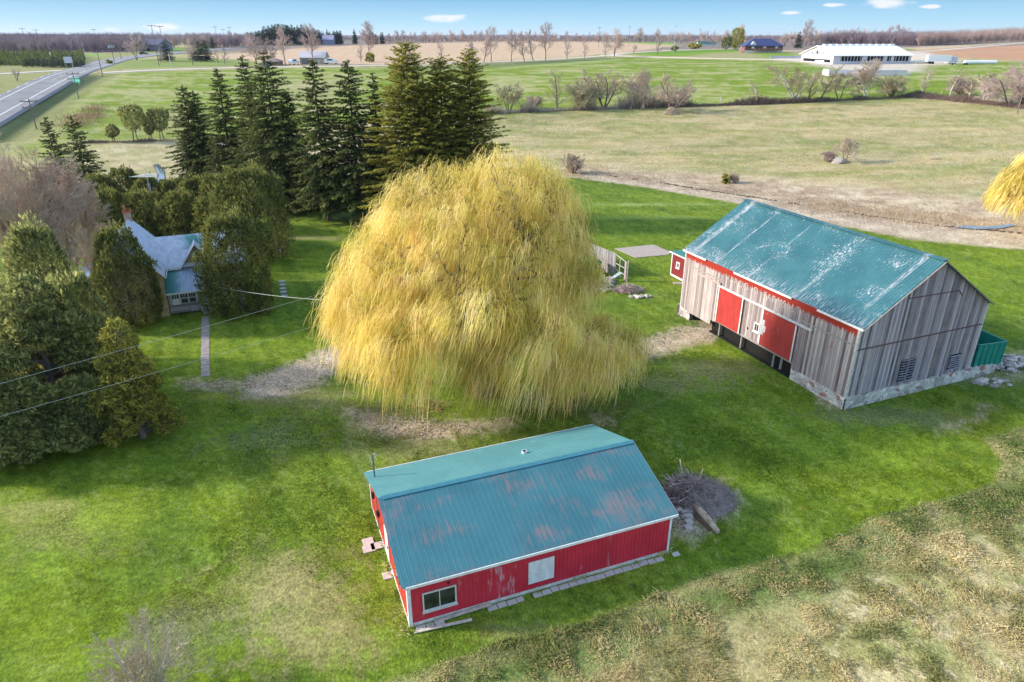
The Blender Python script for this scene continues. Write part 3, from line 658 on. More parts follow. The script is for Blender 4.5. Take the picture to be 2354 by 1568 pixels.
# stone foundation following the fall of the ground
st_ = stone('rubble_stone')
g = G(); rr = np.random.default_rng(3)
def stonewall(g, x0, y0, x1, y1, zt0, zt1, zb, th, n, jit=.05):
    """wall of small facets with a slightly ragged top"""
    p = np.linspace(0, 1, n + 1); X = x0 + (x1 - x0) * p; Y = y0 + (y1 - y0) * p; T = zt0 + (zt1 - zt0) * p + rr.uniform(-jit, jit, n + 1)
    d = np.array([y1 - y0, -(x1 - x0)]); d = d / np.linalg.norm(d) * th
    V = np.concatenate([np.stack([X, Y, T * 0 + zb], 1), np.stack([X, Y, T], 1), np.stack([X + d[0], Y + d[1], T], 1), np.stack([X + d[0], Y + d[1], T * 0 + zb], 1)]); m_ = n + 1
    g.add(V, [(k * m_ + i, k * m_ + i + 1, (k + 1) * m_ + i + 1, (k + 1) * m_ + i) for k in range(3) for i in range(n)])
    return g
stonewall(g, 0, -.10, 17.4, -.10, 1.14, .95, -.9, -.45, 60, .09); g.box(17.38, 17.42, -.1, .35, -.9, .9)
stonewall(g, -.06, 0, -.06, 5.8, 1.04, .98, -.6, .4, 14, .03); stonewall(g, -.05, 20.2, -.05, 22, .72, .95, -.5, .4, 8, .05)
stonewall(g, 0, 22.06, 14, 22.06, 1.0, 1.0, -.6, -.4, 14, .03); stonewall(g, 14.02, 0, 14.02, 22, 1.0, 1.0, -.6, -.4, 20, .03)
g.build('stone_foundation', st_, barn)
g = G(); g.box(.95, 1.95, -.16, -.10, .35, 1.02); g.box(10.0, 10.9, -.16, -.1, .1, .98); each(g, 'foundation_hatch', flat('hatch_board', (.36, .33, .31), .9, .3, 4), barn)
# shade of the crawl space under the doors, as black boxes, and timber posts
g = G(); g.box(.5, .55, 5.8, 17.2, -.3, 1.6); g.box(0, .5, 5.8, 17.0, -.3, .07); g.build('crawl_shade', BLACK, barn)
g = G(); g.box(-.02, .14, 5.9, 16.2, 1.38, 1.56); g.build('sill_beam', GREYWOOD, barn)
for y_, x_, h_ in ((15.6, .12, 1.45), (12.4, .12, 1.5), (8.1, .12, 1.6)):
    g = G(); g.tube([(x_, y_, -.3), (x_ + .03, y_, h_)], .10, 7); g.build('support_post', GREYWOOD, barn)

# weathered fence posts standing clear of the barn wall
for i, (px, py, top, lb) in enumerate(((1671, 762, 737, 'short grey post in the grass before the left red barn door'), (1724, 790, 752, 'thick grey post leaning before the barn between the red doors'), (1793, 850, 815, 'grey post in the grass under the right red barn door'), (1638, 745, 722, 'thin pale post in the grass left of the red barn doors'))):
    P = at(px, py); g = G(); g.tube([(0, 0, -.3), (.03, .02, height(P, top) * .6), (.05, .04, height(P, top))], [.13, .12, .10], 8)
    tag(g.build('wooden_post', GREYWOOD, None, False, P), lb, 'post', 'posts in front of the barn')
# faintly tumbled stones at the barn's far corner
def rocks(n, R0, sx, sy, hz, seed, smin=.08, smax=.3):
    r_ = np.random.default_rng(seed); g = G()
    ico = [(0, 0, 1), (.89, 0, .45), (.28, .85, .45), (-.72, .53, .45), (-.72, -.53, .45), (.28, -.85, .45), (.72, .53, -.45), (-.28, .85, -.45), (-.89, 0, -.45), (-.28, -.85, -.45), (.72, -.53, -.45), (0, 0, -1)]
    F = [(0, 1, 2), (0, 2, 3), (0, 3, 4), (0, 4, 5), (0, 5, 1), (1, 6, 2), (2, 7, 3), (3, 8, 4), (4, 9, 5), (5, 10, 1), (2, 6, 7), (3, 7, 8), (4, 8, 9), (5, 9, 10), (1, 10, 6), (11, 7, 6), (11, 8, 7), (11, 9, 8), (11, 10, 9), (11, 6, 10)]
    ico = np.array(ico)
    for k in range(n):
        a = r_.uniform(0, 6.28); q = math.sqrt(r_.random()); s_ = r_.uniform(smin, smax)
        c = np.array([math.cos(a) * q * sx, math.sin(a) * q * sy, max(0, hz * (1 - q * q)) * r_.uniform(.7, 1)])
        v = ico * (s_ * r_.uniform(.7, 1.25, (12, 1))) * [1.2, 1, .75]
        g.add(v + c, None, F, r_.random())
    return g
rockm = Mat('field_stone', .9, .2); rockm.base(rockm.ramp(rockm.math('MULTIPLY_ADD', rockm.noise(3, 4), .5, rockm.math('MULTIPLY', rockm.attr('tint', False), .5)), (.2, (.20, .17, .16)), (.5, (.42, .37, .34)), (.8, (.66, .62, .56)))); rockm = rockm.m
P = at(1590, 722); tag(rocks(38, 0, 1.5, .9, .45, 5, .12, .38).build('stone_heap', rockm, None, False, P, True), 'tumbled pale stones at the far left corner of the big barn', 'stones')
P = at(2325, 838); tag(rocks(260, 0, 2.6, 1.8, .7, 6, .08, .26).build('rubble_heap', rockm, None, False, P, True), 'heap of broken stone and rubble beyond the end of the stone wall', 'rubble')
P = at(2278, 880); tag(rocks(30, 0, 1.6, .8, .12, 8, .1, .34).build('stone_heap', rockm, None, False, P, True), 'flat pale stones scattered in the grass below the end of the stone wall', 'stones')
P = at(1475, 683); tag(rocks(26, 0, 1.4, .5, .15, 9, .1, .3).build('stone_heap', rockm, None, False, P, True), 'white stones lying in the grass right of the scrap heap', 'stones')

# ---------------- green open container behind the barn
tealc = painted('container_green', (.012, .22, .165), (.05, .16, .13), .62, .7, (1, 1, 1), .5)
P1 = at(2233, 862); dump = thing('container', 'open teal green steel container standing behind the barn on the stone wall', 'container', (P1[0] - .3, P1[1] - .3, 0), BA - .12)
g = G(); L_, W_, z0, z1 = 2.9, 4.6, .95, 3.0
g.box(0, L_, 0, W_, z0 - .1, z0); g.box(-.0, L_, 0, .07, z0, z1); g.box(0, L_, W_ - .07, W_, z0, z1); g.box(0, .07, .07, W_ - .07, z0, z1); g.box(L_ - .07, L_, .07, W_ - .07, z0, z1); g.build('bin', tealc, dump)
g = G()
for k in range(6): g.box(k * L_ / 5 - .05, k * L_ / 5 + .05, -.07, 0, z0, z1 - .08)
for k in range(8): g.box(L_, L_ + .07, k * W_ / 7 - .05, k * W_ / 7 + .05, z0, z1 - .08)
each(g, 'rib', tealc, dump)
g = G(); g.box(-.08, L_ + .09, -.09, .02, z1 - .08, z1 + .04); g.box(-.08, L_ + .09, W_ - .02, W_ + .09, z1 - .08, z1 + .04); g.box(L_ - .02, L_ + .09, 0, W_, z1 - .08, z1 + .038); g.box(-.08, .02, 0, W_, z1 - .08, z1 + .038); each(g, 'rim', tealc, dump)
g = G(); g.box(.2, .4, .3, W_ - .3, -.2, z0 - .1); g.box(L_ - .4, L_ - .2, .3, W_ - .3, -.2, z0 - .1); each(g, 'skid', GREYWOOD, dump)

# ---------------- small dark red shed behind the barn
P = at(1541, 634); hut = thing('shed', 'small dark red shed with white trim half hidden behind the big barn', 'shed', P, BA)
dred = painted('dark_red_board', (.20, .022, .026), None)
g = G(); g.poly([(0, 0, .3), (3.2, 0, .3), (3.2, 0, 2.9), (0, 0, 3.0)], (0, -4.2, 0)); g.build('wall', dred, hut)
g = G(); g.poly([(-.25, .25, 3.12), (3.5, .25, 3.02), (3.5, .25, 2.92), (-.25, .25, 3.02)], (0, -4.7, 0)); g.build('roof', flat('shed_roof_green', (.05, .20, .17), .6), hut)
g = G(); g.box(-.04, 0, -.12, .04, .2, 3.0); g.box(-.04, 0, -4.2, -.12, .1, .34); g.box(0, 3.24, 0, .04, .1, .34); g.box(-.3, -.25, -4.45, .28, 2.98, 3.13); each(g, 'trim', WHITE, hut)
window(hut, 'y', (0, -1.35), .42, .5, 1.5, -1, .13)
P = at(1563, 652); g = G(); g.box(-.8, .8, -.35, .35, -.1, .06); tag(g.build('stepping_slab', CONC, None, False, P), 'flat grey slab in the grass beside the small dark red shed', 'slab')
# concrete pad
Pq = [at(*q) for q in ((1412, 572), (1502, 563), (1542, 580), (1537, 586), (1460, 593))]
g = G(); g.poly([(p[0], p[1], p[2] - .1) for p in Pq], (0, 0, .15)); tag(g.build('concrete_pad', CONC), 'bare concrete pad in the lawn left of the small dark red shed', 'slab')
# ---------------- the red shed with the teal roof in the foreground
SO, SA = at(943, 1442), math.atan2(.3609, .9326)
shed = thing('red_shed', 'long bright red metal shed with teal ribbed roof in the foreground', 'shed', (SO[0], SO[1], 0), SA)
SL, SW, SE_, SR = 15.0, 10.0, 2.78, 4.45
redw = Mat('red_metal_cladding', .5, .4)
n_ = redw.noise(1.0, 9, redw.vec((2.4, 2.4, .55)), .75)
loc_ = redw.noise(.33, 2, redw.vec((1, 1, .2)))
msk = redw.step(redw.math('ADD', n_, redw.math('MULTIPLY_ADD', loc_, .6, -.3)), .60, .68)
redw.base(redw.mix(redw.math('MULTIPLY', msk, .75), redw.mix(redw.step(redw.noise(.7, 4), .3, .7), (.50, .020, .045), (.60, .030, .058)), (.52, .36, .40))); redw = redw.m
redo = painted('sunlit_red_end_wall', (.60, .075, .05), None)  # same cladding as the long walls, with sunlight put into the colour
def ribwall(y, x0, x1, z0, z1, out, mat, name, parent, ax='x'):
    g = G(); x = x0
    def B(a0, a1, d0, d1, z0_, z1_):
        d0, d1 = sorted((y + d0, y + d1)); g.box(a0, a1, d0, d1, z0_, z1_) if ax == 'x' else g.box(d0, d1, a0, a1, z0_, z1_)
    B(x0, x1, 0, -out * .08, z0, z1)
    x = x0 + .12
    while x < x1 - .05: B(x - .022, x + .022, 0, out * .025, z0, z1); x += .23
    return g.build(name, mat, parent)
ribwall(0, 0, SL, .22, SE_, -1, redw, 'long_wall', shed)
ribwall(SW, 0, SL, .22, SE_, 1, redw, 'long_wall', shed)
for x_, s_, nm in ((0, 1, 'end_wall'), (SL, -1, 'end_wall')):
    g = G(); g.poly([(x_, .08, .22), (x_, SW - .08, .22), (x_, SW - .08, SE_), (x_, SW / 2, SR - .06), (x_, .08, SE_)], (.08 * s_, 0, 0)); y = .25
    while y < SW - .1:
        zt = SE_ + (SR - SE_) * (1 - abs(y - SW / 2) / (SW / 2)) - .08
        if s_ == 1: g.box(-.02, 0, y - .02, y + .02, .22, zt)
        else: g.box(x_, x_ + .02, y - .02, y + .02, .22, zt)
        y += .3
    g.build(nm, redo, shed)
g = G(); g.box(-.02, SL + .02, -.02, .2, -.1, .22); g.box(-.02, SL + .02, SW - .2, SW + .02, -.1, .22); g.box(-.02, .2, .2, SW - .2, -.1, .22); g.box(SL - .2, SL + .02, .2, SW - .2, -.1, .22); each(g, 'footing', flat('footing_concrete', (.60, .55, .50), .9, .25, 3), shed)
so_ = .14; k_ = (SR - SE_) / (SW / 2); s_l = math.hypot(SW / 2 + so_, k_ * (SW / 2 + so_)); dn2 = np.array([0, -(SW / 2), -(SR - SE_)]); dn2 /= np.linalg.norm(dn2)
def rose(m, c):
    n1 = m.noise(1.3, 9, m.vec((5.5, .5, .5)), .76); big = m.noise(.35, 3, m.vec((.8, 1.6, 1)))
    k = m.step(m.math('ADD', n1, m.math('MULTIPLY_ADD', big, .9, -.45)), .50, .74)
    return m.mix(m.math('MULTIPLY', k, .52), c, (.33, .17, .16))
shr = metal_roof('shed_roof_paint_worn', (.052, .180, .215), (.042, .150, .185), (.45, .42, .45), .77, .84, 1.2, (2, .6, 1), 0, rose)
shr2 = metal_roof('shed_roof_paint_sunlit', (.10, .265, .28), (.085, .235, .25), (.32, .40, .40), .66, .8, 1.2, (2, .6, 1), 0)  # paler base colour paints the sunlight on the far slope
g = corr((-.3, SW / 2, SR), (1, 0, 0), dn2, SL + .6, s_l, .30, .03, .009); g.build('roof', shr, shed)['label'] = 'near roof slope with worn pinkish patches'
g = corr((-.3, SW / 2, SR), (1, 0, 0), dn2 * [1, -1, 1], SL + .6, s_l, .30, .03, .007); rf = g.build('roof', shr2, shed); rf['label'] = 'far roof slope, painted paler as sunlit'
g = G()
for s_ in (-1, 1): g.poly([(-.12, SW / 2, SR + .055), (SL + .32, SW / 2, SR + .055), (SL + .32, SW / 2 + s_ * .2, SR + .05 - .2 * k_), (-.12, SW / 2 + s_ * .2, SR + .05 - .2 * k_)], (0, 0, -.012))
each(g, 'ridge_cap', flat('ridge_cap_teal', (.06, .21, .26), .45, .1), shed)
g = G(); ze = SE_ - k_ * so_
g.box(-.1, SL + .3, -so_ - .05, -so_ - .005, ze - .16, ze - .0); g.box(-.1, SL + .3, SW + so_ + .005, SW + so_ + .05, ze - .16, ze)
for x_ in (-.13, SL + .31):
    for y_ in (-so_, SW + so_): g.bar((x_, y_, ze - .09), (x_, SW / 2, SR - .09), .05, .11, (1, 0, 0))
each(g, 'fascia_board', WHITE, shed)
g = G(); g.box(-.045, .0, -.05, .16, .1, SE_ - .1); g.box(0, .14, -.05, -.03, .1, SE_ - .2); g.box(SL - .12, SL + .045, -.05, -.03, .1, SE_ - .2); g.box(SL + .0, SL + .045, -.05, .16, .1, SE_ - .1); g.box(-.045, 0, SW - .16, SW + .03, .1, SE_ - .1)
each(g, 'corner_trim', painted('corner_trim_white', (.72, .70, .70), (.48, .20, .24), .58, .64, (4, 4, 2.5), .6), shed)
# sliding window, boarded window, hole
window(shed, 'x', (1.57, -.03), 1.6, 1.02, .9, -1, .07, (2, 1), flat('aluminium_frame', (.58, .55, .50), .5, .1))
g = G(); g.box(6.42, 7.76, -.05, -.03, .70, 2.02); bw_ = g.build('boarded_window', painted('plywood_white', (.66, .66, .68), (.48, .46, .47), .55, .62, (4, 4, 4), .8), shed)
g = G(); g.box(6.36, 6.42, -.07, -.03, .64, 2.08); g.box(7.76, 7.82, -.07, -.03, .64, 2.08); g.box(6.42, 7.76, -.07, -.03, 2.02, 2.08); g.box(6.42, 7.76, -.07, -.03, .64, .70); g.build('frame', WHITE, bw_)
g = G(); g.tube([(2.06, -.035, 2.22), (2.06, -.025, 2.22)], .07, 10); g.build('vent_hole', BLACK, shed)
# left end: door, lamps, conduit
g = G(); g.box(-.06, -.02, 4.55, 5.5, .25, 2.25); dd = g.build('door', painted('white_door', (.66, .64, .62), None), shed); g = G(); g.box(-.1, -.06, 4.66, 4.72, 1.2, 1.35); g.build('handle', BLACK, dd)
g = G(); g.box(-.06, -.02, 1.9, 2.9, 1.1, 1.9); g.build('window', DARKGLASS, shed)
for y_, z_ in ((8.4, 2.05), (6.9, 1.8)):
    g = G(); g.box(-.2, -.02, y_, y_ + .18, z_, z_ + .28); g.tube([(-.1, y_ + .09, z_ - .02), (-.1, y_ + .09, z_ - .14)], .07, 8); g.build('wall_lamp', flat('lamp_black', (.03, .03, .03), .4, .1), shed)
g = G(); g.tube([(-.05, 7.6, .3), (-.05, 7.6, SE_)], .03, 6); g.build('conduit', flat('conduit_grey', (.2, .18, .18), .5, .1), shed)
# vent flange on the far slope
yv, xv = SW / 2 + 2.2, 9.05; zv = SR - 2.2 * k_
g = G(); g.tube([(xv, yv, zv - .1), (xv, yv, zv + .16)], .17, 14); fl_ = g.build('vent_flange', flat('flange_pale', (.55, .60, .62), .5, .1), shed)
g = G(); g.cyl(xv, yv, zv + .16, zv + .165, .12, 12); g.build('flue', BLACK, fl_)
# service mast at the left far end with an insulator
g = G(); mx, my = .15, SW - 1.2; mz = SE_ + 1.2 * k_
g.tube([(mx, my, mz - .1), (mx, my, mz + 1.55)], .045, 8); ms = g.build('service_mast', flat('mast_green_grey', (.06, .13, .12), .5, .1), shed)
g = G(); g.tube([(mx, my, mz + 1.5), (mx + .14, my, mz + 1.62), (mx + .24, my, mz + 1.5), (mx + .18, my, mz + 1.36)], .022, 6); g.tube([(mx, my, mz + 1.3), (mx - .15, my, mz + 1.36)], .03, 6); g.build('weatherhead', flat('weatherhead_grey', (.4, .42, .4), .5, .1), ms)
# things round the shed
slab_m = flat('paving_slab', (.50, .45, .42), .9, .15, 3)
sx_ = np.array([math.cos(SA), math.sin(SA)]); sy_ = np.array([-math.sin(SA), math.cos(SA)])
def local(x, y, z=0): p = SO[:2] + sx_ * x + sy_ * y; return (p[0], p[1], z)
k = 0; x = .25
lab_ = 'grey paving slab in the strip of slabs along the red shed wall'
while x < SL + .5:
    wd = rng.uniform(.42, .62) if x > 4.4 else rng.uniform(.4, .55)
    if 1.6 < x < 3.9 or rng.random() < .07: x += wd; continue
    g = G(); g.box(0, wd - .05, -.32, 0, -.04, rng.uniform(.03, .06)); o = g.build('paving_slab', slab_m, None, False, local(x, -.14 + rng.normal(0, .02))); o.rotation_euler = (0, 0, SA + rng.normal(0, .025))
    tag(o, lab_, 'paving slab', 'slabs along the shed wall'); x += wd
for (px, py, sx, sy, lb) in ((846, 1246, .62, .62, 'cracked paving slab farthest from the shed left end'), (848, 1262, .68, .6, 'sound paving slab below the cracked one by the shed left end'), (872, 1254, .95, .58, 'paving slab touching the shed left end wall'), (893, 1323, .62, .55, 'lone paving slab near the front corner of the shed left end')):
    P = at(px, py); g = G(); g.box(-sx / 2, sx / 2, -sy / 2, sy / 2, -.03, .05); o = g.build('paving_slab', slab_m, None, False, P); o.rotation_euler = (0, 0, SA); tag(o, lb, 'paving slab')
for a_, b_, lb, hh in ((local(.1, -.42), local(3.0, -.75), 'pale plank lying along the foot of the red shed near corner', .12), (local(1.2, -.16), local(4.2, -.2), 'narrow board leaning at the foot of the red shed wall', .2)):
    g = G(); v = np.array(b_) - np.array(a_); g.bar((0, 0, .05), tuple(v + [0, 0, hh]), .16, .05); tag(g.build('plank', flat('plank_pale', (.55, .47, .40), .9, .3, 5), None, False, a_), lb, 'plank')

# ---------------- brush pile beside the shed, with log and slabs
def twigs(n, r, h, seed, rad=(.012, .03), ln=(.5, 1.8)):
    r_ = np.random.default_rng(seed); S = []
    for _ in range(n):
        a = r_.uniform(0, 6.28); q = math.sqrt(r_.random()); x, y = math.cos(a) * q * r[0], math.sin(a) * q * r[1]; z = h * (1 - q * q) * r_.uniform(.75, 1.1) + .04
        th = r_.uniform(0, 6.28); l_ = r_.uniform(*ln) / 2; dz = r_.normal(0, .35); d = np.array([math.cos(th), math.sin(th), dz]) * l_
        m_ = np.array([x, y, z]); k = m_ + r_.normal(0, .08, 3) + [0, 0, .05]; a_ = m_ - d; b_ = m_ + d; a_[2] = max(a_[2], .01); b_[2] = max(b_[2], .01)
        w_ = r_.uniform(*rad); S += [(*a_, *k, w_, w_ * .8), (*k, *b_, w_ * .8, w_ * .4)]
    return np.array(S), None
def dome(r, h, seed, n=24):
    g = G(); V = [(0, 0, h)]; r_ = np.random.default_rng(seed); m_ = 7
    for i in range(1, m_ + 1):
        for j in range(n):
            a = 6.283 * j / n; q = i / m_; k = 1 + r_.normal(0, .045); V.append((math.cos(a) * q * r[0] * k, math.sin(a) * q * r[1] * k, h * (1 - q ** 1.7) * (1 + r_.normal(0, .1)) - (.1 if i == m_ else 0)))
    T = [(0, 1 + j, 1 + (j + 1) % n) for j in range(n)]; Q = [(1 + (i - 1) * n + j, 1 + i * n + j, 1 + i * n + (j + 1) % n, 1 + (i - 1) * n + (j + 1) % n) for i in range(1, m_) for j in range(n)]
    return g.add(V, Q, T)
brushm = Mat('dead_brush', .95, .1); brushm.base(brushm.ramp(brushm.math('MULTIPLY_ADD', brushm.attr('tint', False), .6, brushm.math('MULTIPLY', brushm.noise(2, 4), .4)), (.2, (.11, .085, .08)), (.5, (.30, .235, .22)), (.85, (.58, .48, .43)))); brushm = brushm.m
chaff = Mat('rotted_clippings', 1, .05); f_ = chaff.noise(14, 6, chaff.vec((1, .4, 1)), .75); chaff.base(chaff.ramp(f_, (.3, (.16, .12, .12)), (.5, (.33, .265, .26)), (.72, (.55, .46, .43)))); chaff.bump(f_, .8, .05); chaff = chaff.m
bp = at(1614, 1148); bp2 = at(1585, 1140)
pile = thing('brush_pile', 'round heap of dead branches and clippings at the right end of the red shed', 'brush pile', bp)
dome((2.15, 1.75), 1.15, 4).build('clippings', chaff, pile)
S, _ = twigs(1500, (2.1, 1.7), 1.2, 21, (.006, .014), (.3, .9)); g = G(); g.segs(S, rng.uniform(.3, .8, len(S))); g.build('fine_twigs', brushm, pile, tint=True)
S, _ = twigs(520, (1.3, 1.35), 1.45, 22, (.012, .035), (.7, 2.2)); S[:, [0, 3]] -= .95; S[:, [1, 4]] += .1; g = G(); g.segs(S, rng.uniform(.25, 1, len(S))); g.build('branch', brushm, pile, tint=True)
logm = Mat('stripped_log', .9, .15); logm.base(logm.ramp(logm.noise(3, 6, logm.vec((1, 1, 1))), (.3, (.30, .20, .13)), (.6, (.58, .46, .34)))); logm = logm.m
a_, b_ = at(1598, 1172), at(1650, 1228); g = G(); v = b_ - a_; g.tube([(0, 0, .35), tuple(v * .5 + [0, 0, .27]), tuple(v + [0, 0, .16])], [.26, .22, .15], 9)
tag(g.build('log', logm, None, False, a_), 'split pale log lying against the brush pile', 'log')
a_, b_ = at(1598, 1188), at(1632, 1222); g = G(); v = b_ - a_; g.tube([(0, 0, .12), tuple(v + [0, 0, .1])], [.10, .07], 7); tag(g.build('log', flat('dark_bark', (.14, .09, .06), .9, .3, 6), None, False, a_), 'thin dark branch log on the shed side of the pale log', 'log')
for i, (px, py, lb) in enumerate(((1583, 1178, 'topmost'), (1583, 1190, 'second'), (1583, 1202, 'third'), (1582, 1214, 'lowest'))):
    P = at(px, py); g = G(); g.box(-.22, .22, -.2, .2, 0, .12 + .14 * (3 - i) / 3); o = g.build('patio_block', slab_m, None, False, P); o.rotation_euler = (0, 0, .06 * i); tag(o, lb + ' concrete block of the short row beside the brush pile', 'concrete block')
P = at(1562, 1183); tag(rocks(14, 0, .5, .5, .3, 15, .1, .28).build('stone_heap', rockm, None, False, P, True), 'pale broken stones between the red shed corner and the brush pile', 'stones')

# ---------------- the yellow brick farmhouse
HA = math.atan2(.39, .92); HO = np.array([-36.0, 66.9, 0])
house = thing('farmhouse', 'yellow brick farmhouse with silvery metal roofs and front porch behind the cedars', 'house', HO, HA)
br = Mat('buff_brick', .9, .15); bt = br.n.new('ShaderNodeTexBrick'); bt.inputs['Scale'].default_value = 3.6; br.put(bt.inputs['Color1'], (.58, .41, .20)); br.put(bt.inputs['Color2'], (.46, .31, .15)); br.put(bt.inputs['Mortar'], (.42, .36, .28)); bt.inputs['Mortar Size'].default_value = .02
xx = br.xyz(); cb = br.n.new('ShaderNodeCombineXYZ'); br.l.new(br.math('ADD', xx[0], xx[1]), cb.inputs[0]); br.l.new(xx[2], cb.inputs[1]); br.l.new(cb.outputs[0], bt.inputs[0])
br.base(br.mix(br.step(br.noise(1.2, 5), .4, .7), bt.outputs[0], (.33, .22, .12))); br = br.m
zinc = Mat('galvanised_roof', .4, .5, .0); zn = zinc.noise(1.3, 6, zinc.vec((2, 2, .6)))
zinc.base(zinc.mix(zinc.step(zinc.noise(.22, 3), .60, .68), zinc.ramp(zn, (.3, (.42, .45, .54)), (.7, (.62, .66, .76))), (.10, .30, .26))); zinc = zinc.m
g = G()
g.poly([(-6.2, 0, 0), (.0, 0, 0), (.0, 0, 4.75), (-3.1, 0, 8.2), (-6.2, 0, 4.75)], (0, 11, 0))
g.box(0, 8, 3.4, 9.0, 0, 4.5); g.poly([(7.99, 3.4, 4.5), (7.99, 9, 4.5), (7.99, 6.2, 6.9)], (-.2, 0, 0)); g.poly([(1.9, 3.39, 4.4), (4.9, 3.39, 4.4), (3.4, 3.39, 6.6)], (0, .2, 0)); g.box(-9.6, -6.2, 3.2, 9, 0, 3.3)
g.build('brick_wall', br, house)
def slope(P0, U, Dn, LU, LD, name='roof', mat=zinc): Dn = np.array(Dn, float); Dn /= np.linalg.norm(Dn); o = corr(P0, U, Dn, LU, LD, .3, .05, .03, .06).build(name, mat, house); return o
rA = slope((-3.1, -.35, 8.27), (0, 1, 0), (3.1, 0, -3.52), 11.7, 5.1); slope((-3.1, -.35, 8.27), (0, 1, 0), (-3.1, 0, -3.52), 11.7, 5.1)
slope((-2.3, 6.2, 6.98), (1, 0, 0), (0, -2.8, -2.42), 10.6, 4.2); slope((-2.3, 6.2, 6.98), (1, 0, 0), (0, 2.8, -2.42), 10.6, 4.2)
slope((3.4, 2.95, 6.72), (0, 1, 0), (-1.5, 0, -2.2), 3.2, 2.95); slope((3.4, 2.95, 6.72), (0, 1, 0), (1.5, 0, -2.2), 3.2, 2.95)
slope((-9.9, 3.0, 3.0), (0, 1, 0), (1.0, 0, .48), 6.2, 4.1)
porr = Mat('porch_roof_metal', .45, .5); xx = porr.xyz()[0]; porr.base(porr.mix(porr.step(porr.math('ADD', xx, porr.noise(1.5, 4)), 1.2, 2.4), (.03, .20, .19), porr.ramp(porr.noise(2, 4, porr.vec((3, .5, 1))), (.3, (.26, .33, .44)), (.7, (.42, .48, .60))))); porr = porr.m
slope((.05, 3.38, 4.0), (1, 0, 0), (0, -3.5, -1.45), 3.6, 3.95, 'porch_roof', porr)
g = G()
for x_ in (-3.1,):
    for s_ in (-1, 1): g.bar((x_ + s_ * 3.45, -.36, 4.28), (x_, -.36, 8.15), .06, .2, (0, 1, 0))
for s_ in (-1, 1): g.bar((3.4 + s_ * 1.75, 2.93, 4.1), (3.4, 2.93, 6.62), .06, .18, (0, 1, 0))
g.box(.3, 1.75, 3.0, 3.08, 4.02, 4.2); g.box(5.05, 8.2, 3.0, 3.08, 4.02, 4.2); g.box(.02, 3.66, -.30, -.24, 2.36, 2.52); g.box(.36, .42, -.3, 2.9, 4.28, 4.42)
g.bar((-9.95, 2.98, 2.9), (-6.2, 2.98, 4.7), .06, .16, (0, 1, 0)); each(g, 'fascia_board', WHITE, house)
g = G(); g.box(-3.45, -2.75, 10.35, 11.0, 7.6, 9.2); ch_ = g.build('chimney', flat('chimney_brick', (.42, .28, .22), .9, .3, 4), house); g = G(); g.box(-3.52, -2.68, 10.28, 11.07, 9.0, 9.2); g.cyl(-3.25, 10.68, 9.2, 9.75, .14, 8); g.build('chimney_pot', flat('clay_pot', (.45, .12, .06), .8, .2), ch_)
g = G(); g.tube([(7.8, 6.2, 6.8), (7.8, 6.2, 7.8)], .1, 8); g.build('vent_pipe', WHITE, house)
# arched gable window
g = G(); a_ = [(3.0, 3.36, 4.35), (3.8, 3.36, 4.35), (3.8, 3.36, 5.35), (3.7, 3.36, 5.6), (3.4, 3.36, 5.78), (3.1, 3.36, 5.6), (3.0, 3.36, 5.35)]; g.poly(a_, (0, .02, 0)); gl = g.build('arched_window', DARKGLASS, house)
g = G(); b_ = [(p[0], 3.35, p[2]) for p in a_] + [(3.0, 3.35, 4.35)]
for p, q in zip(b_[:-1], b_[1:]): g.bar(p, q, .07, .07, (0, 1, 0))
g.bar((3.0, 3.35, 5.1), (3.8, 3.35, 5.1), .05, .05, (0, 1, 0)); g.build('frame', WHITE, gl)
# porch: board wall, three windows, panel, door flap, steps
pw = plank('porch_boards', (.30, .27, .27), (.15, .13, .13), (.42, .39, .40), None, .22, 2)
g = G(); g.box(.35, 3.2, 0, .12, .2, 1.2); g.box(.1, .35, 0, .12, .2, 2.45); g.box(3.1, 3.25, 0, .12, 0, 2.5); g.box(.35, 3.1, .02, .1, 1.2, 2.42); g.box(3.1, 3.22, .12, 3.4, .2, 2.6); g.build('porch_wall', pw, house)
g = G(); g.box(.36, 3.1, -.03, 0, 2.26, 2.44); g.box(3.06, 3.24, -.04, 0, .1, 2.46); g.box(.36, .42, -.03, 0, 1.2, 2.3); g.box(1.14, 1.28, -.03, 0, 1.2, 2.26); g.box(1.98, 2.10, -.03, 0, 1.2, 2.26); each(g, 'porch_trim', flat('porch_trim_grey', (.52, .50, .55), .8, .2), house)
for i, x_ in enumerate((.80, 1.63, 2.40)):
    g = G(); g.box(x_ - .30, x_ + .30, -.02, .02, 1.28, 2.22); o = g.build('window', DARKGLASS, house); g = G()
    for q in (-.1, .1): g.box(x_ + q - .018, x_ + q + .018, -.035, -.02, 1.8, 2.22)
    g.box(x_ - .3, x_ + .3, -.035, -.02, 1.74, 1.8); g.build('glazing_bar', WHITE, o)
g = G(); g.box(.48, 1.12, -.05, -.035, 1.16, 1.74); g.build('white_panel', WHITE, house)
g = G(); g.box(2.72, 3.05, -.045, -.03, 1.25, 2.24); g.build('curtain', flat('pale_curtain', (.46, .44, .52), .8, .2), house)
g = G(); g.box(2.1, 2.75, -.06, 0, .25, .75); g.build('crawl_hatch', flat('pinkish_board', (.42, .33, .34), .8, .2), house)
g = G(); g.box(3.28, 3.98, .25, .33, .55, 1.55); g.build('half_door', painted('half_door_white', (.60, .60, .66), None), house)
g = G(); g.box(3.25, 4.0, .4, .42, .5, 2.4); g.build('doorway', BLACK, house)
for i in range(3): g = G(); g.box(3.2, 4.15, -.3 - .3 * i, .0 - .3 * i + (.5 if i == 0 else 0), 0, .5 - .16 * i); g.build('step', flat('step_wood', (.33, .29, .27), .9, .2, 4), house)
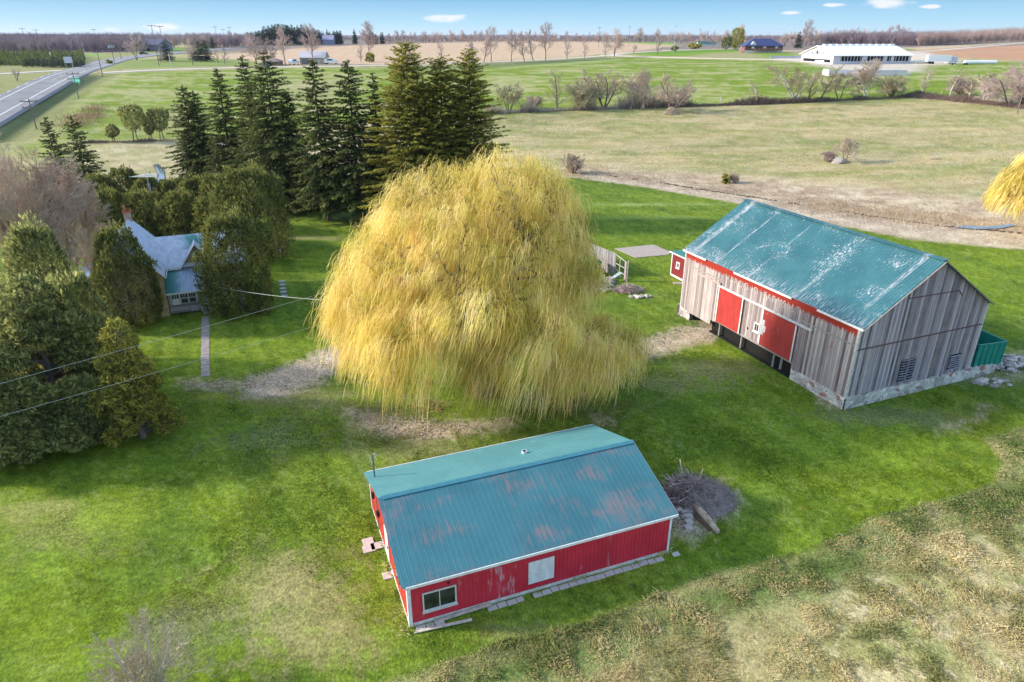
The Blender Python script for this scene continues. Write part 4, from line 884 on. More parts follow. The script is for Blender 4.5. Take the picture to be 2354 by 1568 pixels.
g = G(); g.box(-8.9, -7.6, 2.7, 3.2, .2, 2.6); bay = g.build('bay_window', WHITE, house); g = G()
for k in range(2): g.box(-8.75 + k * .6, -8.3 + k * .6, 2.67, 2.7, 1.2, 2.3)
g.build('pane', DARKGLASS, bay)
# straight garden path
p0, p1 = at(472, 728), at(472, 862); g = G(); v = p1 - p0; L_ = np.linalg.norm(v); d = v / L_; sd = np.array([-d[1], d[0], 0]); t = 0; k = 0
while t < L_:
    q = p0 + d * t; s_ = rng.normal(0, .03); g.poly([q + sd * (.36 + s_) + [0, 0, -.03], q - sd * (.36 - s_) + [0, 0, -.03], q - sd * (.36 - s_) + d * .56 + [0, 0, -.03], q + sd * (.36 + s_) + d * .56 + [0, 0, -.03]], (0, 0, .075)); t += .6
tag(g.build('garden_path', flat('old_path_slab', (.32, .27, .26), .9, .2, 2)), 'straight slab path leading from the house steps across the lawn', 'path')
p0, p1 = at(648, 648), at(655, 690); g = G(); v = p1 - p0; L_ = np.linalg.norm(v); d = v / L_; sd = np.array([-d[1], d[0], 0])
for k in range(5): q = p0 + d * (L_ * k / 5); g.box(q[0] - .33, q[0] + .33, q[1] - .3, q[1] + .25, -.05, .1 + .03 * (k % 2))
tag(g.build('stone_steps', flat('pale_step_stone', (.42, .40, .42), .9, .3, 3)), 'short row of pale stone steps in the lawn right of the cedar', 'steps')
P = at(642, 583); g = G(); g.box(-.22, .22, -.2, .2, .45, .85); ho_ = thing('white_hive', 'small white box on legs beside the round cedar', 'box', P); g.build('box', WHITE, ho_)
for a_ in (-.16, .16):
    for b_ in (-.14, .14): g = G(); g.box(a_ - .03, a_ + .03, b_ - .03, b_ + .03, 0, .45); g.build('leg', WHITE, ho_)
# ================================================================== TREES
def unit(v): return v / (np.linalg.norm(v, axis=-1, keepdims=True) + 1e-9)
barkm = Mat('bark', .95, .1); barkm.base(barkm.ramp(barkm.noise(3, 5, barkm.vec((2, 2, .5))), (.3, (.085, .065, .055)), (.7, (.21, .17, .145)))); barkm = barkm.m
pbark = flat('pale_bark', (.50, .46, .42), .9, .3, 3)
wbark = flat('willow_bark', (.19, .145, .10), .95, .35, 2)
twm = {}
def twigmat(name, c):
    if name not in twm:
        m = Mat(name, .9, .1); t = m.math('MULTIPLY_ADD', m.attr('tint', False), .6, m.math('MULTIPLY', m.noise(.3, 3), .4))
        m.base(m.ramp(t, (.2, tuple(v * .55 for v in c)), (.5, c), (.85, tuple(min(1, v * 1.6) for v in c)))); twm[name] = m.m
    return twm[name]
def lean_x(px, yb, yt, k=1.):
    """base pixel of an upright tree whose top is seen at px"""
    return px + k * (1177 - px) * (yb - yt) / (4300 - yt)
def spruce(seed, H, Rm, droop=.35, dens=1., pw=.62, z0=1.2, up_=0.):
    r = np.random.default_rng(seed); g = G(); S = []
    C, D, Sd, ln, wd, T = [], [], [], [], [], []
    z = z0
    while z < H - .3:
        f = (z - z0) / (H - z0); Rz = 1.55 * Rm * (1 - f) ** pw * (1 if f > .12 else .75 + 2 * f) + .15
        nb = max(4, int((7 - 2 * f) * dens)); a0 = r.uniform(0, 6.28)
        for k in range(nb):
            a = a0 + 6.283 * k / nb + r.normal(0, .25); L_ = Rz * r.uniform(.62, 1.15) * (1.18 if r.random() < .12 else 1)
            if r.random() < .07: continue
            z_b = z; z += r.normal(0, .22)
            rise = .25 + .5 * f; dr = droop * (1 - .6 * f); m_ = max(6, int(L_ * 17))
            t = r.uniform(.08, 1, m_) ** .75
            lat = np.array([-math.sin(a), math.cos(a), 0]); lo_ = r.normal(0, .20, m_) * L_ * (1.05 - t)
            px = np.cos(a) * L_ * t + lat[0] * lo_; py = np.sin(a) * L_ * t + lat[1] * lo_; pz = z + L_ * (rise * t * .5 - dr * t ** 1.5 + .22 * dr * t ** 4) + r.normal(0, .05, m_) - np.abs(lo_) * .25
            out_ = np.array([math.cos(a), math.sin(a), -.35 * dr * 2]); d_ = out_[None] + lat[None] * (np.sign(lo_) * r.uniform(.1, .9, m_))[:, None] + np.stack([r.normal(0, .15, m_), r.normal(0, .15, m_), r.normal(-.22 + up_, .28, m_)], 1)
            l_ = (.44 + .22 * (1 - t)) * (.75 + .35 * (1 - f)) * r.uniform(.75, 1.3, m_)
            C.append(np.stack([px, py, pz], 1)); D.append(d_); Sd.append(np.cross(d_, (0, 0, 1)) + r.normal(0, .45, (m_, 3)))
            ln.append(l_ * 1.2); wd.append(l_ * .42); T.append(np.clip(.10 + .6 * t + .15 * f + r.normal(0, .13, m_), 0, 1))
            if r.random() < .4: S.append((0, 0, z - .1, px[-1] * .7, py[-1] * .7, np.interp(.7, t, pz) if m_ > 1 else z, .05, .015))
            z = z_b
        z += r.uniform(.30, .44) * (1 if H > 12 else .7)
    n = 10; C.append(np.stack([r.normal(0, .08, n), r.normal(0, .08, n), H - r.uniform(0, 1.1, n)], 1)); D.append(r.normal(0, .3, (n, 3)) + [0, 0, .8]); Sd.append(r.normal(0, 1, (n, 3))); ln.append(np.full(n, .6)); wd.append(np.full(n, .2)); T.append(np.full(n, .7))
    g.leaves(np.concatenate(C), np.concatenate(D), np.concatenate(Sd), np.concatenate(ln), np.concatenate(wd), np.concatenate(T))
    tr = G(); tr.tube([(0, 0, -.3), (0, 0, H * .5), (0, 0, H - .2)], [H * .0125 + .06, H * .008 + .03, .02], 8); tr.segs(S)
    return g, tr
def lobed(seed, lobes, dens, size, up=.9, wdr=.42, gap=.0, inner=.25, zmin=.3, jit=.36, curl=0.):
    """sprays of small leaves on the skins of overlapping lobes (x, y, z, rx, ry, rz)"""
    r = np.random.default_rng(seed); Cs, Ds, Ts = [], [], []; lobes = np.array(lobes, float)
    for i, (x, y, z, a, b, c) in enumerate(lobes):
        n = int(dens * ((a * b) ** .8 * 1.6 + (a * c) ** .8 * 2.2 + 1))
        v = unit(r.normal(0, 1, (n, 3))); q = np.where(r.random(n) < inner, r.uniform(.45, .88, n), r.uniform(.86, 1.06, n))
        clump = fbm(v[:, 0] * 3 + i * 7 + 50, v[:, 2] * 3 + v[:, 1] * 3 + 50, 60 + i, 3)
        q = q * (.80 + .42 * clump)
        p = v * q[:, None] * [a, b, c] + [x, y, z]
        keep = p[:, 2] > zmin
        for j, L_ in enumerate(lobes):
            if j != i: keep &= (((p - L_[:3]) / (L_[3:] * .80)) ** 2).sum(1) > 1
        keep &= r.random(n) > gap * (clump < .47)
        p, v, cl_ = p[keep], v[keep], clump[keep]; n = len(p)
        nrm = unit(v / [a, b, c]); d = nrm * (.75 - curl) + [0, 0, up] + r.normal(0, jit, (n, 3))
        Cs.append(p); Ds.append(d); Ts.append(np.clip(.12 + 1.5 * (cl_ - .28) + r.normal(0, .16, n), 0, 1))
    C = np.concatenate(Cs); D = np.concatenate(Ds); T = np.concatenate(Ts); n = len(C)
    g = G(); s_ = size * r.uniform(.6, 1.35, n); g.leaves(C, D, r.normal(0, 1, (n, 3)), s_, s_ * wdr, T)
    return g
def cedar_lobes(seed, H, Rm, n=14, z0=.4, belly=.38, pointy=1.):
    """a tall flame of lobes: arborvitae"""
    r = np.random.default_rng(seed); L_ = [(0, 0, H * .47, Rm * .8, Rm * .8, H * .47), (0, 0, H * .3, Rm * .9, Rm * .9, H * .3)]
    for k in range(int(n * 2.2)):
        f = r.uniform(.06, .9); a = r.uniform(0, 6.28); Rz = Rm * (1 - abs(f - belly) / (1 - belly if f > belly else belly * 2.6)) ** (.62 * pointy)
        q = Rz * r.uniform(.55, .92); s_ = Rz * r.uniform(.20, .36) + .2; hz = min(H * .17 + s_, (1 - f) * H * .9) * r.uniform(.8, 1.15)
        L_.append((math.cos(a) * q, math.sin(a) * q, f * H * .93, s_, s_, max(hz, .5)))
    return L_
def bare(seed, H, spread, trunk, nb=(7, 6, 5, 4), r0=None, up=.35, stems=1, lean=(0, 0), twig=.012, crook=.16, ratio=.62):
    """leafless tree grown level by level; returns trunk and twig geometry"""
    r = np.random.default_rng(seed); S = [[], []]; r0 = r0 or H * .018; a = 6.28 * np.arange(stems) / stems + r.uniform(0, .6, stems); k_ = float(stems > 1)
    P = np.stack([np.cos(a) * .2 * k_, np.sin(a) * .2 * k_, a * 0 - .1], 1); D = unit(np.stack([lean[0] + np.cos(a) * .28 * k_, lean[1] + np.sin(a) * .28 * k_, a * 0 + 1], 1)); Ln = H * .8 * r.uniform(.85, 1.1, stems); Ra = np.full(stems, r0)
    for lv in range(len(nb) + 1):
        m_ = 4 if lv < 2 else 3; n = len(P); pts = [P]; q = D.copy(); rr_ = [Ra]; rend = np.maximum(Ra * .42, twig * .7)
        for i in range(m_):
            q = unit(q + r.normal(0, crook, (n, 3)) + np.array([0, 0, up * .18])); pts.append(pts[-1] + q * Ln[:, None] / m_); rr_.append(Ra + (rend - Ra) * (i + 1) / m_)
            S[0 if lv < 1 else 1].append(np.hstack([pts[-2], pts[-1], rr_[-2][:, None], rr_[-1][:, None]]))
        if lv == len(nb): break
        c = nb[lv]; t0 = trunk if lv == 0 else .18; t = t0 + (1 - t0) * (np.tile(np.arange(c), n) + r.random(n * c)) / c; par = np.repeat(np.arange(n), c)
        i = np.minimum((t * m_).astype(int), m_ - 1); f = (t * m_ - i)[:, None]; A = np.stack(pts, 0); RR_ = np.stack(rr_, 0); p0 = A[i, par]; p1 = A[i + 1, par]
        dd = unit(p1 - p0); o_ = unit(np.cross(dd, r.normal(0, 1, (n * c, 3)))); ang = (r.uniform(.45, 1., n * c) * (spread if lv == 0 else .85))[:, None]
        D = unit(dd * np.cos(ang) + o_ * np.sin(ang) + np.array([0, 0, up * .35])); P = p0 + (p1 - p0) * f; Ln = Ln[par] * ratio * (1.15 - .55 * t) * r.uniform(.75, 1.2, n * c); Ra = np.maximum(RR_[i, par] * (.62 if lv == 0 else .5), twig)
    out_ = []
    for k in (0, 1):
        g = G(); s_ = np.concatenate(S[k]); g.segs(s_, r.uniform(.2, .8, len(s_)), 5 if k == 0 else 3); out_.append(g)
    return out_
SPR = leafmat('spruce_needles', (.018, .030, .010), (.072, .092, .024), (.20, .21, .045), .25)
SPRY = leafmat('cedar_spruce_needles', (.08, .09, .016), (.26, .25, .04), (.48, .42, .08), .4)
CED = leafmat('cedar_sprays', (.045, .06, .018), (.15, .165, .045), (.34, .32, .08), .35)
CEDY = leafmat('cedar_sprays_golden', (.045, .055, .014), (.14, .145, .03), (.30, .28, .05), .25)
JUN = leafmat('juniper_sprays', (.075, .085, .035), (.255, .27, .09), (.50, .48, .16), .48)
GOLD = leafmat('budding_sprays', (.08, .09, .02), (.28, .27, .05), (.55, .47, .09), .4)
def tree(name, label, cat, P, parts, group=None, rz=0.):
    t = thing(name, label, cat, P, rz, group)
    for nm, g, m in parts: g.build(nm, m, t, tint=True)
    return t
# ---- the row of dark spruces.  (px, base row, top row, width px)
SR_ = ((418, 428, 196, 92, 'twin-topped spruce at the left end of the dark spruce row'), (497, 448, 158, 96, 'second spruce from the left in the dark row behind the cedar hedge'), (556, 458, 128, 92, 'tall spruce in the dark row, left of the tallest broad one'),
       (605, 482, 121, 148, 'broad tallest spruce of the dark row behind the round cedar'), (716, 506, 133, 108, 'lone-topped spruce with gaps of field on both sides'), (797, 506, 137, 128, 'spruce with pale tip just left of the golden green cedars'), (856, 500, 166, 62, 'thin dark spruce squeezed between the row and the golden green cedars'))
for i, (px, yb, yt, wp, lb) in enumerate(SR_):
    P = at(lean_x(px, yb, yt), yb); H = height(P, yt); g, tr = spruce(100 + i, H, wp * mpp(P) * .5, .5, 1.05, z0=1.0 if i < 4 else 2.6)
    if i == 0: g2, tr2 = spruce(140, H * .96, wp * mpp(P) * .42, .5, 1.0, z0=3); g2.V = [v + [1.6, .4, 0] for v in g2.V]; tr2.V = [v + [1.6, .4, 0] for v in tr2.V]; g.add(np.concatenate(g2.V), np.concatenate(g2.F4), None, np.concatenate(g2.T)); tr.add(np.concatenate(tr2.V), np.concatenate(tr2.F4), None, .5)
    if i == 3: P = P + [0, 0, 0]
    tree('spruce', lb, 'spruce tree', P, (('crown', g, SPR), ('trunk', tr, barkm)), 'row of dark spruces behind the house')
P = at(690, 478); g, tr = spruce(150, height(P, 205), 52 * mpp(P), .5, 1.0); tree('spruce', 'lower spruce filling the right shoulder of the broad tallest one', 'spruce tree', P, (('crown', g, SPR), ('trunk', tr, barkm)), 'row of dark spruces behind the house')
# ---- dense golden green conifers right of the row
for k_, (px, yb, yt, wp, lb) in enumerate(((925, 512, 97, 165, 'tallest golden green conifer rising behind the willow, left of its pair'), (1005, 512, 128, 135, 'golden green conifer in the middle of the clump behind the willow'), (1072, 508, 113, 135, 'rightmost golden green conifer with dark branches reaching right'), (966, 516, 190, 110, 'lower golden green conifer filling the notch between the tallest one and its neighbour'))):
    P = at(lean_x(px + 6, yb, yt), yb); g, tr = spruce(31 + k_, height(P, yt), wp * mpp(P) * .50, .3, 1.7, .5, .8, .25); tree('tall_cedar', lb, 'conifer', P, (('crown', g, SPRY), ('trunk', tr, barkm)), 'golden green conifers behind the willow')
# ---- round cedars and hedge near the house
def cedar(seed, px, yb, yt, wp, lb, mat, group=None, size=.36, dens=70, n=16, belly=.34, name='cedar', gap=.25, up=.9, zmin=.25, tkmat=None, z0=.4):
    P = at(px, yb); H = height(P, yt); Rm = wp * mpp(P) * .42
    g = lobed(seed, cedar_lobes(seed, H, Rm, n, belly=belly), dens * 2.4, size, up, .42, gap, .3, zmin); tr = G(); tr.tube([(0, 0, -.3), (.1, 0, H * .4), (0, 0, H * .8)], [.16 + H * .012, .1, .04], 7)
    return tree(name, lb, 'cedar tree', P, (('crown', g, mat), ('trunk', tr, tkmat or barkm)), group)
hg = 'cedar hedge behind the house'
for i, (px, yb, yt, wp, lb) in enumerate(((232, 520, 392, 100, 'leftmost rounded cedar of the hedge behind the farmhouse'), (288, 512, 376, 96, 'second rounded cedar of the hedge, left of the antenna mast'), (346, 520, 398, 92, 'hedge cedar under the antenna mast'), (398, 520, 405, 92, 'hedge cedar right of the antenna mast'),
        (452, 522, 398, 96, 'hedge cedar above the farmhouse gable'), (500, 532, 392, 92, 'hedge cedar touching the big round one'), (255, 548, 430, 100, 'front hedge cedar left of the farmhouse chimney'), (330, 548, 432, 110, 'front hedge cedar behind the farmhouse chimney'), (420, 552, 430, 110, 'front hedge cedar above the cross roof'), (490, 560, 440, 100, 'front hedge cedar at the right end of the roof'))):
    cedar(200 + i, lean_x(px, yb, yt, .5), yb, yt, wp * 1.15, lb, CED, hg, .42, 52, 12, .4)
cedar(220, 597, 592, 371, 205, 'big round cedar standing tall right of the farmhouse', CED, None, .40, 62, 26, .36)
cedar(221, 560, 714, 476, 176, 'golden topped cedar in front of the farmhouse at the right', CED, None, .32, 80, 26, .36)
cedar(222, 311, 742, 506, 156, 'dark cedar in front of the farmhouse at the left', CED, None, .32, 80, 24, .34)
P = at(285, 735); gs = bare(61, height(P, 545), .8, .1, (9, 8, 7, 5), .12, .7, 4, (-.1, 0), .014, .12, .5)
tree('dead_cedar', 'tangle of bare tan twigs leaning against the dark cedar before the house', 'dead tree', P, (('trunk', gs[0], barkm), ('twigs', gs[1], twigmat('tan_twigs', (.48, .37, .27)))))
# ---- dark conifers at the left
for i, (px, yb, yt, wp, lb) in enumerate(((103, 452, 270, 62, 'dark flat-branched conifer left of its taller neighbour above the bare tree'), (163, 462, 266, 76, 'dark conifer right of its neighbour above the bare tree'))):
    P = at(lean_x(px, yb, yt), yb); g, tr = spruce(160 + i, height(P, yt), wp * mpp(P) * .5, .25, .8, z0=1.5); tree('dark_conifer', lb, 'conifer', P, (('crown', g, SPR), ('trunk', tr, barkm)), 'two dark conifers at the left')
# ---- small field cedars
for i, (px, yb, yt, wp, lb) in enumerate(((263, 326, 284, 30, 'smallest round cedar at the field edge left of the spruces'), (314, 326, 237, 56, 'tallest field-edge cedar left of the spruces'), (349, 324, 262, 30, 'slender field-edge cedar between two taller ones'), (374, 322, 247, 46, 'field-edge cedar beside the twin-topped spruce'))):
    P = at(px, yb); H = height(P, yt); Rm = wp * mpp(P) * .5; L_ = [(0, 0, H * .62, Rm * .8, Rm * .8, H * .36)] + [(math.cos(a) * Rm * .5, math.sin(a) * Rm * .5, H * z_, Rm * .5, Rm * .5, H * .16) for a, z_ in zip(rng.uniform(0, 6.28, 8), rng.uniform(.4, .85, 8))]
    g = lobed(230 + i, L_, 60, .6, .6, .45, .4, .3); tr = G()
    for dx in (-.5, .3): tr.tube([(dx * Rm * .5, 0, -.2), (0, 0, H * .6)], [.13, .06], 6)
    tree('field_cedar', lb, 'cedar tree', P, (('crown', g, JUN), ('trunk', tr, barkm)), 'cedars on the field edge')
# ---- foreground trees at the left edge
def loose(seed, px, yb, yt, wp, lb, mat, n, size, dens, name, gap=.6, tk=barkm, low=.12, cat='conifer', group=None, squash=1., flatz=.45):
    """open crown: layered pads of foliage on visible limbs"""
    P = at(px, yb); H = height(P, yt); Rm = wp * mpp(P) * .5; r = np.random.default_rng(seed); L_ = []; tr = G(); S = []
    for k in range(n):
        f = low + (1 - low) * (k + r.random()) / n; a = r.uniform(0, 6.28); Rz = Rm * min(1., (1 - f) ** .75 * 1.3); q = Rz * r.uniform(.25, .86); s_ = Rm * r.uniform(.09, .20) + .2
        c = (math.cos(a) * q, math.sin(a) * q, f * H * .97); L_.append((*c, s_, s_, s_ * r.uniform(.8, 1.3) * flatz + .2)); S.append((0, 0, max(.3, c[2] - q * .45), *c, .07 + .02 * q, .02))
        for _ in range(3): o = r.normal(0, s_ * .6, 3); S.append((c[0] * .6, c[1] * .6, max(.3, c[2] - q * .18), c[0] + o[0], c[1] + o[1], c[2] + o[2] * .3, .03, .01))
    g = lobed(seed, L_, dens * 3.4, size * 1.15, .3, .30, gap * 1.2, .45, .15, .75); tr.tube([(0, 0, -.3), (.1, .1, H * .5), (0, 0, H * .92)], [.28, .18, .05], 8); tr.segs(S)
    return tree(name, lb, cat, P, (('crown', g, mat), ('trunk', tr, tk)), group)
fg = 'loose junipers at the left edge'
cedar(41, 160, 860, 490, 190, 'tall golden tipped juniper at the left edge before the bare tree', JUN, fg, .40, 50, 30, .3, 'juniper', .4)
cedar(47, 235, 935, 610, 190, 'second tall juniper at the left edge, right of the golden tipped one', JUN, fg, .40, 50, 34, .34, 'juniper', .45)
loose(42, 150, 985, 640, 350, 'widest grey green juniper spreading over the lower left lawn', JUN, 105, .34, 52, 'juniper', .45, group=fg)
loose(43, 5, 1050, 760, 330, 'low dark juniper cut by the left edge of the lawn', JUN, 80, .32, 52, 'juniper', .45, group=fg)
loose(44, 195, 1010, 880, 220, 'low skirt juniper sweeping down to the lawn left of the yellow green tree', JUN, 50, .30, 56, 'juniper', .4, group=fg)
loose(45, 50, 1060, 905, 260, 'lowest juniper bush at the left edge touching the shaded lawn', JUN, 60, .30, 56, 'juniper', .4, group=fg)
loose(46, 330, 1005, 748, 190, 'yellow green budding tree with a white trunk base at the lower left', GOLD, 85, .30, 40, 'budding_tree', .35, barkm, .10, 'tree', flatz=.8)
# ---- the large bare tree at the left, and other leafless trees close by
P = at(120, 690); gs = bare(71, height(P, 338), .85, .12, (9, 9, 8, 6), .30, .4, 4, (0, 0), .016, .13, .56)
tree('bare_tree', 'large leafless tree with a haze of pinkish grey twigs at the left edge', 'bare tree', P, (('trunk', gs[0], barkm), ('twigs', gs[1], twigmat('pink_grey_twigs', (.50, .375, .29)))))
P = at(180, 640); gs = bare(72, height(P, 400), .9, .1, (9, 8, 8, 6), .22, .4, 3, (.1, 0), .016, .13, .56)
tree('bare_tree', 'smaller leafless tree right of the large one by the house', 'bare tree', P, (('trunk', gs[0], barkm), ('twigs', gs[1], twigmat('pink_grey_twigs', (.50, .375, .29)))))
P = at(345, 1620); gs = bare(73, 4.0, 1.0, .05, (8, 7, 6), .05, .35, 8, (0, 0), .008, .16, .55)
tree('bare_shrub', 'leafless grey shrub poking in at the bottom edge of the lawn', 'shrub', P, (('trunk', gs[0], pbark), ('twigs', gs[1], twigmat('grey_twigs', (.46, .37, .27)))))
# ---- the great yellow willow
def willow(seed, P, lobes, ntuft, nst, label, wind=(-.42, -.05), wd=.028, ln=(1.8, 4.4), limbs=7, bot=1.4, dense_top=1.):
    r = np.random.default_rng(seed); t = thing('willow', label, 'willow tree', P)
    lobes = np.array(lobes, float); A = lobes[:, 3] * lobes[:, 4]; pr = A / A.sum(); org = []
    while len(org) < ntuft:
        i = r.choice(len(lobes), p=pr); x, y, z, a, b, c = lobes[i]; v = unit(r.normal(0, 1, 3)); v[2] = abs(v[2]) * 1.05 - .22
        q = r.uniform(.62, 1.) ** .5 if r.random() < .8 else r.uniform(.35, .8); p = np.array([x, y, z]) + v * q * [a, b, c]
        if p[2] < 2.5: continue
        inside = sum(((p - L_[:3]) / (L_[3:] * .72)) @ ((p - L_[:3]) / (L_[3:] * .72)) < 1 for L_ in lobes)
        if inside and r.random() < .55: continue
        org.append((*p, *unit(v * [1, 1, .4])))
    org = np.array(org)
    # trunk and limbs
    tr = G(); S = []; tr.tube([(0, 0, -.4), (.15, 0, 1.6), (.1, .1, 3.2)], [.95, .72, .68], 12)
    ends = org[r.choice(len(org), 600, replace=False)]
    ls = []
    for k in range(limbs):
        a = 6.283 * k / limbs + r.uniform(-.3, .3); e_ = np.array([math.cos(a) * r.uniform(4.5, 8), math.sin(a) * r.uniform(4, 6.5), r.uniform(9, 15)])
        pts = [np.array([.1, .1, 2.9])]
        for j in range(1, 7): f = j / 6; pts.append(np.array([.1, .1, 2.9]) * (1 - f) + e_ * f + np.array([0, 0, 1.8 * math.sin(f * 3.14)]) + r.normal(0, .25, 3))
        tr.tube(pts, np.linspace(.42, .10, 7), 7); ls += pts[2:]
    ls = np.array(ls)
    sub = org[r.choice(len(org), 110, replace=False), :3] * [.86, .86, .9]; nodes = []
    for q1 in sub:
        j = np.argmin(((ls - q1) ** 2).sum(1) + 4 * np.maximum(0, ls[:, 2] - q1[2] + .5)); q0 = ls[j]; c_ = (q0 + q1) / 2 + r.normal(0, .5, 3) + [0, 0, .5]; f = np.linspace(0, 1, 7)[:, None]
        pt = q0 * (1 - f) ** 2 + c_ * 2 * f * (1 - f) + q1 * f * f + r.normal(0, .07, (7, 3)); pt[0] = q0; w_ = np.linspace(.13, .045, 7)
        for i in range(6): S.append((*pt[i], *pt[i + 1], w_[i], w_[i + 1]))
        nodes += list(pt[2:])
    nodes = np.array(nodes)
    for e_ in ends:
        p = e_[:3]; q = nodes[np.argmin(((nodes - p) ** 2).sum(1))]; m_ = (p + q) / 2 + r.normal(0, .2, 3) + [0, 0, .25]; S += [(*q, *m_, .035, .024), (*m_, *p, .024, .01)]
    tr.segs(S, .5, 4); tr.build('trunk', wbark, t, tint=True)
    # hanging strands, gathered in locks
    n = ntuft * nst; o = np.repeat(org, nst, 0); hi = np.clip((org[:, 2] - 6) / 8, 0, 1); lock = np.repeat(r.uniform(*ln, ntuft) * (1.15 - .62 * hi), nst); shade = np.repeat(r.normal(0, .17, ntuft) + (fbm(org[:, 0] / 1.6 + 40, org[:, 2] / 1.6 + org[:, 1] / 2 + 40, 97, 3) - .5) * 1.3, nst)
    L_ = lock * r.uniform(.55, 1.15, n); L_ = np.minimum(L_, np.maximum(1.0, (o[:, 2] - bot - 3.4 * np.clip((-o[:, 0] - 7) / 3.5, 0, 1) - 1.6 * np.clip((o[:, 0] - 8.5) / 3, 0, 1)) * 1.02 + r.normal(0, .35, n) - np.repeat(np.abs(r.normal(0, 1.1, ntuft)), nst)))
    h = r.uniform(0, 6.283, n); sp = r.uniform(0, 1, n) ** .6; out_ = o[:, 3:5] * .75 + np.stack([np.cos(h), np.sin(h)], 1) * sp[:, None] * .62
    wv = np.stack([wind[0] + r.normal(0, .07, n) + np.repeat(r.normal(0, .20, ntuft), nst) + .22 * np.clip((-o[:, 0] - 2) / 6, 0, 1), wind[1] + r.normal(0, .07, n)], 1)
    st0 = o[:, :3] + r.normal(0, .34, (n, 3)); m_ = 7; ts = np.linspace(0, 1, m_); PT = []
    rise = r.uniform(.1, .55, n)
    for t_ in ts:
        u_ = t_ * L_; hx = out_ * (1 - np.exp(-u_ / .75))[:, None] * .85 + wv * (u_ ** 1.25)[:, None] * .42; dz = rise * (1 - np.exp(-u_ / .4)) - np.maximum(0, u_ - .35 * (1 - np.exp(-u_ / .35)))
        PT.append(np.concatenate([st0[:, :2] + hx, (st0[:, 2] + dz)[:, None]], 1))
    PT = np.stack(PT, 1); PT += np.cumsum(r.normal(0, .035, PT.shape), 1); PT[:, :, 2] = np.maximum(PT[:, :, 2], .12)
    th = r.uniform(0, 3.14, n); sd = np.stack([np.cos(th), np.sin(th), np.zeros(n)], 1)[:, None]; w_ = (wd * np.array([.7, 1, 1.15, 1.15, 1.05, .8, .25]))[None, :, None]
    V = np.stack([PT - sd * w_ / 2, PT + sd * w_ / 2], 2).reshape(-1, 3)
    b_ = np.arange(n)[:, None] * (2 * m_) + np.arange(m_ - 1)[None] * 2; b_ = b_.ravel(); Q = np.stack([b_, b_ + 1, b_ + 3, b_ + 2], 1)
    base_t = .5 + shade + r.normal(0, .12, n); T = np.repeat(np.clip(base_t, 0, 1), 2 * m_)
    g = G(); g.add(V, Q, None, T); g.build('crown', WIL, t, tint=True)
    return t
WIL = leafmat('willow_strands', (.33, .28, .055), (.93, .72, .19), (1., .86, .40), .45, .6)
_n = WIL.node_tree; _r = [q for q in _n.nodes if q.type == 'VALTORGB'][0]; _z = _n.nodes.new('ShaderNodeTexNoise'); _z.inputs['Scale'].default_value = .8; _z.inputs['Detail'].default_value = 4; _tc = _n.nodes.new('ShaderNodeTexCoord'); _n.links.new(_tc.outputs['Object'], _z.inputs[0])
_c = _n.nodes.new('ShaderNodeValToRGB'); _n.links.new(_z.outputs[0], _c.inputs[0]); _e = _c.color_ramp.elements; _e[0].position = .36; _e[0].color = (.90, .98, .85, 1); _e[1].position = .64; _e[1].color = (1., .94, 1.15, 1); _q = _e.new(.5); _q.color = (1, 1, 1, 1)
_m = _n.nodes.new('ShaderNodeMix'); _m.data_type = 'RGBA'; _m.blend_type = 'MULTIPLY'; _m.inputs[0].default_value = 1; _tg = [l.to_socket for l in _r.outputs[0].links]
_n.links.new(_r.outputs[0], _m.inputs[6]); _n.links.new(_c.outputs[0], _m.inputs[7])
for _s in _tg: _n.links.new(_m.outputs[2], _s)
W0 = at(1112, 905)
WX, WY = W0[0], W0[1]
willow(5, W0, ((-.8, 0, 9.8, 9.0, 8.0, 9.4), (2.2, 1, 13.0, 6.2, 6, 7.4), (4.6, 1.5, 12.8, 3.6, 5, 5.6), (-5.4, -1.0, 9.0, 6.0, 6.2, 7.4), (-7.0, -1.5, 7.0, 4.0, 4.6, 4.6), (-3.5, -4.8, 6.4, 5.4, 4.4, 5.6), (8.6, -1.6, 4.2, 4.0, 4.4, 3.6), (4.0, -4.2, 5.4, 5.0, 4.2, 4.6), (4.2, 2.0, 8.6, 3.4, 4.6, 5.6), (-2.5, 0, 14.2, 5.4, 5, 5.4), (1.2, 0, 15.6, 3.0, 4, 4.8), (4.8, 0, 15.4, 2.3, 3, 3.6), (-4.6, -1, 14.6, 2.3, 3, 3.2), (-7.6, -1, 12.2, 2.2, 3, 3.0), (-9.2, -2, 8.6, 1.9, 3, 2.6), (7.0, -.5, 10.4, 2.2, 3, 2.8), (10.4, -2, 5.4, 2.0, 3, 2.4), (0, -7.2, 10.4, 2.6, 2.4, 3), (-5, -7.4, 8.2, 2.4, 2.2, 2.8), (4.4, -6.6, 8.4, 2.4, 2.2, 2.8), (7.6, -5.2, 5.6, 2.2, 2.2, 2.6)), 3300, 20,
       'huge golden weeping willow in the middle of the yard', ln=(1.3, 3.8), wd=.026)
P = at(2410, 538); willow(6, P, ((0, 0, 6.5, 8.6, 7.5, 7.8), (-5, -1, 5.4, 4.8, 4.5, 5.6), (-2, -1, 9, 5.5, 5, 4.5)), 1100, 18, 'golden willow half cut off by the right edge beside the creek', ln=(1.2, 3.0), wd=.05, bot=1.)
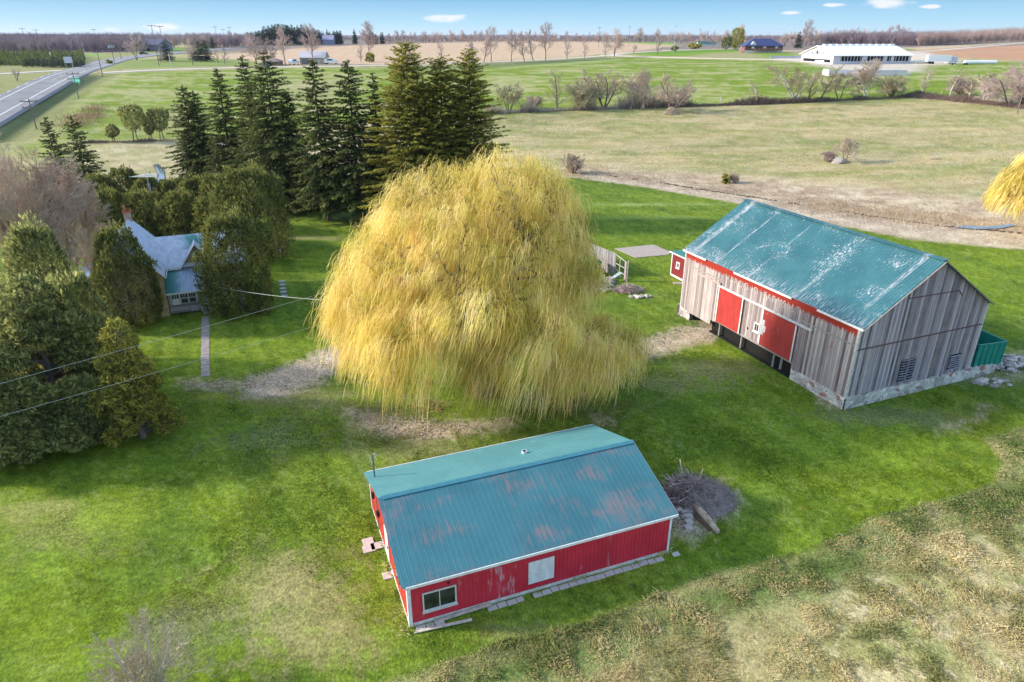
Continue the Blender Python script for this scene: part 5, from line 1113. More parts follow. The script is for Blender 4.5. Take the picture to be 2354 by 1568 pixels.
# fallen willow limb and cut branches on the grass
P = at(1300, 925); t = thing('fallen_limb', 'tangle of fallen orange brown willow branches on the grass at the willow right side', 'fallen branches', P)
gs = bare(81, 4.2, 1.5, .02, (9, 7, 6), .07, -.15, 5, (.0, -.2), .012, .25, .55); gs[0].build('branch', wbark, t, tint=True); gs[1].build('twigs', twigmat('orange_twigs', (.50, .32, .14)), t, tint=True)
P = at(985, 935); g = G(); S, _ = twigs(60, (1.4, .9), .25, 83, (.01, .02), (.7, 1.8)); g.segs(S); tag(g.build('fallen_twigs', twigmat('orange_twigs', (.50, .32, .14)), None, False, P, tint=True), 'few fallen yellow twigs on the grass before the willow', 'fallen branches')
P = at(1130, 905); gs = bare(84, 5.5, .5, .05, (7, 6, 5), .05, .8, 12, (0, 0), .012, .1, .5); t = thing('sucker_shoots', 'reddish brown shoots crowding the foot of the willow trunk', 'shoots', P); gs[0].build('stem', wbark, t, tint=True); gs[1].build('twigs', twigmat('red_brown_twigs', (.34, .19, .11)), t, tint=True)
# ================================================================== PASTURE, FENCE ROW, SCRAP
FT = twigmat('field_twigs', (.52, .41, .32)); FTG = twigmat('olive_twigs', (.46, .40, .25)); FTP = twigmat('purple_twigs', (.50, .38, .34))
def baretree(seed, label, px, yb, yt, kind, tw, bk=None, group=None, lean=(0, 0), name='bare_tree', cat='bare tree'):
    P = at(px, yb); H = height(P, yt); k = dict(kind); tg = k.pop('twig', None) or max(.012, .15 * mpp(P)); gs = bare(seed, H, twig=tg, lean=lean, **k)
    return tree(name, label, cat, P, (('trunk', gs[0], bk or barkm), ('twigs', gs[1], tw)), group)
ROUND = dict(spread=1.15, trunk=.16, nb=(10, 8, 7, 5), up=.12, stems=2, ratio=.60, crook=.13)
TALL = dict(spread=.95, trunk=.12, nb=(18, 9, 8), up=.15, stems=1, ratio=.36, crook=.1)
MULTI = dict(spread=.95, trunk=.22, nb=(9, 8, 8, 5), up=.12, stems=4, ratio=.46, crook=.12)
BUSH = dict(spread=1.2, trunk=.05, nb=(10, 9, 8), up=.1, stems=10, ratio=.5)
fr = 'leafless trees of the fence row'
for i, (px, yb, yt, kd, tw, bk, lb, lean) in enumerate((
    (1280, 252, 150, TALL, FT, None, 'slim leafless tree in the fence row, left of the wide many-stemmed one', (0, 0)),
    (1340, 252, 180, BUSH, FTG, None, 'low leafless bush between the slim tree and the wide many-stemmed tree', (0, 0)),
    (1388, 249, 152, MULTI, FT, None, 'widest many-stemmed leafless tree of the fence row', (.05, 0)),
    (1488, 244, 162, ROUND, FT, None, 'rounded leafless tree with a short stout trunk in the fence row', (0, 0)),
    (1543, 258, 168, MULTI, FT, None, 'twisted leafless tree growing from the ivy covered stump', (.1, 0)),
    (1226, 250, 215, BUSH, FT, None, 'dark low shrub at the left part of the fence row', (0, 0)),
    (1170, 258, 192, MULTI, FTG, None, 'leafless sapling clump just right of the golden green conifers', (0, 0)),
    (1738, 238, 182, TALL, FT, pbark, 'thin pale leafless tree on the fence line before the hay field', (0, 0)),
    (1826, 235, 138, MULTI, FTG, pbark, 'tall many-stemmed leafless tree left of the dairy barn', (0, 0)),
    (1858, 234, 140, TALL, FTG, None, 'straight tall leafless tree next to the many-stemmed one', (0, 0)),
    (1884, 231, 142, TALL, FTG, None, 'leaning dark-trunked leafless tree below the dairy barn gable', (.16, 0)),
    (1928, 229, 172, ROUND, FTG, None, 'small round olive leafless tree on the fence line', (0, 0)),
    (1990, 224, 140, ROUND, FT, pbark, 'pale crowned leafless tree before the concrete bunker', (0, 0)),
    (2045, 224, 168, BUSH, FTG, None, 'low spreading bush right of the pale crowned tree', (0, 0)),
    (2118, 219, 148, TALL, FT, pbark, 'white trunked birch on the fence line right of the dairy barn', (.15, 0)),
    (2182, 226, 152, TALL, FTG, pbark, 'leaning white trunked sapling among the thicket', (.14, 0)),
    (2228, 228, 158, TALL, FTG, pbark, 'second leaning white trunked sapling of the thicket', (.12, 0)),
    (2262, 232, 160, MULTI, FTG, pbark, 'bushy leafless tree in the middle of the thicket', (.08, 0)),
    (2318, 242, 148, ROUND, FTP, None, 'large purplish leafless tree near the right edge of the thicket', (0, 0)),
    (2350, 244, 165, BUSH, FTP, None, 'brown leafless bush cut by the right edge', (0, 0)),
    (2205, 220, 172, BUSH, FTP, None, 'purplish bush behind the leaning saplings', (0, 0)))):
    q_ = {id(MULTI): 1.4, id(TALL): 1.35, id(ROUND): 1.4, id(BUSH): 1.3}[id(kd)]; o_ = baretree(300 + i, lb, px, yb, yt, kd, tw, bk, fr, lean); o_.scale = (q_, q_, 1)
for i, (px, yb, yt, kd, tw, lb) in enumerate(((1318, 398, 350, BUSH, FT, 'round leafless shrub in the pasture right of the willow top'), (1942, 372, 310, ROUND, FT, 'small leafless tree growing behind the boulder in the pasture'), (1688, 420, 396, BUSH, FT, 'low brown shrub beside the tiny evergreen in the pasture'), (1905, 372, 345, BUSH, FTP, 'low reddish shrub left of the boulder in the pasture'))):
    baretree(330 + i, lb, px, yb, yt, dict(kd, nb=(9, 8, 6, 4) if kd is BUSH else (9, 8, 6, 5)), tw, None, None, name='bare_shrub', cat='shrub')
P = at(1667, 421); g, tr = spruce(335, height(P, 396), .75, .2, 1, z0=.1); tree('small_evergreen', 'tiny evergreen bush beside the low brown shrub in the pasture', 'evergreen', P, (('crown', g, SPRY), ('trunk', tr, barkm)))
P = at(1929, 374); g = rocks(9, 0, .9, .6, .6, 44, .6, 1.15); tag(g.build('boulder', rockm, None, False, P, tint=True), 'grey boulder heap in the open pasture under the small bare tree', 'boulder')
P = at(2150, 366); g = G(); S, _ = twigs(26, (1.1, .5), .2, 45, (.03, .07), (.5, 1.4)); g.segs(S); tag(g.build('fallen_branches', FT, None, False, P, tint=True), 'few dead branches lying in the pasture right of the boulder', 'fallen branches')
P = at(1543, 262); g = G(); S, _ = twigs(900, (2.2, 1.6), 1.7, 46, (.03, .07), (.4, 1.1)); g.segs(S, rng.uniform(.2, .9, len(S))); tag(g.build('overgrown_stump', FT, None, False, P, tint=True), 'ivy covered stump mound standing out from the fence row', 'stump')
# brush growing along the fence line
def hedge_brush(name, P, n, hmax, wdt, mat, label, kind='stuff', sz=(.05, .10)):
    P = np.array([at(*q) for q in P]); d = np.r_[0, np.cumsum(np.linalg.norm(np.diff(P, axis=0), axis=1))]; t = rng.uniform(0, d[-1], n)
    x = np.interp(t, d, P[:, 0]) + rng.normal(0, wdt, n); y = np.interp(t, d, P[:, 1]) + rng.normal(0, wdt, n); z = terr(x, y); k = fbm(t / 7, t * 0, 71, 3)
    h = hmax * np.clip((k - .25) * 2.2, .12, 1.2) * rng.uniform(.3, 1, n); a = rng.uniform(0, 6.28, n); l_ = h * rng.uniform(.2, .9, n)
    w_ = rng.uniform(*sz, n); S = np.stack([x, y, z - .05, x + np.cos(a) * l_, y + np.sin(a) * l_, z + h, w_, w_ * .3], 1)
    g = G(); g.segs(S, rng.uniform(.1, .8, n)); o = g.build(name, mat, tint=True); return tag(o, label, 'brush', None, kind)
FD = twigmat('fence_brush', (.20, .14, .115))
hedge_brush('fence_row_brush', ((1120, 262), (1200, 258), (1300, 254), (1400, 250), (1500, 247), (1560, 245), (1700, 241), (1830, 236), (1950, 230), (2060, 225), (2120, 221)), 12000, 2.4, .8, FD, 'dark low brush along the pasture fence line')
hedge_brush('sapling_row', ((1118, 262), (1200, 257), (1300, 253), (1400, 249), (1500, 246), (1570, 244)), 5000, 7.5, 1.0, FT, 'thin leafless saplings filling the left part of the fence row', sz=(.03, .06))
hedge_brush('thicket_brush', ((2110, 222), (2160, 226), (2220, 232), (2280, 238), (2354, 246), (2420, 252)), 9000, 3.2, 2.2, twigmat('thicket_brush', (.27, .185, .15)), 'reddish brown brush of the thicket at the right')
hedge_brush('field_edge_brush', ((190, 328), (260, 327), (330, 325), (400, 322)), 1500, 1.2, .8, FD, 'low brush at the foot of the field edge cedars')
hedge_brush('cattail_patch', ((205, 270), (215, 255), (222, 240)), 900, 2.4, 2.2, twigmat('cattail_tan', (.50, .33, .18)), 'orange tan reeds in the ditch beside the highway')
hedge_brush('reed_bed', ((165, 290), (185, 275), (200, 262)), 1400, 2.0, 3.0, twigmat('cattail_tan', (.50, .33, .18)), 'orange tan reeds at the ditch bend left of the hay field')
hedge_brush('road_bank_brush', ((-20, 250), (40, 222), (70, 208)), 1200, 1.0, 2.5, twigmat('bank_brush', (.36, .27, .19)), 'dry weeds on the far bank of the highway')
fpm = flat('fence_post_wood', (.50, .44, .38), .9, .3, 2)
ps = [(1610, 243), (1655, 241), (1770, 238), (1786, 238), (1842, 233), (2085, 222), (2140, 222), (2160, 222)]
for i, (px, py) in enumerate(ps):
    P = at(px, py); h_ = 2.6 if i in (1, 2) else 1.6; g = G(); g.tube([(0, 0, -.2), (.05 * i, 0, h_)], [.14, .11], 6)
    tag(g.build('fence_post', fpm, None, False, P), 'weathered wooden post of the pasture fence line', 'fence post', 'posts of the pasture fence')

hedge_brush('marsh_stalks', ((1330, 398), (1480, 412), (1640, 436), (1850, 470), (2060, 498), (2354, 520), (2450, 530)), 16000, .75, 3.6, twigmat('dead_stalks', (.55, .42, .28)), 'dead stalks and tussocks of the wet ground along the creek', sz=(.02, .05))
def scatter(name, n, P, hm, mat, label, seed):
    r = np.random.default_rng(seed); q = np.array(pp(*P)); x = r.uniform(q[:, 0].min(), q[:, 0].max(), n); y = r.uniform(q[:, 1].min(), q[:, 1].max(), n); k = (sdf(x, y, q) < 0) & (fbm(x / 6, y / 6, seed, 3) + r.normal(0, .08, n) > .5); x, y = x[k], y[k]; n = len(x)
    z = terr(x, y); h = hm * r.uniform(.3, 1.3, n); a = r.uniform(0, 6.28, n); l_ = h * r.uniform(.2, 1., n); w_ = r.uniform(.03, .07, n); g = G(); g.segs(np.stack([x, y, z - .03, x + np.cos(a) * l_, y + np.sin(a) * l_, z + h, w_, w_ * .4], 1), r.uniform(0, 1, n)); return tag(g.build(name, mat, tint=True), label, 'grass', None, 'stuff')
scatter('pasture_tufts', 60000, ((1160, 268), (1560, 262), (2100, 230), (2354, 252), (2400, 440), (1900, 410), (1330, 385), (1180, 330)), .16, twigmat('pasture_straw', (.50, .42, .20)), 'dry grass tufts scattered over the open pasture', 98)
# ---------------- board fence, scrap and old machine right of the willow
a_, b_ = at(1350, 606), at(1413, 634); v = b_ - a_; L_ = np.hypot(v[0], v[1]); bf = thing('board_fence', 'tall grey board fence standing behind the scrap heap right of the willow', 'fence', a_, math.atan2(v[1], v[0]))
bfm = plank('fence_boards', (.27, .245, .255), (.13, .115, .12), (.40, .37, .38), None, .21, 0)
g = G(); k = 0; x = -2.0
while x < L_: hgt_ = 2.75 + rng.normal(0, .07); g.box(x, x + .19, -.02, .02, 0.02, hgt_); x += .205
g.build('board', bfm, bf)
g = G()
for z_ in (.6, 1.7, 2.7): g.box(-2, L_, .02, .10, z_, z_ + .12)
g.build('rail', GREYWOOD, bf)
a_, b_ = at(1413, 634), at(1438, 647); v = b_ - a_; L_ = np.hypot(v[0], v[1]); rfn = thing('rail_fence', 'open pole rail fence ending at a broad grey post right of the board fence', 'fence', a_, math.atan2(v[1], v[0]))
for z0_, z1_ in ((2.7, 2.3), (1.6, 1.5), (.8, .7)): g = G(); g.tube([(-.1, .06, z0_), (L_, .06, z1_)], [.05, .04], 6); g.build('rail', fpm, rfn)
g = G(); g.box(L_ - .28, L_ + .05, -.08, .08, -.1, 2.35); g.build('post', flat('broad_post', (.33, .27, .27), .9, .3, 4), rfn)
g = G(); g.tube([(L_ + .25, 0, -.2), (L_ + .3, 0, 2.7)], [.06, .05], 6); g.build('post', fpm, rfn)
g = G(); g.tube([(L_ * .35, .1, -.2), (L_ * .35, .1, 2.3)], [.06, .05], 6); g.build('post', fpm, rfn)
P = at(1352, 634); mc = thing('old_machine', 'derelict green machine with rounded top and dark slatted side beside the board fence', 'machine', P, .35)
gm = painted('faded_green_paint', (.10, .26, .13), (.30, .33, .22), .55, .66, (1.5, 1.5, 1.5), .6)
g = G(); pr_ = [(-1.5, 1.55), (-1.45, 1.85), (-1.1, 2.1), (-.4, 2.22), (.4, 2.22), (1.1, 2.1), (1.45, 1.85), (1.5, 1.55)]
for i in range(len(pr_) - 1): (xa, za), (xb, zb) = pr_[i], pr_[i + 1]; g.add([(xa, -.7, za), (xb, -.7, zb), (xb, .9, zb), (xa, .9, za)], [(0, 1, 2, 3)])
g.poly([(x, -.7, z) for x, z in pr_], (0, .03, 0)); g.poly([(x, .9, z) for x, z in pr_], (0, .03, 0)); g.build('hood', gm, mc)
g = G(); g.box(-1.4, 1.4, -.6, .8, .5, 1.55); g.build('body', BLACK, mc)
g = G()
for k in range(4): g.box(-1.45, 1.45, -.68, -.6, .62 + k * .25, .70 + k * .25)
g.build('slat', flat('slat_pale_green', (.38, .42, .36), .7, .2), mc)
for x_ in (-1.0, 1.0): g = G(); g.tube([(x_, -.62, .38), (x_, -.38, .38)], .38, 14); g.build('wheel', BLACK, mc)
P = at(1381, 640); wh = thing('rusty_wheel', 'rusty red iron wheel propped in front of the grey board fence', 'wheel', P, .5); rust = flat('rust_red', (.26, .05, .03), .8, .35, 5)
g = G(); pts = [(math.cos(a) * .62, 0, .62 + math.sin(a) * .62) for a in np.linspace(0, 6.283, 19)]; g.tube(pts, .05, 6); g.build('rim', rust, wh)
g = G()
for a in np.linspace(0, 6.283, 9)[:-1]: g.bar((0, 0, .62), (math.cos(a) * .6, 0, .62 + math.sin(a) * .6), .04, .03, (0, 1, 0))
g.build('spoke', rust, wh)
scr = twigmat('scrap_grey', (.36, .32, .32))
P = at(1362, 655); t = thing('scrap_heap', 'heap of grey scrap boards, poles and stones between the willow and the board fence', 'scrap heap', P)
S, _ = twigs(70, (2.6, 1.8), .5, 51, (.03, .08), (.8, 3.0)); g = G(); g.segs(S, rng.uniform(.2, 1, len(S)), 4); g.build('pole', scr, t, tint=True)
g = G()
for k in range(26):
    p = rng.normal(0, 1, 3) * [1.3, .8, .12] + [0, 0, .35]; d = unit(rng.normal(0, 1, 3) * [1, 1, .25]); g.bar(p - d * rng.uniform(.3, .9), p + d * rng.uniform(.3, .9), rng.uniform(.12, .35), .04)
g.build('board', flat('scrap_board', (.34, .30, .32), .85, .5, 2), t)
g = rocks(120, 0, 1.8, 1.2, .4, 52, .08, .24); g.V = [v + [-.6, -1.2, 0] for v in g.V]; g.build('rubble', rockm, t, tint=True)
P = at(1398, 648); g = G()
for k in range(7): g.box(-.7 + k * .2, -.6 + k * .2, -.6, .6, .3, .36)
g.box(-.72, .74, -.6, -.5, .1, .3); g.box(-.72, .74, .5, .6, .1, .3); o = g.build('wooden_pallet', flat('pallet_grey', (.42, .36, .35), .9, .3, 4), None, False, P); o.rotation_euler = (.25, 0, .5); tag(o, 'grey wooden pallet tipped against the foot of the board fence', 'pallet')
a_, b_ = at(1408, 648), at(1426, 640); v = b_ - a_; g = G(); g.bar((0, 0, .5), tuple(v + [0, 0, .75]), .5, .05); g.tube([(0, 0, 0), (0, 0, .5)], .04, 6); g.tube([tuple(v), tuple(v + [0, 0, .7])], .04, 6)
tag(g.build('metal_trough', flat('trough_pale', (.42, .50, .47), .5, .3), None, False, a_), 'pale green metal trough lying before the rail fence', 'trough')
P = at(1442, 668); t = thing('brush_pile', 'low heap of reddish brush in the grass right of the scrap heap', 'brush pile', P)
dome((1.9, 1.1), .5, 14, 16).build('clippings', flat('reddish_clippings', (.27, .17, .15), 1, .5, 6), t); S, _ = twigs(320, (1.9, 1.1), .5, 53, (.012, .03), (.4, 1.4)); g = G(); g.segs(S, rng.uniform(.2, 1, len(S))); g.build('branch', brushm, t, tint=True)

# ---------------- service pole hidden in the willow, wires, guy marker
P = at(908, 880); HP = 9.75; pole = thing('service_pole', 'service pole with a grey transformer standing inside the willow left side', 'utility pole', P)
g = G(); g.tube([(0, 0, -.3), (-.1, 0, HP)], [.17, .12], 10); g.build('pole', GREYWOOD, pole)
g = G(); g.tube([(-.35, -.25, 7.6), (-.35, -.25, 8.6)], .27, 12); tf = g.build('transformer', flat('transformer_grey', (.55, .55, .56), .5, .1), pole); g = G(); g.tube([(-.4, -.3, 8.6), (-.4, -.3, 8.85)], .06, 6); g.build('bushing', WHITE, tf)
top = P + [-.1, 0, HP - .1]; low = P + [-.1, -.1, 7.2]
LP = np.array([-60.0, 10.0, 0]); lpole = thing('service_pole', 'utility pole out past the left edge carrying the two wires over the junipers', 'utility pole', LP); g = G(); g.tube([(0, 0, -.3), (0, 0, 8.8)], [.17, .12], 10); g.build('pole', GREYWOOD, lpole)
wm_ = flat('wire_pale', (.50, .50, .46), .5, .1)
def wire(a, b, sag, label, r_=.022, name='wire', m_=24):
    a, b = np.array(a, float), np.array(b, float); t = np.linspace(0, 1, m_)[:, None]; p = a + (b - a) * t; p[:, 2] -= sag * 4 * (t * (1 - t))[:, 0]
    g = G(); g.tube(p - a, r_, 4, cap=False); return tag(g.build(name, wm_, None, False, a), label, 'wire')
wire(LP + [0, 0, 7.9], top, .45, 'upper wire crossing the lawn from the left edge into the willow', .011)
wire(LP + [0, 0, 7.0], low, .6, 'lower wire crossing the lawn from the left edge into the willow', .011)
hp = HO + np.array([math.cos(HA) * 3.6 - math.sin(HA) * .1, math.sin(HA) * 3.6 + math.cos(HA) * .1, 3.05]); wire(hp, low + [0, 0, .2], .5, 'thick pale wire from the farmhouse porch roof into the willow', .019)
P2 = at(950, 893); g = G(); g.tube([(-.35, .5, 3.2), (0, 0, .02)], .05, 6); tag(g.build('guy_marker', flat('yellow_plastic', (.75, .52, .03), .5, .05), None, False, P2), 'bright yellow guy wire marker leaning under the left willow branches', 'marker')
# antenna mast by the house
P = at(368, 545); HA_ = height(P, 385); am = thing('antenna_mast', 'lattice antenna mast with horizontal rods rising over the cedar hedge', 'antenna', P); g = G()
for a in (0, 2.1, 4.2): g.tube([(math.cos(a) * .22, math.sin(a) * .22, 0), (math.cos(a) * .12, math.sin(a) * .12, HA_ - 2.2)], .03, 5)
z = .3
while z < HA_ - 2.4:
    for a in (0, 2.1, 4.2): g.bar((math.cos(a) * .2, math.sin(a) * .2, z), (math.cos(a + 2.1) * .2, math.sin(a + 2.1) * .2, z + .4), .02, .02)
    z += .5
g.tube([(0, 0, HA_ - 2.6), (0, 0, HA_)], .035, 6); g.build('lattice', flat('galvanised', (.45, .46, .48), .4, .1), am)
g = G()
for k in range(9): w_ = 1.9 - .13 * k; g.tube([(-w_, -1.2 + k * .3, HA_ - 1.1), (w_, -1.2 + k * .3, HA_ - 1.1)], .022, 4)
g.tube([(0, -1.3, HA_ - 1.1), (0, 1.4, HA_ - 1.1)], .03, 5); g.build('antenna_rods', WHITE, am)

# ---------------- rough grass blades of the foreground
def blades(name, n, box, test, hmin, hmax, mat, label, seed, lean=(.3, .1)):
    r = np.random.default_rng(seed); x = r.uniform(box[0], box[1], n); y = r.uniform(box[2], box[3], n); k = test(x, y, r); x, y = x[k], y[k]; n = len(x)
    cl = fbm(x / 1.1, y / 1.1, 81, 3); h = (hmin + (hmax - hmin) * np.clip((cl - .3) * 2.2, 0, 1.2)) * r.uniform(.6, 1.3, n); z = terr(x, y) - .02
    dirn = fbm(x / 3.5, y / 3.5, 82, 2) * 9; lx = np.cos(dirn) * lean[0] + r.normal(0, .35, n); ly = np.sin(dirn) * lean[0] + r.normal(0, .35, n)
    a = r.uniform(0, 3.14, n); wd = r.uniform(.012, .032, n) * np.clip(y / 30, .7, 1.6); sx, sy = np.cos(a) * wd, np.sin(a) * wd
    b0 = np.stack([x - sx, y - sy, z], 1); b1 = np.stack([x + sx, y + sy, z], 1); m0 = np.stack([x + lx * h * .5, y + ly * h * .5, z + h * .75], 1); t_ = np.stack([x + lx * h * 1.3, y + ly * h * 1.3, z + h * .9], 1)
    V = np.stack([b0, b1, m0, t_], 1).reshape(-1, 3); i = np.arange(n)[:, None] * 4; T = np.concatenate([i + [[0, 1, 2]], i + [[1, 3, 2]]])
    tc_ = np.clip(.5 + (fbm(x / 2.4, y / 2.4, 83, 4) - .5) * 2.6 + r.normal(0, .18, n), 0, 1)
    g = G(); g.add(V, None, T, np.repeat(tc_, 4)); return tag(g.build(name, mat, tint=True), label, 'grass', None, 'stuff')
RG = leafmat('rough_grass_blades', (.34, .34, .13), (.58, .49, .25), (.80, .70, .44), .55); EG = leafmat('edge_grass_blades', (.18, .26, .07), (.30, .36, .12), (.56, .52, .25), .5)
def t_rough(x, y, r):
    d = sdf(x, y, LAWN_P); u = np.abs(x) / np.maximum(y, 1); return (d > .1) & (y < 66) & (r.random(len(x)) < np.clip(34 / np.maximum(y, 1), .3, 1) ** 2)
blades('rough_grass', 1250000, (-14, 62, 11, 66), t_rough, .05, .22, RG, 'rough tufted straw and green grass at the lower right', 91)
def t_lawn(x, y, r):
    d = sdf(x, y, LAWN_P); u = np.abs(x) / np.maximum(y, 1); p = np.stack([x - SO[0], y - SO[1]], 1); a, b = p @ sx_, p @ sy_
    return (d < 0) & (u < .85) & (r.random(len(x)) < np.clip(30 / y, .25, 1)) & ~((a > -.1) & (a < SL + .1) & (b > -.5) & (b < SW)) & (fbm(x / 5, y / 5, 85, 3) > .40)
blades('lawn_grass', 800000, (-44, 44, 19, 58), t_lawn, .03, .07, leafmat('lawn_blades', (.085, .125, .006), (.18, .235, .01), (.34, .34, .05), .45), 'short mown grass of the yard', 94, (.5, .1))
def t_edge(x, y, r):
    d = sdf(x, y, LAWN_P); return (d > -.12) & (d < 2.2 + 1.5 * (fbm(x / 4, y / 4, 84, 2) - .5)) & (y < 62)
blades('edge_grass', 380000, (-16, 56, 11, 60), t_edge, .08, .28, EG, 'taller green grass along the mown lawn edge', 92)
def t_foot(x, y, r):
    p = np.stack([x - SO[0], y - SO[1]], 1); u, v = p @ sx_, p @ sy_; d = np.maximum(np.maximum(-u, u - SL), np.maximum(-v, v - SW)); s_ = d > .03
    return s_ & (d < .28) & (r.random(len(x)) < .8 - d * 2) | (s_ & (u < 0) & (d < .9) & (v < 3) & (r.random(len(x)) < .7 - d * .7))
blades('foot_grass', 60000, (-10, 12, 23, 45), t_foot, .08, .32, leafmat('foot_grass_blades', (.13, .21, .03), (.36, .42, .08), (.6, .56, .25), .4), 'unmown grass along the foot of the red shed', 93)
# ================================================================== FAR COUNTRY
def hipblock(parent, L_, W_, z0, ze, zr, wallm, roofm, ov=.6, hip=0., wname='wall'):
    g = G(); g.box(0, L_, 0, W_, z0, ze)
    if hip == 0: g.poly([(0.01, 0, ze), (.01, W_, ze), (.01, W_ / 2, zr - .1)], (.1, 0, 0)); g.poly([(L_ - .01, 0, ze), (L_ - .01, W_, ze), (L_ - .01, W_ / 2, zr - .1)], (-.1, 0, 0))
    g.build(wname, wallm, parent); k = (zr - ze) / (W_ / 2); zo = ze - ov * k; g = G()
    for s_ in (0, 1):
        ye = -ov if s_ == 0 else W_ + ov; h = hip
        g.poly([(-ov, ye, zo), (L_ + ov, ye, zo), (L_ + ov - h - (ov if h else 0), W_ / 2, zr), (-ov + h + (ov if h else 0), W_ / 2, zr)], (0, 0, .15))
    if hip:
        for xe, xr in ((-ov, h), (L_ + ov, L_ - h)): g.poly([(xe, -ov, zo), (xe, W_ + ov, zo), (xr, W_ / 2, zr)], (0, 0, .15))
    return g.build('roof', roofm, parent)
wroof = flat('white_metal_roof', (.80, .80, .82), .45, .05, .3); wwall = flat('white_metal_wall', (.74, .73, .70), .6, .08, .5)
gwall = flat('pale_grey_wall', (.50, .50, .54), .7, .12, .5); navy = flat('dark_blue_roof', (.045, .06, .16), .6, .15, .6); brick = flat('red_brick_far', (.20, .075, .07), .9, .25, 1.5); tanw = flat('tan_siding', (.42, .35, .26), .8, .15, .6)
# ---- dairy barn: gable end at left, long open side to the right
A_ = at(1833, 145); B_ = at(1914, 148); C_ = at(2092, 146)
ex = C_ - B_; LX = np.hypot(ex[0], ex[1]); rz = math.atan2(ex[1], ex[0]); db = thing('dairy_barn', 'long white dairy barn with open dark sides and a low white gable roof', 'barn', (B_[0], B_[1], B_[2]), rz)
WX_ = 36.0; MP = mpp(B_); ze = 19 * MP; zr = 38 * MP
g = G(); g.box(0, LX, 0, .3, 0, ze * .34); g.box(0, LX, WX_ - .3, WX_, 0, ze); g.box(0, .3, .3, WX_ - .3, 0, ze * .98); g.box(LX - .3, LX, .3, WX_ - .3, 0, ze * .98)
for a, b in ((0, .09), (.365, .43), (.645, .69), (.74, .78), (.975, 1)): g.box(a * LX, b * LX, 0, .3, ze * .34, ze)
g.build('wall', gwall, db)
g = G(); g.poly([(-.02, 0, ze), (-.02, WX_, ze), (-.02, WX_ / 2, zr - .1)], (.3, 0, 0)); g.poly([(LX, 0, ze), (LX, WX_, ze), (LX, WX_ / 2, zr - .1)], (-.3, 0, 0)); g.box(-.12, 0, .0, WX_, ze * .55, ze); g.build('gable_wall', wwall, db)
g = G(); g.box(.35, LX - .35, .6, .7, ze * .3, ze); g.build('dark_opening', BLACK, db)
g = G()
for k in range(22): x = LX * (.1 + .87 * k / 21); g.box(x - .12, x + .12, .05, .35, ze * .34, ze)
g.box(0, LX, -.05, .05, ze * .9, ze); g.build('post', gwall, db)
g = G(); g.box(LX * .385, LX * .412, -.06, 0, 0, ze * .5); g.build('door', BLACK, db)
g = G(); g.box(-.2, -.12, 3, WX_ - 3, ze * .18, ze * .5); g.build('end_opening', BLACK, db); g = G(); g.box(-.26, -.2, 9, 19, 0, ze * .36); g.build('end_door', wwall, db)
g = G(); ov = 1.2; zo = ze - ov * (zr - ze) / (WX_ / 2)
for s_ in (-ov, WX_ + ov): g.poly([(-ov, s_, zo), (LX + ov, s_, zo), (LX + ov, WX_ / 2, zr), (-ov, WX_ / 2, zr)], (0, 0, .25))
g.build('roof', wroof, db)
for k in range(11): x = LX * (.06 + .088 * k); g = G(); g.box(x, x + 2.6, WX_ / 2 - 1, WX_ / 2 + 1, zr, zr + .9); g.build('roof_vent', wroof, db)
g = G(); g.poly([(-.32, WX_ / 2, zr - 4.2), (-.32, WX_ / 2 + 1.0, zr - 2.9), (-.32, WX_ / 2, zr - 1.6), (-.32, WX_ / 2 - 1.0, zr - 2.9)], (.05, 0, 0)); g.build('diamond_window', flat('dark_green_glass', (.02, .10, .08), .4, .1), db)
tx = bpy.data.curves.new('barn_name', 'FONT'); tx.body = 'HILLREHOLM'; tx.size = 2.6; tx.extrude = .02; tx.align_x = 'CENTER'; to = bpy.data.objects.new('tmp', tx); col.objects.link(to); bpy.context.view_layer.update()
me = bpy.data.meshes.new_from_object(to); bpy.data.objects.remove(to)
for v in me.vertices: x_, y_, z_ = v.co; v.co = (-.2 - z_, WX_ / 2 - x_, ze * 1.02 + y_ * .8)
me.materials.append(flat('name_letters_grey', (.20, .19, .19), .7, .05)); lo_ = bpy.data.objects.new('lettering', me); col.objects.link(lo_); lo_.parent = db
concp = flat('bunker_concrete', (.62, .58, .58), .9, .1, .4)
P = at(1955, 172); t = thing('bunker', 'low pale concrete bunker walls below the dairy barn', 'bunker', P, rz - .1)
g = G(); g.box(-12, 24, 0, .5, 0, 1.9); g.box(-12, -11.5, -6, 0, 0, 2.4); g.build('wall', concp, t); g = G(); g.box(-12, 22, -7, -6.5, -.2, .9); g.box(-12, 22, -6.5, 0, -.2, .1); g.build('floor_slab', concp, t)
P = at(1962, 168)
P = at(1745, 140); g = G(); g.box(0, 30, 0, .4, 0, 1.4); o = g.build('retaining_wall', gwall, None, False, at(1770, 134)); tag(o, 'low grey retaining wall left of the dairy barn', 'wall')
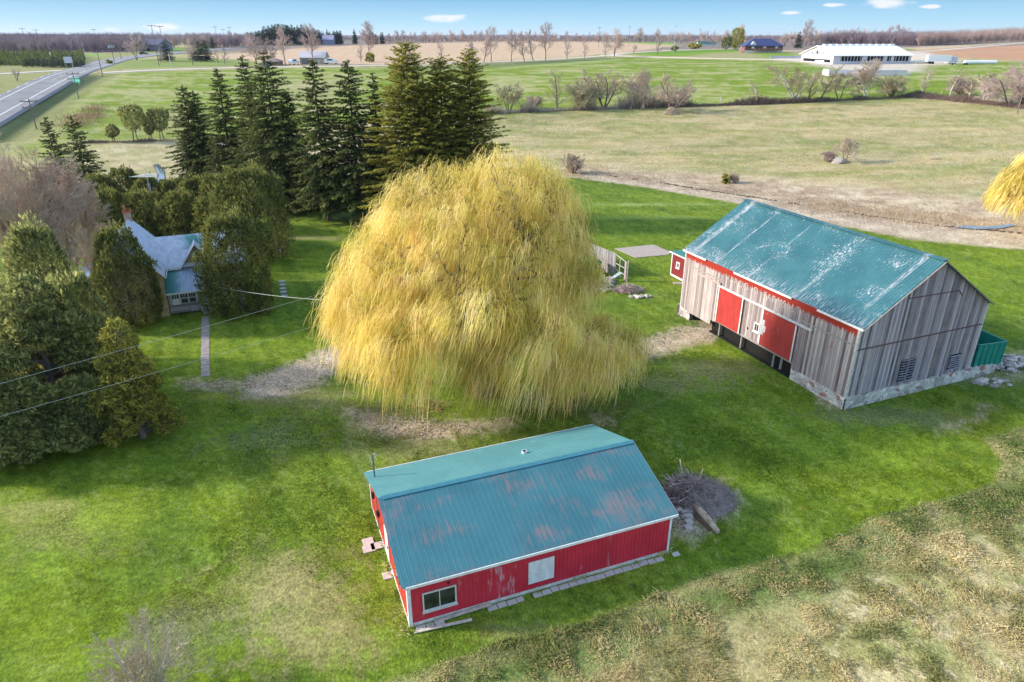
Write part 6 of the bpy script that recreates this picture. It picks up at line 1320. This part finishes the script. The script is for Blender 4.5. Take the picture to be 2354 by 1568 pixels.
# ---- blue roofed brick house on the rise
P = at(1712, 122); hb = thing('brick_house', 'brick house with a dark blue hip roof and raised deck on the green rise', 'house', P, .06); m_ = mpp(P)
W_ = 88 * m_; rf_ = hipblock(hb, W_, 12, 0, 17 * m_, 30 * m_, brick, navy, 1., 8)
g = G(); g.box(0, W_, -.1, 0, 0, 5.5 * m_); g.build('basement_wall', flat('pale_basement', (.62, .55, .48), .8, .15), hb)
for k in range(9): g = G(); x = W_ * (.06 + .105 * k); g.box(x, x + 1.9, -.15, -.1, 9.5 * m_, 14 * m_); g.build('window', WHITE if k % 3 == 1 else DARKGLASS, hb)
g = G(); g.box(W_ * .22, W_ * .9, -3.5, -.1, 7.4 * m_, 8.2 * m_)
for k in range(7): x = W_ * (.22 + .11 * k); g.box(x, x + .25, -3.5, -3.2, 0, 10.5 * m_)
g.box(W_ * .22, W_ * .9, -3.5, -3.4, 10.2 * m_, 10.6 * m_); g.build('deck', flat('deck_wood', (.33, .17, .12), .8, .2), hb)
g = G(); g.poly([(3, -.12, 16 * m_), (9, -.12, 16 * m_), (6, -.12, 24 * m_)], (0, 3, 0)); g.build('dormer', WHITE, hb)
P = at(1705, 122); t = thing('playset', 'small pale wooden play tower left of the brick house', 'play tower', P)
for x_ in (-2, -.6, .6, 2): g = G(); g.tube([(x_, 0, 0), (x_ * .3, 0, 4.4)], .12, 5); g.build('leg', WHITE, t)
g = G(); g.box(-.8, .8, -.6, .6, 3.6, 4.6); g.build('tower', tanw, t)
# ---- tan workshop and carport by the gravel road, middle distance
P = at(690, 148); ws_ = thing('workshop', 'tan workshop with a pale metal roof and wide door beside the gravel road', 'workshop', P, .03); m_ = mpp(P)
hipblock(ws_, 56 * m_, 11, 0, 15 * m_, 27 * m_, tanw, flat('lilac_metal_roof', (.50, .47, .52), .5, .08), .6)
g = G(); g.box(4.5 * m_, 18 * m_, -.1, 0, 0, 11 * m_); g.build('garage_door', flat('grey_garage_door', (.16, .16, .18), .6, .2), ws_); g = G(); g.box(41 * m_, 44 * m_, -.1, 0, 0, 8 * m_); g.build('door', WHITE, ws_)
P = at(604, 151); cp_t = thing('small_house', 'low brown house with an open carport left of the tan workshop', 'house', P, .03); m_ = mpp(P); hipblock(cp_t, 36 * m_, 9, 0, 9 * m_, 15 * m_, flat('brown_siding', (.24, .17, .13), .8, .2), flat('brown_roof', (.24, .18, .17), .8, .2), .6, 3)
g = G(); g.box(6 * m_, 20 * m_, -.1, 0, 0, 7 * m_); g.build('carport_opening', BLACK, cp_t)
P = at(742, 103); t = thing('grey_barn', 'bluish grey barn against the dark spruce wood on the skyline', 'barn', P, .1); m_ = mpp(P); hipblock(t, 24 * m_, 18, 0, 11 * m_, 20 * m_, flat('blue_grey_boards', (.25, .24, .32), .8, .15), flat('blue_grey_roof', (.27, .26, .36), .6, .1))
P = at(322, 117); t = thing('slate_barn', 'grey barn with slate blue roof beyond the highway at the left', 'barn', P, -.12); m_ = mpp(P); hipblock(t, 46 * m_, 20, 0, 13 * m_, 24 * m_, flat('grey_violet_boards', (.24, .21, .27), .85, .15), flat('slate_roof', (.085, .08, .145), .7, .15)); g = G(); g.box(14 * m_, 24 * m_, -.2, 0, 0, 5 * m_); g.build('door', BLACK, t)
P = at(1606, 106); t = thing('green_shed', 'low dark green shed with a pale gable by the round green bush', 'shed', P, .1); m_ = mpp(P); hipblock(t, 42 * m_, 10, 0, 5 * m_, 10 * m_, WHITE, flat('dark_teal_roof', (.05, .11, .10), .6, .1))
P = at(1284, 93.6); g = G(); g.tube([(0, 0, 0), (0, 0, 5.5), (0, 0, 7)], [3, 3, .4], 12); tag(g.build('silo_dome', WHITE, None, False, P), 'tiny white dome on the far edge of the tan field', 'silo')
# ---- vehicles
def car(name, label, cat, P, rz, body, L_=4.6, W_=1.8, H_=1.5, van=False):
    t = thing(name, label, cat, P, rz); g = G()
    pr_ = [(-.5, .28), (-.5, .62), (-.46, .94), (-.30, 1.0), (.18, .98), (.30, .66), (.48, .60), (.5, .28)] if van else [(-.5, .25), (-.5, .58), (-.40, .64), (-.30, 1.0), (.08, 1.0), (.22, .62), (.46, .55), (.5, .25)]
    P_ = [(x * L_, -W_ / 2, z * H_) for x, z in pr_]; n = len(P_); V = P_ + [(x, -y, z) for x, y, z in P_]
    g.add(V, [(i, (i + 1) % n, n + (i + 1) % n, n + i) for i in range(n)], [(0, i, i + 1) for i in range(1, n - 1)] + [(n, n + i + 1, n + i) for i in range(1, n - 1)]); g.build('body', body, t)
    g = G(); g.box(-.26 * L_, .10 * L_, -W_ / 2 - .01, W_ / 2 + .01, .66 * H_, .9 * H_); g.build('window', DARKGLASS, t)
    for x in (-.32, .32):
        for y in (-1, 1): g = G(); g.tube([(x * L_, y * W_ / 2 - .1, .32), (x * L_, y * W_ / 2 + .1, .32)], .33, 10); g.build('wheel', BLACK, t)
    return t
cw = flat('white_car_paint', (.75, .75, .76), .35, .03); cd = flat('dark_car_paint', (.03, .035, .04), .3, .1); cb = flat('blue_grey_car_paint', (.20, .24, .30), .3, .1)
car('van', 'white van parked at the right end of the tan workshop', 'van', at(762, 148), .1, cw, 7.5, 2.4, 3.0, True)
car('truck', 'white truck parked at the left end of the tan workshop', 'truck', at(676, 149), 1.2, cw, 6.5, 2.3, 2.9, True)
car('car', 'pale blue car parked in front of the brown house carport', 'car', at(612, 153.5), .1, cb, 5, 1.9, 1.6)
car('car', 'dark car driving on the highway near the slate blue barn', 'car', at(331, 126), .1, cd, 5.5, 2.2, 2.0)
P = at(2160, 147); t = thing('semi_trailer', 'white truck trailer parked right of the dairy barn', 'trailer', P, -.08); g = G(); g.box(-7, 5, -1.4, 1.4, 1.2, 4.3); g.build('box_body', cw, t); g = G(); g.box(5.3, 8, -1.3, 1.3, .8, 3.6); g.build('cab', flat('lilac_cab', (.50, .50, .62), .4, .05), t)
for x in (-5.5, -4.2, 4.5, 7): g = G(); g.tube([(x, -1.45, .55), (x, -1.1, .55)], .55, 10); g.build('wheel', BLACK, t)
P = at(2138, 147); g = G(); g.box(-1.3, 1.3, -1, 1, .4, 3.4); g.tube([(-1.0, -1.05, .5), (-1.0, -.8, .5)], .5, 8); g.tube([(1.0, -1.05, .5), (1.0, -.8, .5)], .5, 8); tag(g.build('black_bin', cd, None, False, P), 'black bin wagon between the wrapped bales and the white trailer', 'bin')
P = at(2200, 149); t = thing('flatbed_trailer', 'low pale flatbed trailer right of the white truck trailer', 'trailer', P, -.06); g = G(); g.box(-6, 6, -1.2, 1.2, .8, 1.05); g.build('deck', cw, t)
for x in (-3, 3, 4.2): g = G(); g.tube([(x, -1.25, .5), (x, -.95, .5)], .5, 8); g.build('wheel', BLACK, t)
P = at(2252, 147.5); t = thing('plastic_roll', 'long low white wrapped roll lying at the right of the flatbed trailer', 'wrapped bales', P, -.05); g = G(); g.tube([(-8, 0, .9), (8, 0, .9)], 1.0, 10); g.build('roll', cw, t)
P = at(2118, 146); g = G()
for k in range(6): g.tube([(-4 + k * 1.5, 0, .8), (-2.7 + k * 1.5, 0, .8)], .85, 10)
tag(g.build('wrapped_bales', WHITE, None, False, P), 'row of white wrapped bales at the corner of the dairy barn', 'wrapped bales')
# ---- cow
P = at(1973, 200); g = G(); g.tube([(-1.0, 0, 1.15), (-.6, 0, 1.2), (.3, 0, 1.2), (.75, 0, 1.25), (1.1, 0, 1.35), (1.55, 0, 1.25)], [.22, .42, .45, .38, .2, .12], 8)
for x in (-.75, .55):
    for y in (-.22, .22): g.tube([(x, y, 1.0), (x + .03, y, .5), (x, y, 0)], [.14, .08, .07], 5)
tag(g.build('cow', cd, None, False, P), 'dark cow standing in the hay field below the dairy barn', 'cow')
# ---- signs by the highway
gs_ = flat('green_sign', (.02, .42, .30), .5, .05); ws2 = flat('sign_back', (.56, .56, .62), .5, .08)
P = at(177, 192); t = thing('road_sign', 'green road sign on two posts beside the highway', 'road sign', P, -.5); g = G(); g.box(-2.3, 2.3, -.04, .04, 1.6, 3.4); g.build('panel', gs_, t); g = G(); g.box(-2.2, 2.2, -.045, -.04, 2.4, 2.5); g.build('text_line', WHITE, t)
for x in (-1.4, 1.4): g = G(); g.box(x - .07, x + .07, .04, .14, 0, 3.3); g.build('post', GREYWOOD, t)
P = at(162, 161); t = thing('road_sign', 'pale back of a large road sign on two posts across the highway', 'road sign', P, .3); g = G(); g.box(-1.7, 1.7, -.04, .04, 3.0, 5.6); g.build('panel', ws2, t)
for x in (-1.3, 1.3): g = G(); g.box(x - .1, x + .1, -.14, -.04, 0, 5.6); g.build('post', fpm, t)
# ---- utility poles
upole = flat('utility_pole_wood', (.20, .155, .135), .9, .25, 2); upale = flat('pale_pole', (.58, .54, .50), .8, .1, 2)
def upole_(px, yb, yt, label, arms=1, mat=None, gear=False, r_=.17, group='utility poles'):
    P = at(px, yb); H = height(P, yt); q = max(r_, .19 * mpp(P)); t = thing('utility_pole', label, 'utility pole', P, .5, group); g = G(); g.tube([(0, 0, -.3), (0, 0, H)], [q, q * .7], 7); g.build('pole', mat or upole, t)
    for k in range(arms): g = G(); g.box(-1.9, 1.9, -.09, .09, H - .8 - 1.5 * k, H - .55 - 1.5 * k); g.tube([(-1.7, 0, H - .6 - 1.5 * k), (-1.7, 0, H - .25 - 1.5 * k)], .1, 5); g.tube([(1.7, 0, H - .6 - 1.5 * k), (1.7, 0, H - .25 - 1.5 * k)], .1, 5); g.build('crossarm', mat or upole, t)
    if gear:
        for k in range(3): g = G(); g.tube([(-1 + k, -.4, H * .62), (-1 + k, -.4, H * .62 + 1.2)], .4, 8); g.build('transformer', flat('transformer_far', (.40, .42, .46), .5, .1), t)
        g = G(); g.box(-2.4, 2.4, -.7, .3, H * .45, H * .45 + .2); g.build('platform', upole, t)
    return P, H
pl = []
for a in ((84, 296, 226.5, 'nearest pole with two crossarms in the ditch beside the highway', 2), (181, 226, 165, 'second pole in the ditch, above the orange reeds', 2), (235, 171, 116, 'pole at the corner of the highway and the gravel road', 1),
          (264, 147, 87, 'pole carrying three transformers and a platform near the highway bend', 2, None, True), (279, 138, 88, 'pole just behind the transformer pole', 1), (394, 158.5, 122, 'short pale pole beside the gravel road', 0, upale), (366, 152, 56, 'tallest pole left of the single dark spruce on the far verge', 1),
          (382, 140, 58, 'tall pole beyond the tallest one, against the cloud', 1), (196, 131, 99, 'bare white pole standing on the bank across the highway', 0, upale), (502, 112, 60, 'left pole of the three beyond the distant highway', 1), (519, 110, 66, 'middle pole of the three beyond the distant highway', 1), (534, 110, 61, 'right pole of the three beyond the distant highway', 1),
          (64, 118, 64, 'leftmost pole rising over the purple wood at the left', 1), (95, 118, 67, 'second pole rising over the purple wood at the left', 1), (226, 116, 66, 'third pole rising over the purple wood', 1),
          (1156.5, 147, 127, 'short pale pole in the verge below the tan field', 0, upale), (1548.5, 121, 58, 'tall thin pole beside the green bush on the rise', 1, upale), (1445, 108, 60, 'thin pole on the skyline beyond the tan field', 1), (1376, 110, 62, 'thin pole rising behind the bare roadside trees', 1), (1606, 104, 66, 'far pole behind the low green shed', 1), (2338, 262, 190, 'grey pole among the thicket at the right edge', 0)):
    pl.append(upole_(*a))
# ---- roadside and distant trees.  prototypes first, then copies
def proto(seed, H, kw, tw, bk=None):
    k = dict(kw); tg = k.pop('twig'); gs = bare(seed, H, twig=tg, **k); t = thing('bare_tree', 'x', 'bare tree', (0, 0, -500)); gs[0].build('trunk', bk or barkm, t, tint=True); gs[1].build('twigs', tw, t, tint=True); return t
PR = [proto(401, 14, dict(ROUND, nb=(8, 7, 6, 4), twig=.035), FTP), proto(402, 14, dict(TALL, twig=.045), FTP), proto(403, 14, dict(ROUND, nb=(10, 8, 6, 4), stems=1, twig=.035, trunk=.25, spread=.9), FTP), proto(404, 14, dict(MULTI, nb=(7, 6, 5, 3), twig=.035), FT), proto(405, 14, dict(ROUND, nb=(9, 7, 6, 4), stems=1, twig=.035, trunk=.25, spread=.7), FTP)]
used = [False] * len(PR)
def put(k, px, yb, yt, label, group, wscale=1., name=None):
    P = at(px, yb); H = height(P, yt); s_ = H / 14.0; rz = rng.uniform(0, 6.28)
    if not used[k]: o = PR[k]; used[k] = True; o.location = [float(v) for v in P]; o.scale = (s_ * wscale, s_ * wscale, s_); o.rotation_euler = (0, 0, rz); o['label'] = label; o['group'] = group
    else: o = clone(PR[k], [float(v) for v in P], rz, (s_ * wscale, s_ * wscale, s_), label, group)
    return o
rg = 'leafless trees along the gravel road'
for i, (k, px, yb, yt, lb) in enumerate(((1, 1017, 140, 88, 'bare roadside tree partly behind the golden green conifers'), (1, 1092, 145, 78, 'straight bare roadside tree left of the forked pair'), (1, 1112, 144, 78, 'slim bare tree of the forked roadside pair'), (2, 1129, 143, 76, 'forked bare roadside tree with wide right limb'),
     (2, 1176, 142, 82, 'bare roadside tree with an open fan crown'), (1, 1206, 141, 72, 'thin straight bare tree with a small top'), (1, 1226, 140, 68, 'slender dark bare tree just left of the largest roadside one'), (2, 1254, 139, 68, 'largest bare roadside tree with a heavy crown'), (1, 1303, 137, 85, 'slim bare roadside tree right of the largest'),
     (1, 1344, 134, 92, 'faint thin bare sapling on the roadside'), (1, 1391, 132, 88, 'short bare tree left of the broad dense one'), (0, 1412, 131, 72, 'broad dense bare tree near the driveway fork'), (1, 1510, 128, 80, 'loose bare tree rising by the driveway fork'), (3, 1619, 121, 100, 'brown bare bush on the bank left of the green rise'),
     (2, 850, 141, 66, 'bare tree with orange base shrub right of the workshop'), (1, 830, 143, 102, 'thin bare sapling left of the orange shrub'), (2, 720, 148, 72, 'large bare tree standing before the tan workshop'), (2, 656, 150, 78, 'bare tree between the brown house and the tan workshop'), (0, 620, 148, 92, 'spreading bare tree behind the brown house'),
     (0, 590, 148, 84, 'pinkish bare tree left of the brown house'), (1, 503, 145, 108, 'small bare tree left of its twin on the far verge'), (1, 516, 147, 108, 'small bare tree right of its twin on the far verge'), (2, 444, 150, 100, 'bare tree left of the dark spruce pair across the road'), (0, 315, 138, 84, 'big forked bare tree right of the highway bend'), (1, 369, 145, 110, 'thin bare tree under the tallest pole'),
     (3, 40, 186, 152, 'pale bare bush at the left edge near the side road'), (1, 1640, 108, 70, 'rounded bare tree before the brick house rise'), (2, 1700, 110, 66, 'ghostly bare tree left of the brick house'), (2, 1852, 105, 56, 'tall bare tree behind the brick house right side'), (1, 1920, 98, 64, 'bare tree above the dairy barn gable'))):
    if lb.startswith('brown bare bush'): px, yb, yt = 1457, 122, 98
    put(k, px, yb, yt, lb, rg if 1000 < px < 1530 else 'scattered distant leafless trees')
# skyline rows of bare trees along the field edges: nothing tells these apart
i = 0
def row(p0, p1, n, hpx, label, group, ks=(0, 1, 2, 4), jit=4):
    for j in range(n):
        f = (j + rng.random()) / n; px = p0[0] + (p1[0] - p0[0]) * f; yb = p0[1] + (p1[1] - p0[1]) * f
        put(int(rng.choice(ks)), px + rng.normal(0, jit), yb, yb - hpx * rng.uniform(.6, 1.25), label, group, rng.uniform(.8, 1.2))
row((880, 100), (1110, 97.5), 24, 22, 'leafless tree of the hedgerow beyond the left half of the tan field', 'hedgerow beyond the tan field left half')
row((1110, 97.5), (1440, 98), 20, 20, 'leafless tree of the hedgerow beyond the right half of the tan field', 'hedgerow beyond the tan field right half')
row((1450, 98), (1700, 102), 22, 26, 'leafless tree of the skyline row left of the brick house', 'skyline trees left of the brick house')
row((1800, 107), (1900, 103), 16, 28, 'golden brown leafless tree between the brick house and the dairy barn', 'trees between the brick house and dairy barn', (0, 3, 4))
row((1880, 103), (2110, 101), 34, 30, 'leafless tree of the wood behind the dairy barn roof', 'wood behind the dairy barn')
row((400, 112), (560, 108), 26, 28, 'leafless tree of the grove beyond the distant highway', 'grove beyond the distant highway')
# far conifers
sp0g, sp0t = spruce(501, 14, 3.0, .35, .9); spp = thing('dark_spruce', 'x', 'spruce tree', (0, 0, -500), 0); sp0g.build('crown', leafmat('far_spruce_needles', (.02, .035, .022), (.045, .066, .035), (.08, .10, .045), .1), spp, tint=True); sp0t.build('trunk', barkm, spp, tint=True); spu = False
def pute(px, yb, yt, label, group=None, ws=1.):
    global spu
    P = at(px, yb); H = height(P, yt); s_ = H / 14.0; sc_ = (s_ * ws, s_ * ws, s_)
    if not spu: spu = True; spp.location = [float(v) for v in P]; spp.scale = sc_; spp['label'] = label; o = spp
    else: o = clone(spp, [float(v) for v in P], rng.uniform(0, 6), sc_, label)
    if group: o['group'] = group
for a in ((386, 141, 95, 'single full dark spruce on the green verge across the gravel road', None, 1.5), (462, 142, 94, 'left spruce of the dark pair across the gravel road', None, 1.3), (476, 142, 93, 'right spruce of the dark pair across the gravel road', None, 1.3), (448, 140, 98, 'dark spruce half hidden left of the dark pair', None, 1.2),
          (490, 112, 84, 'small dark spruce left in the group before the distant highway', None, 1.2), (520, 107, 82, 'small dark spruce in the middle of the group by the distant highway', None, 1.2), (543, 105, 80, 'small dark spruce right in the group by the distant highway', None, 1.2), (1833, 112, 72, 'dark spruce among the golden brown trees beside the brick house', None, 1.0)): pute(*a)
for j in range(60):
    px = 566 + 182 * (j + rng.random()) / 60; top = np.interp(px, [566, 600, 640, 690, 730, 748], [78, 66, 58, 58, 68, 76]); pute(px, 106 - (px - 566) * .02 + rng.uniform(-1.5, .5), top + rng.uniform(-4, 7), 'dark spruce of the dense wood on the skyline', 'dark spruce wood on the skyline', rng.uniform(.8, 1.2))
for j in range(34):
    px = 752 + 58 * (j + rng.random()) / 34 if j < 20 else (815 + 12 * rng.random() if j < 23 else (845 + 42 * rng.random())); pute(px, 102, rng.uniform(66, 80), 'dark spruce of the thinner skyline group right of the dense wood', 'dark spruces right of the dense wood', .8)
# evergreen and yellow trees by the brick house, bushes
for i_, (px, yb, yt, wp, lb, mt) in enumerate(((1688, 114, 62, 38, 'tall golden green tree left of the brick house', GOLD), (1668, 115, 84, 26, 'dark green bush beside the tall golden green tree', CED), (1596, 113, 98, 34, 'rounded bright green bush before the low green shed', GOLD), (1550, 118, 104, 18, 'small green bush at the foot of the thin tall pole', CED), (850, 143, 120, 22, 'orange yellow shrub beside the gravel road', GOLD), (1700, 108, 72, 22, 'slim golden green tree touching the brick house', GOLD), (252, 147, 138, 14, 'small yellow shrub beside the highway bend', GOLD))):
    P = at(px, yb); H = height(P, yt); Rm = wp * mpp(P) / 2; r_ = np.random.default_rng(600 + i_); L_ = [(0, 0, H * .5, Rm * .7, Rm * .7, H * .45)] + [(math.cos(a) * Rm * .55, math.sin(a) * Rm * .55, H * z_, Rm * .45, Rm * .45, H * .2) for a, z_ in zip(r_.uniform(0, 6.28, 9), r_.uniform(.2, .8, 9))]
    g = lobed(610 + i_, L_, 9, 1.4, .6, .5, .3, .3); tr = G(); tr.tube([(0, 0, -.2), (0, 0, H * .5)], .25, 6); tree('leafy_tree' if H > 8 else 'leafy_bush', lb, 'tree' if H > 8 else 'bush', P, (('crown', g, mt), ('trunk', tr, barkm)))
# ---- woods that read as one mass
def wood(name, px0, px1, yb0, yb1, n, hpx, mat, label, k=46, seed=1, wdr=.42, conif=False, topfn=None):
    r = np.random.default_rng(seed); g = G(); SS, TT = [], []
    for j in range(n):
        px = r.uniform(px0, px1); yb = r.uniform(yb0, yb1) if topfn is None else topfn(px) + r.uniform(yb0, yb1); P = at(px, yb); mm = mpp(P); H = hpx * mm * r.uniform(.65, 1.15); w_ = H * wdr; q = max(.10, .11 * mm)
        m_ = k; f = r.uniform(.15, .75, m_); a = r.uniform(0, 6.28, m_); rr_ = r.uniform(.3, 1, m_) * w_; tone = np.clip(r.normal(.5, .2), .05, .95)
        if conif:
            x0, y0, z0 = P[0] + 0 * a, P[1] + 0 * a, P[2] + H * f; e = (1 - f); SS.append(np.stack([x0, y0, z0 + .1 * H, x0 + np.cos(a) * rr_ * e, y0 + np.sin(a) * rr_ * e, z0 - .06 * H, q * 2.2 + 0 * a, q * .6 + 0 * a], 1))
        else:
            x0, y0 = P[0] + np.cos(a) * rr_ * f * .3, P[1] + np.sin(a) * rr_ * f * .3; SS.append(np.stack([x0, y0, P[2] + H * f * .8, P[0] + np.cos(a) * rr_, P[1] + np.sin(a) * rr_, P[2] + H * np.clip(f + r.uniform(.15, .5, m_), 0, 1), q + 0 * a, q * .35 + 0 * a], 1))
        SS.append(np.array([[P[0], P[1], P[2] - 1, P[0], P[1], P[2] + H * .7, q * 1.5, q * .6]])); TT.append(np.full(m_ + 1, tone) + r.normal(0, .12, m_ + 1))
    g.segs(np.concatenate(SS), np.clip(np.concatenate(TT), 0, 1)); o = g.build(name, mat, tint=True); return tag(o, label, 'wood', None, 'stuff')
PW = twigmat('wood_purple', (.36, .26, .26)); BW_ = twigmat('wood_brown', (.44, .31, .26)); FW = twigmat('wood_far_blue', (.20, .18, .21))
wood('left_wood', -60, 345, 108, 119, 900, 30, PW, 'purple brown leafless wood beyond the highway at the left', 34, 2)
wood('left_far_wood', -60, 480, 92, 104, 800, 17, PW, 'far purple wood stretching to the left horizon', 26, 3)
wood('grove', 440, 580, 104, 110, 160, 26, PW, 'leafless grove beyond the distant highway', 40, 4)
wood('middle_wood', 760, 1460, 89, 96, 1000, 9, PW, 'far purple wood on the horizon behind the tan field', 22, 5)
wood('middle_wood', 870, 1460, 95.2, 97, 500, 7, BW_, 'brown brush lining the far edge of the tan field', 22, 6)
wood('right_wood', 1450, 2120, 89, 99, 1100, 11, PW, 'far purple wood on the horizon behind the dairy barn', 22, 7)
wood('right_near_wood', 1885, 2110, 101, 104, 260, 26, PW, 'leafless wood directly behind the dairy barn', 40, 8)
wood('hill_wood', 2110, 2420, -1.5, 1.5, 700, 27, BW_, 'brown leafless wood on the rising ground at the right', 36, 9, topfn=lambda px: np.interp(px, [2110, 2200, 2300, 2420], [104, 101.5, 96.5, 92]))
wood('cedar_plantation', -40, 195, 126, 152, 900, 15, twigmat('young_cedar', (.17, .18, .05)), 'plantation of young cedars left of the highway', 60, 10, .34, True)
wood('cedar_scrub', 60, 190, 148, 156, 130, 18, twigmat('dark_scrub', (.09, .10, .05)), 'dark cedar scrub at the edge of the plantation', 60, 11, .5, True)
# ---- distant wooded ridge closing the horizon
hm = Mat('distant_wooded_ridge', 1, 0); v_ = hm.noise(.02, 6, hm.vec((1, .4, 1))); hm.base(hm.ramp(v_, (.35, (.15, .13, .15)), (.65, (.26, .22, .24)))); hm = hm.m
g = G(); n = 260; a = np.radians(np.linspace(-75, 75, n)); rows = []
for r_, zf in ((3600, -1), (4600, 0), (5200, 1.0), (6800, 1.0), (8000, -.3)):
    hh = 21 + (fbm(np.degrees(a) / 9 + 20, a * 0, 95, 4) - .42) * 16 + np.interp(np.degrees(a), [-75, -37, -25, -10, 20, 30, 40, 75], [16, 15, 9, 3, 2, 4, 12, 14]); z = 21 + (hh - 16) * max(zf, 0) if zf >= 0 else np.full(n, 15.)
    rows.append(np.stack([r_ * np.sin(a), r_ * np.cos(a), z], 1))
V = np.stack(rows); g.add(V.reshape(-1, 3), [(i * n + j, i * n + j + 1, (i + 1) * n + j + 1, (i + 1) * n + j) for i in range(len(rows) - 1) for j in range(n - 1)])
tag(g.build('hills', hm, None, True), 'low blue wooded ridge along the horizon', None, None, 'structure')
# ---- haze
hz = bpy.data.materials.new('haze'); hz.use_nodes = True; nn = hz.node_tree.nodes; nn.remove(nn['Principled BSDF']); pv = nn.new('ShaderNodeVolumePrincipled'); pv.inputs['Color'].default_value = (.72, .80, 1, 1); pv.inputs['Density'].default_value = 5e-5; pv.inputs['Anisotropy'].default_value = .3
hz.node_tree.links.new(pv.outputs[0], nn['Material Output'].inputs['Volume'])
HAZE = True
if HAZE:
    g = G(); g.box(-9500, 9500, -300, 9500, -6, 75); tag(g.build('haze', hz), 'thin bluish summer air over the fields', None, None, 'stuff')
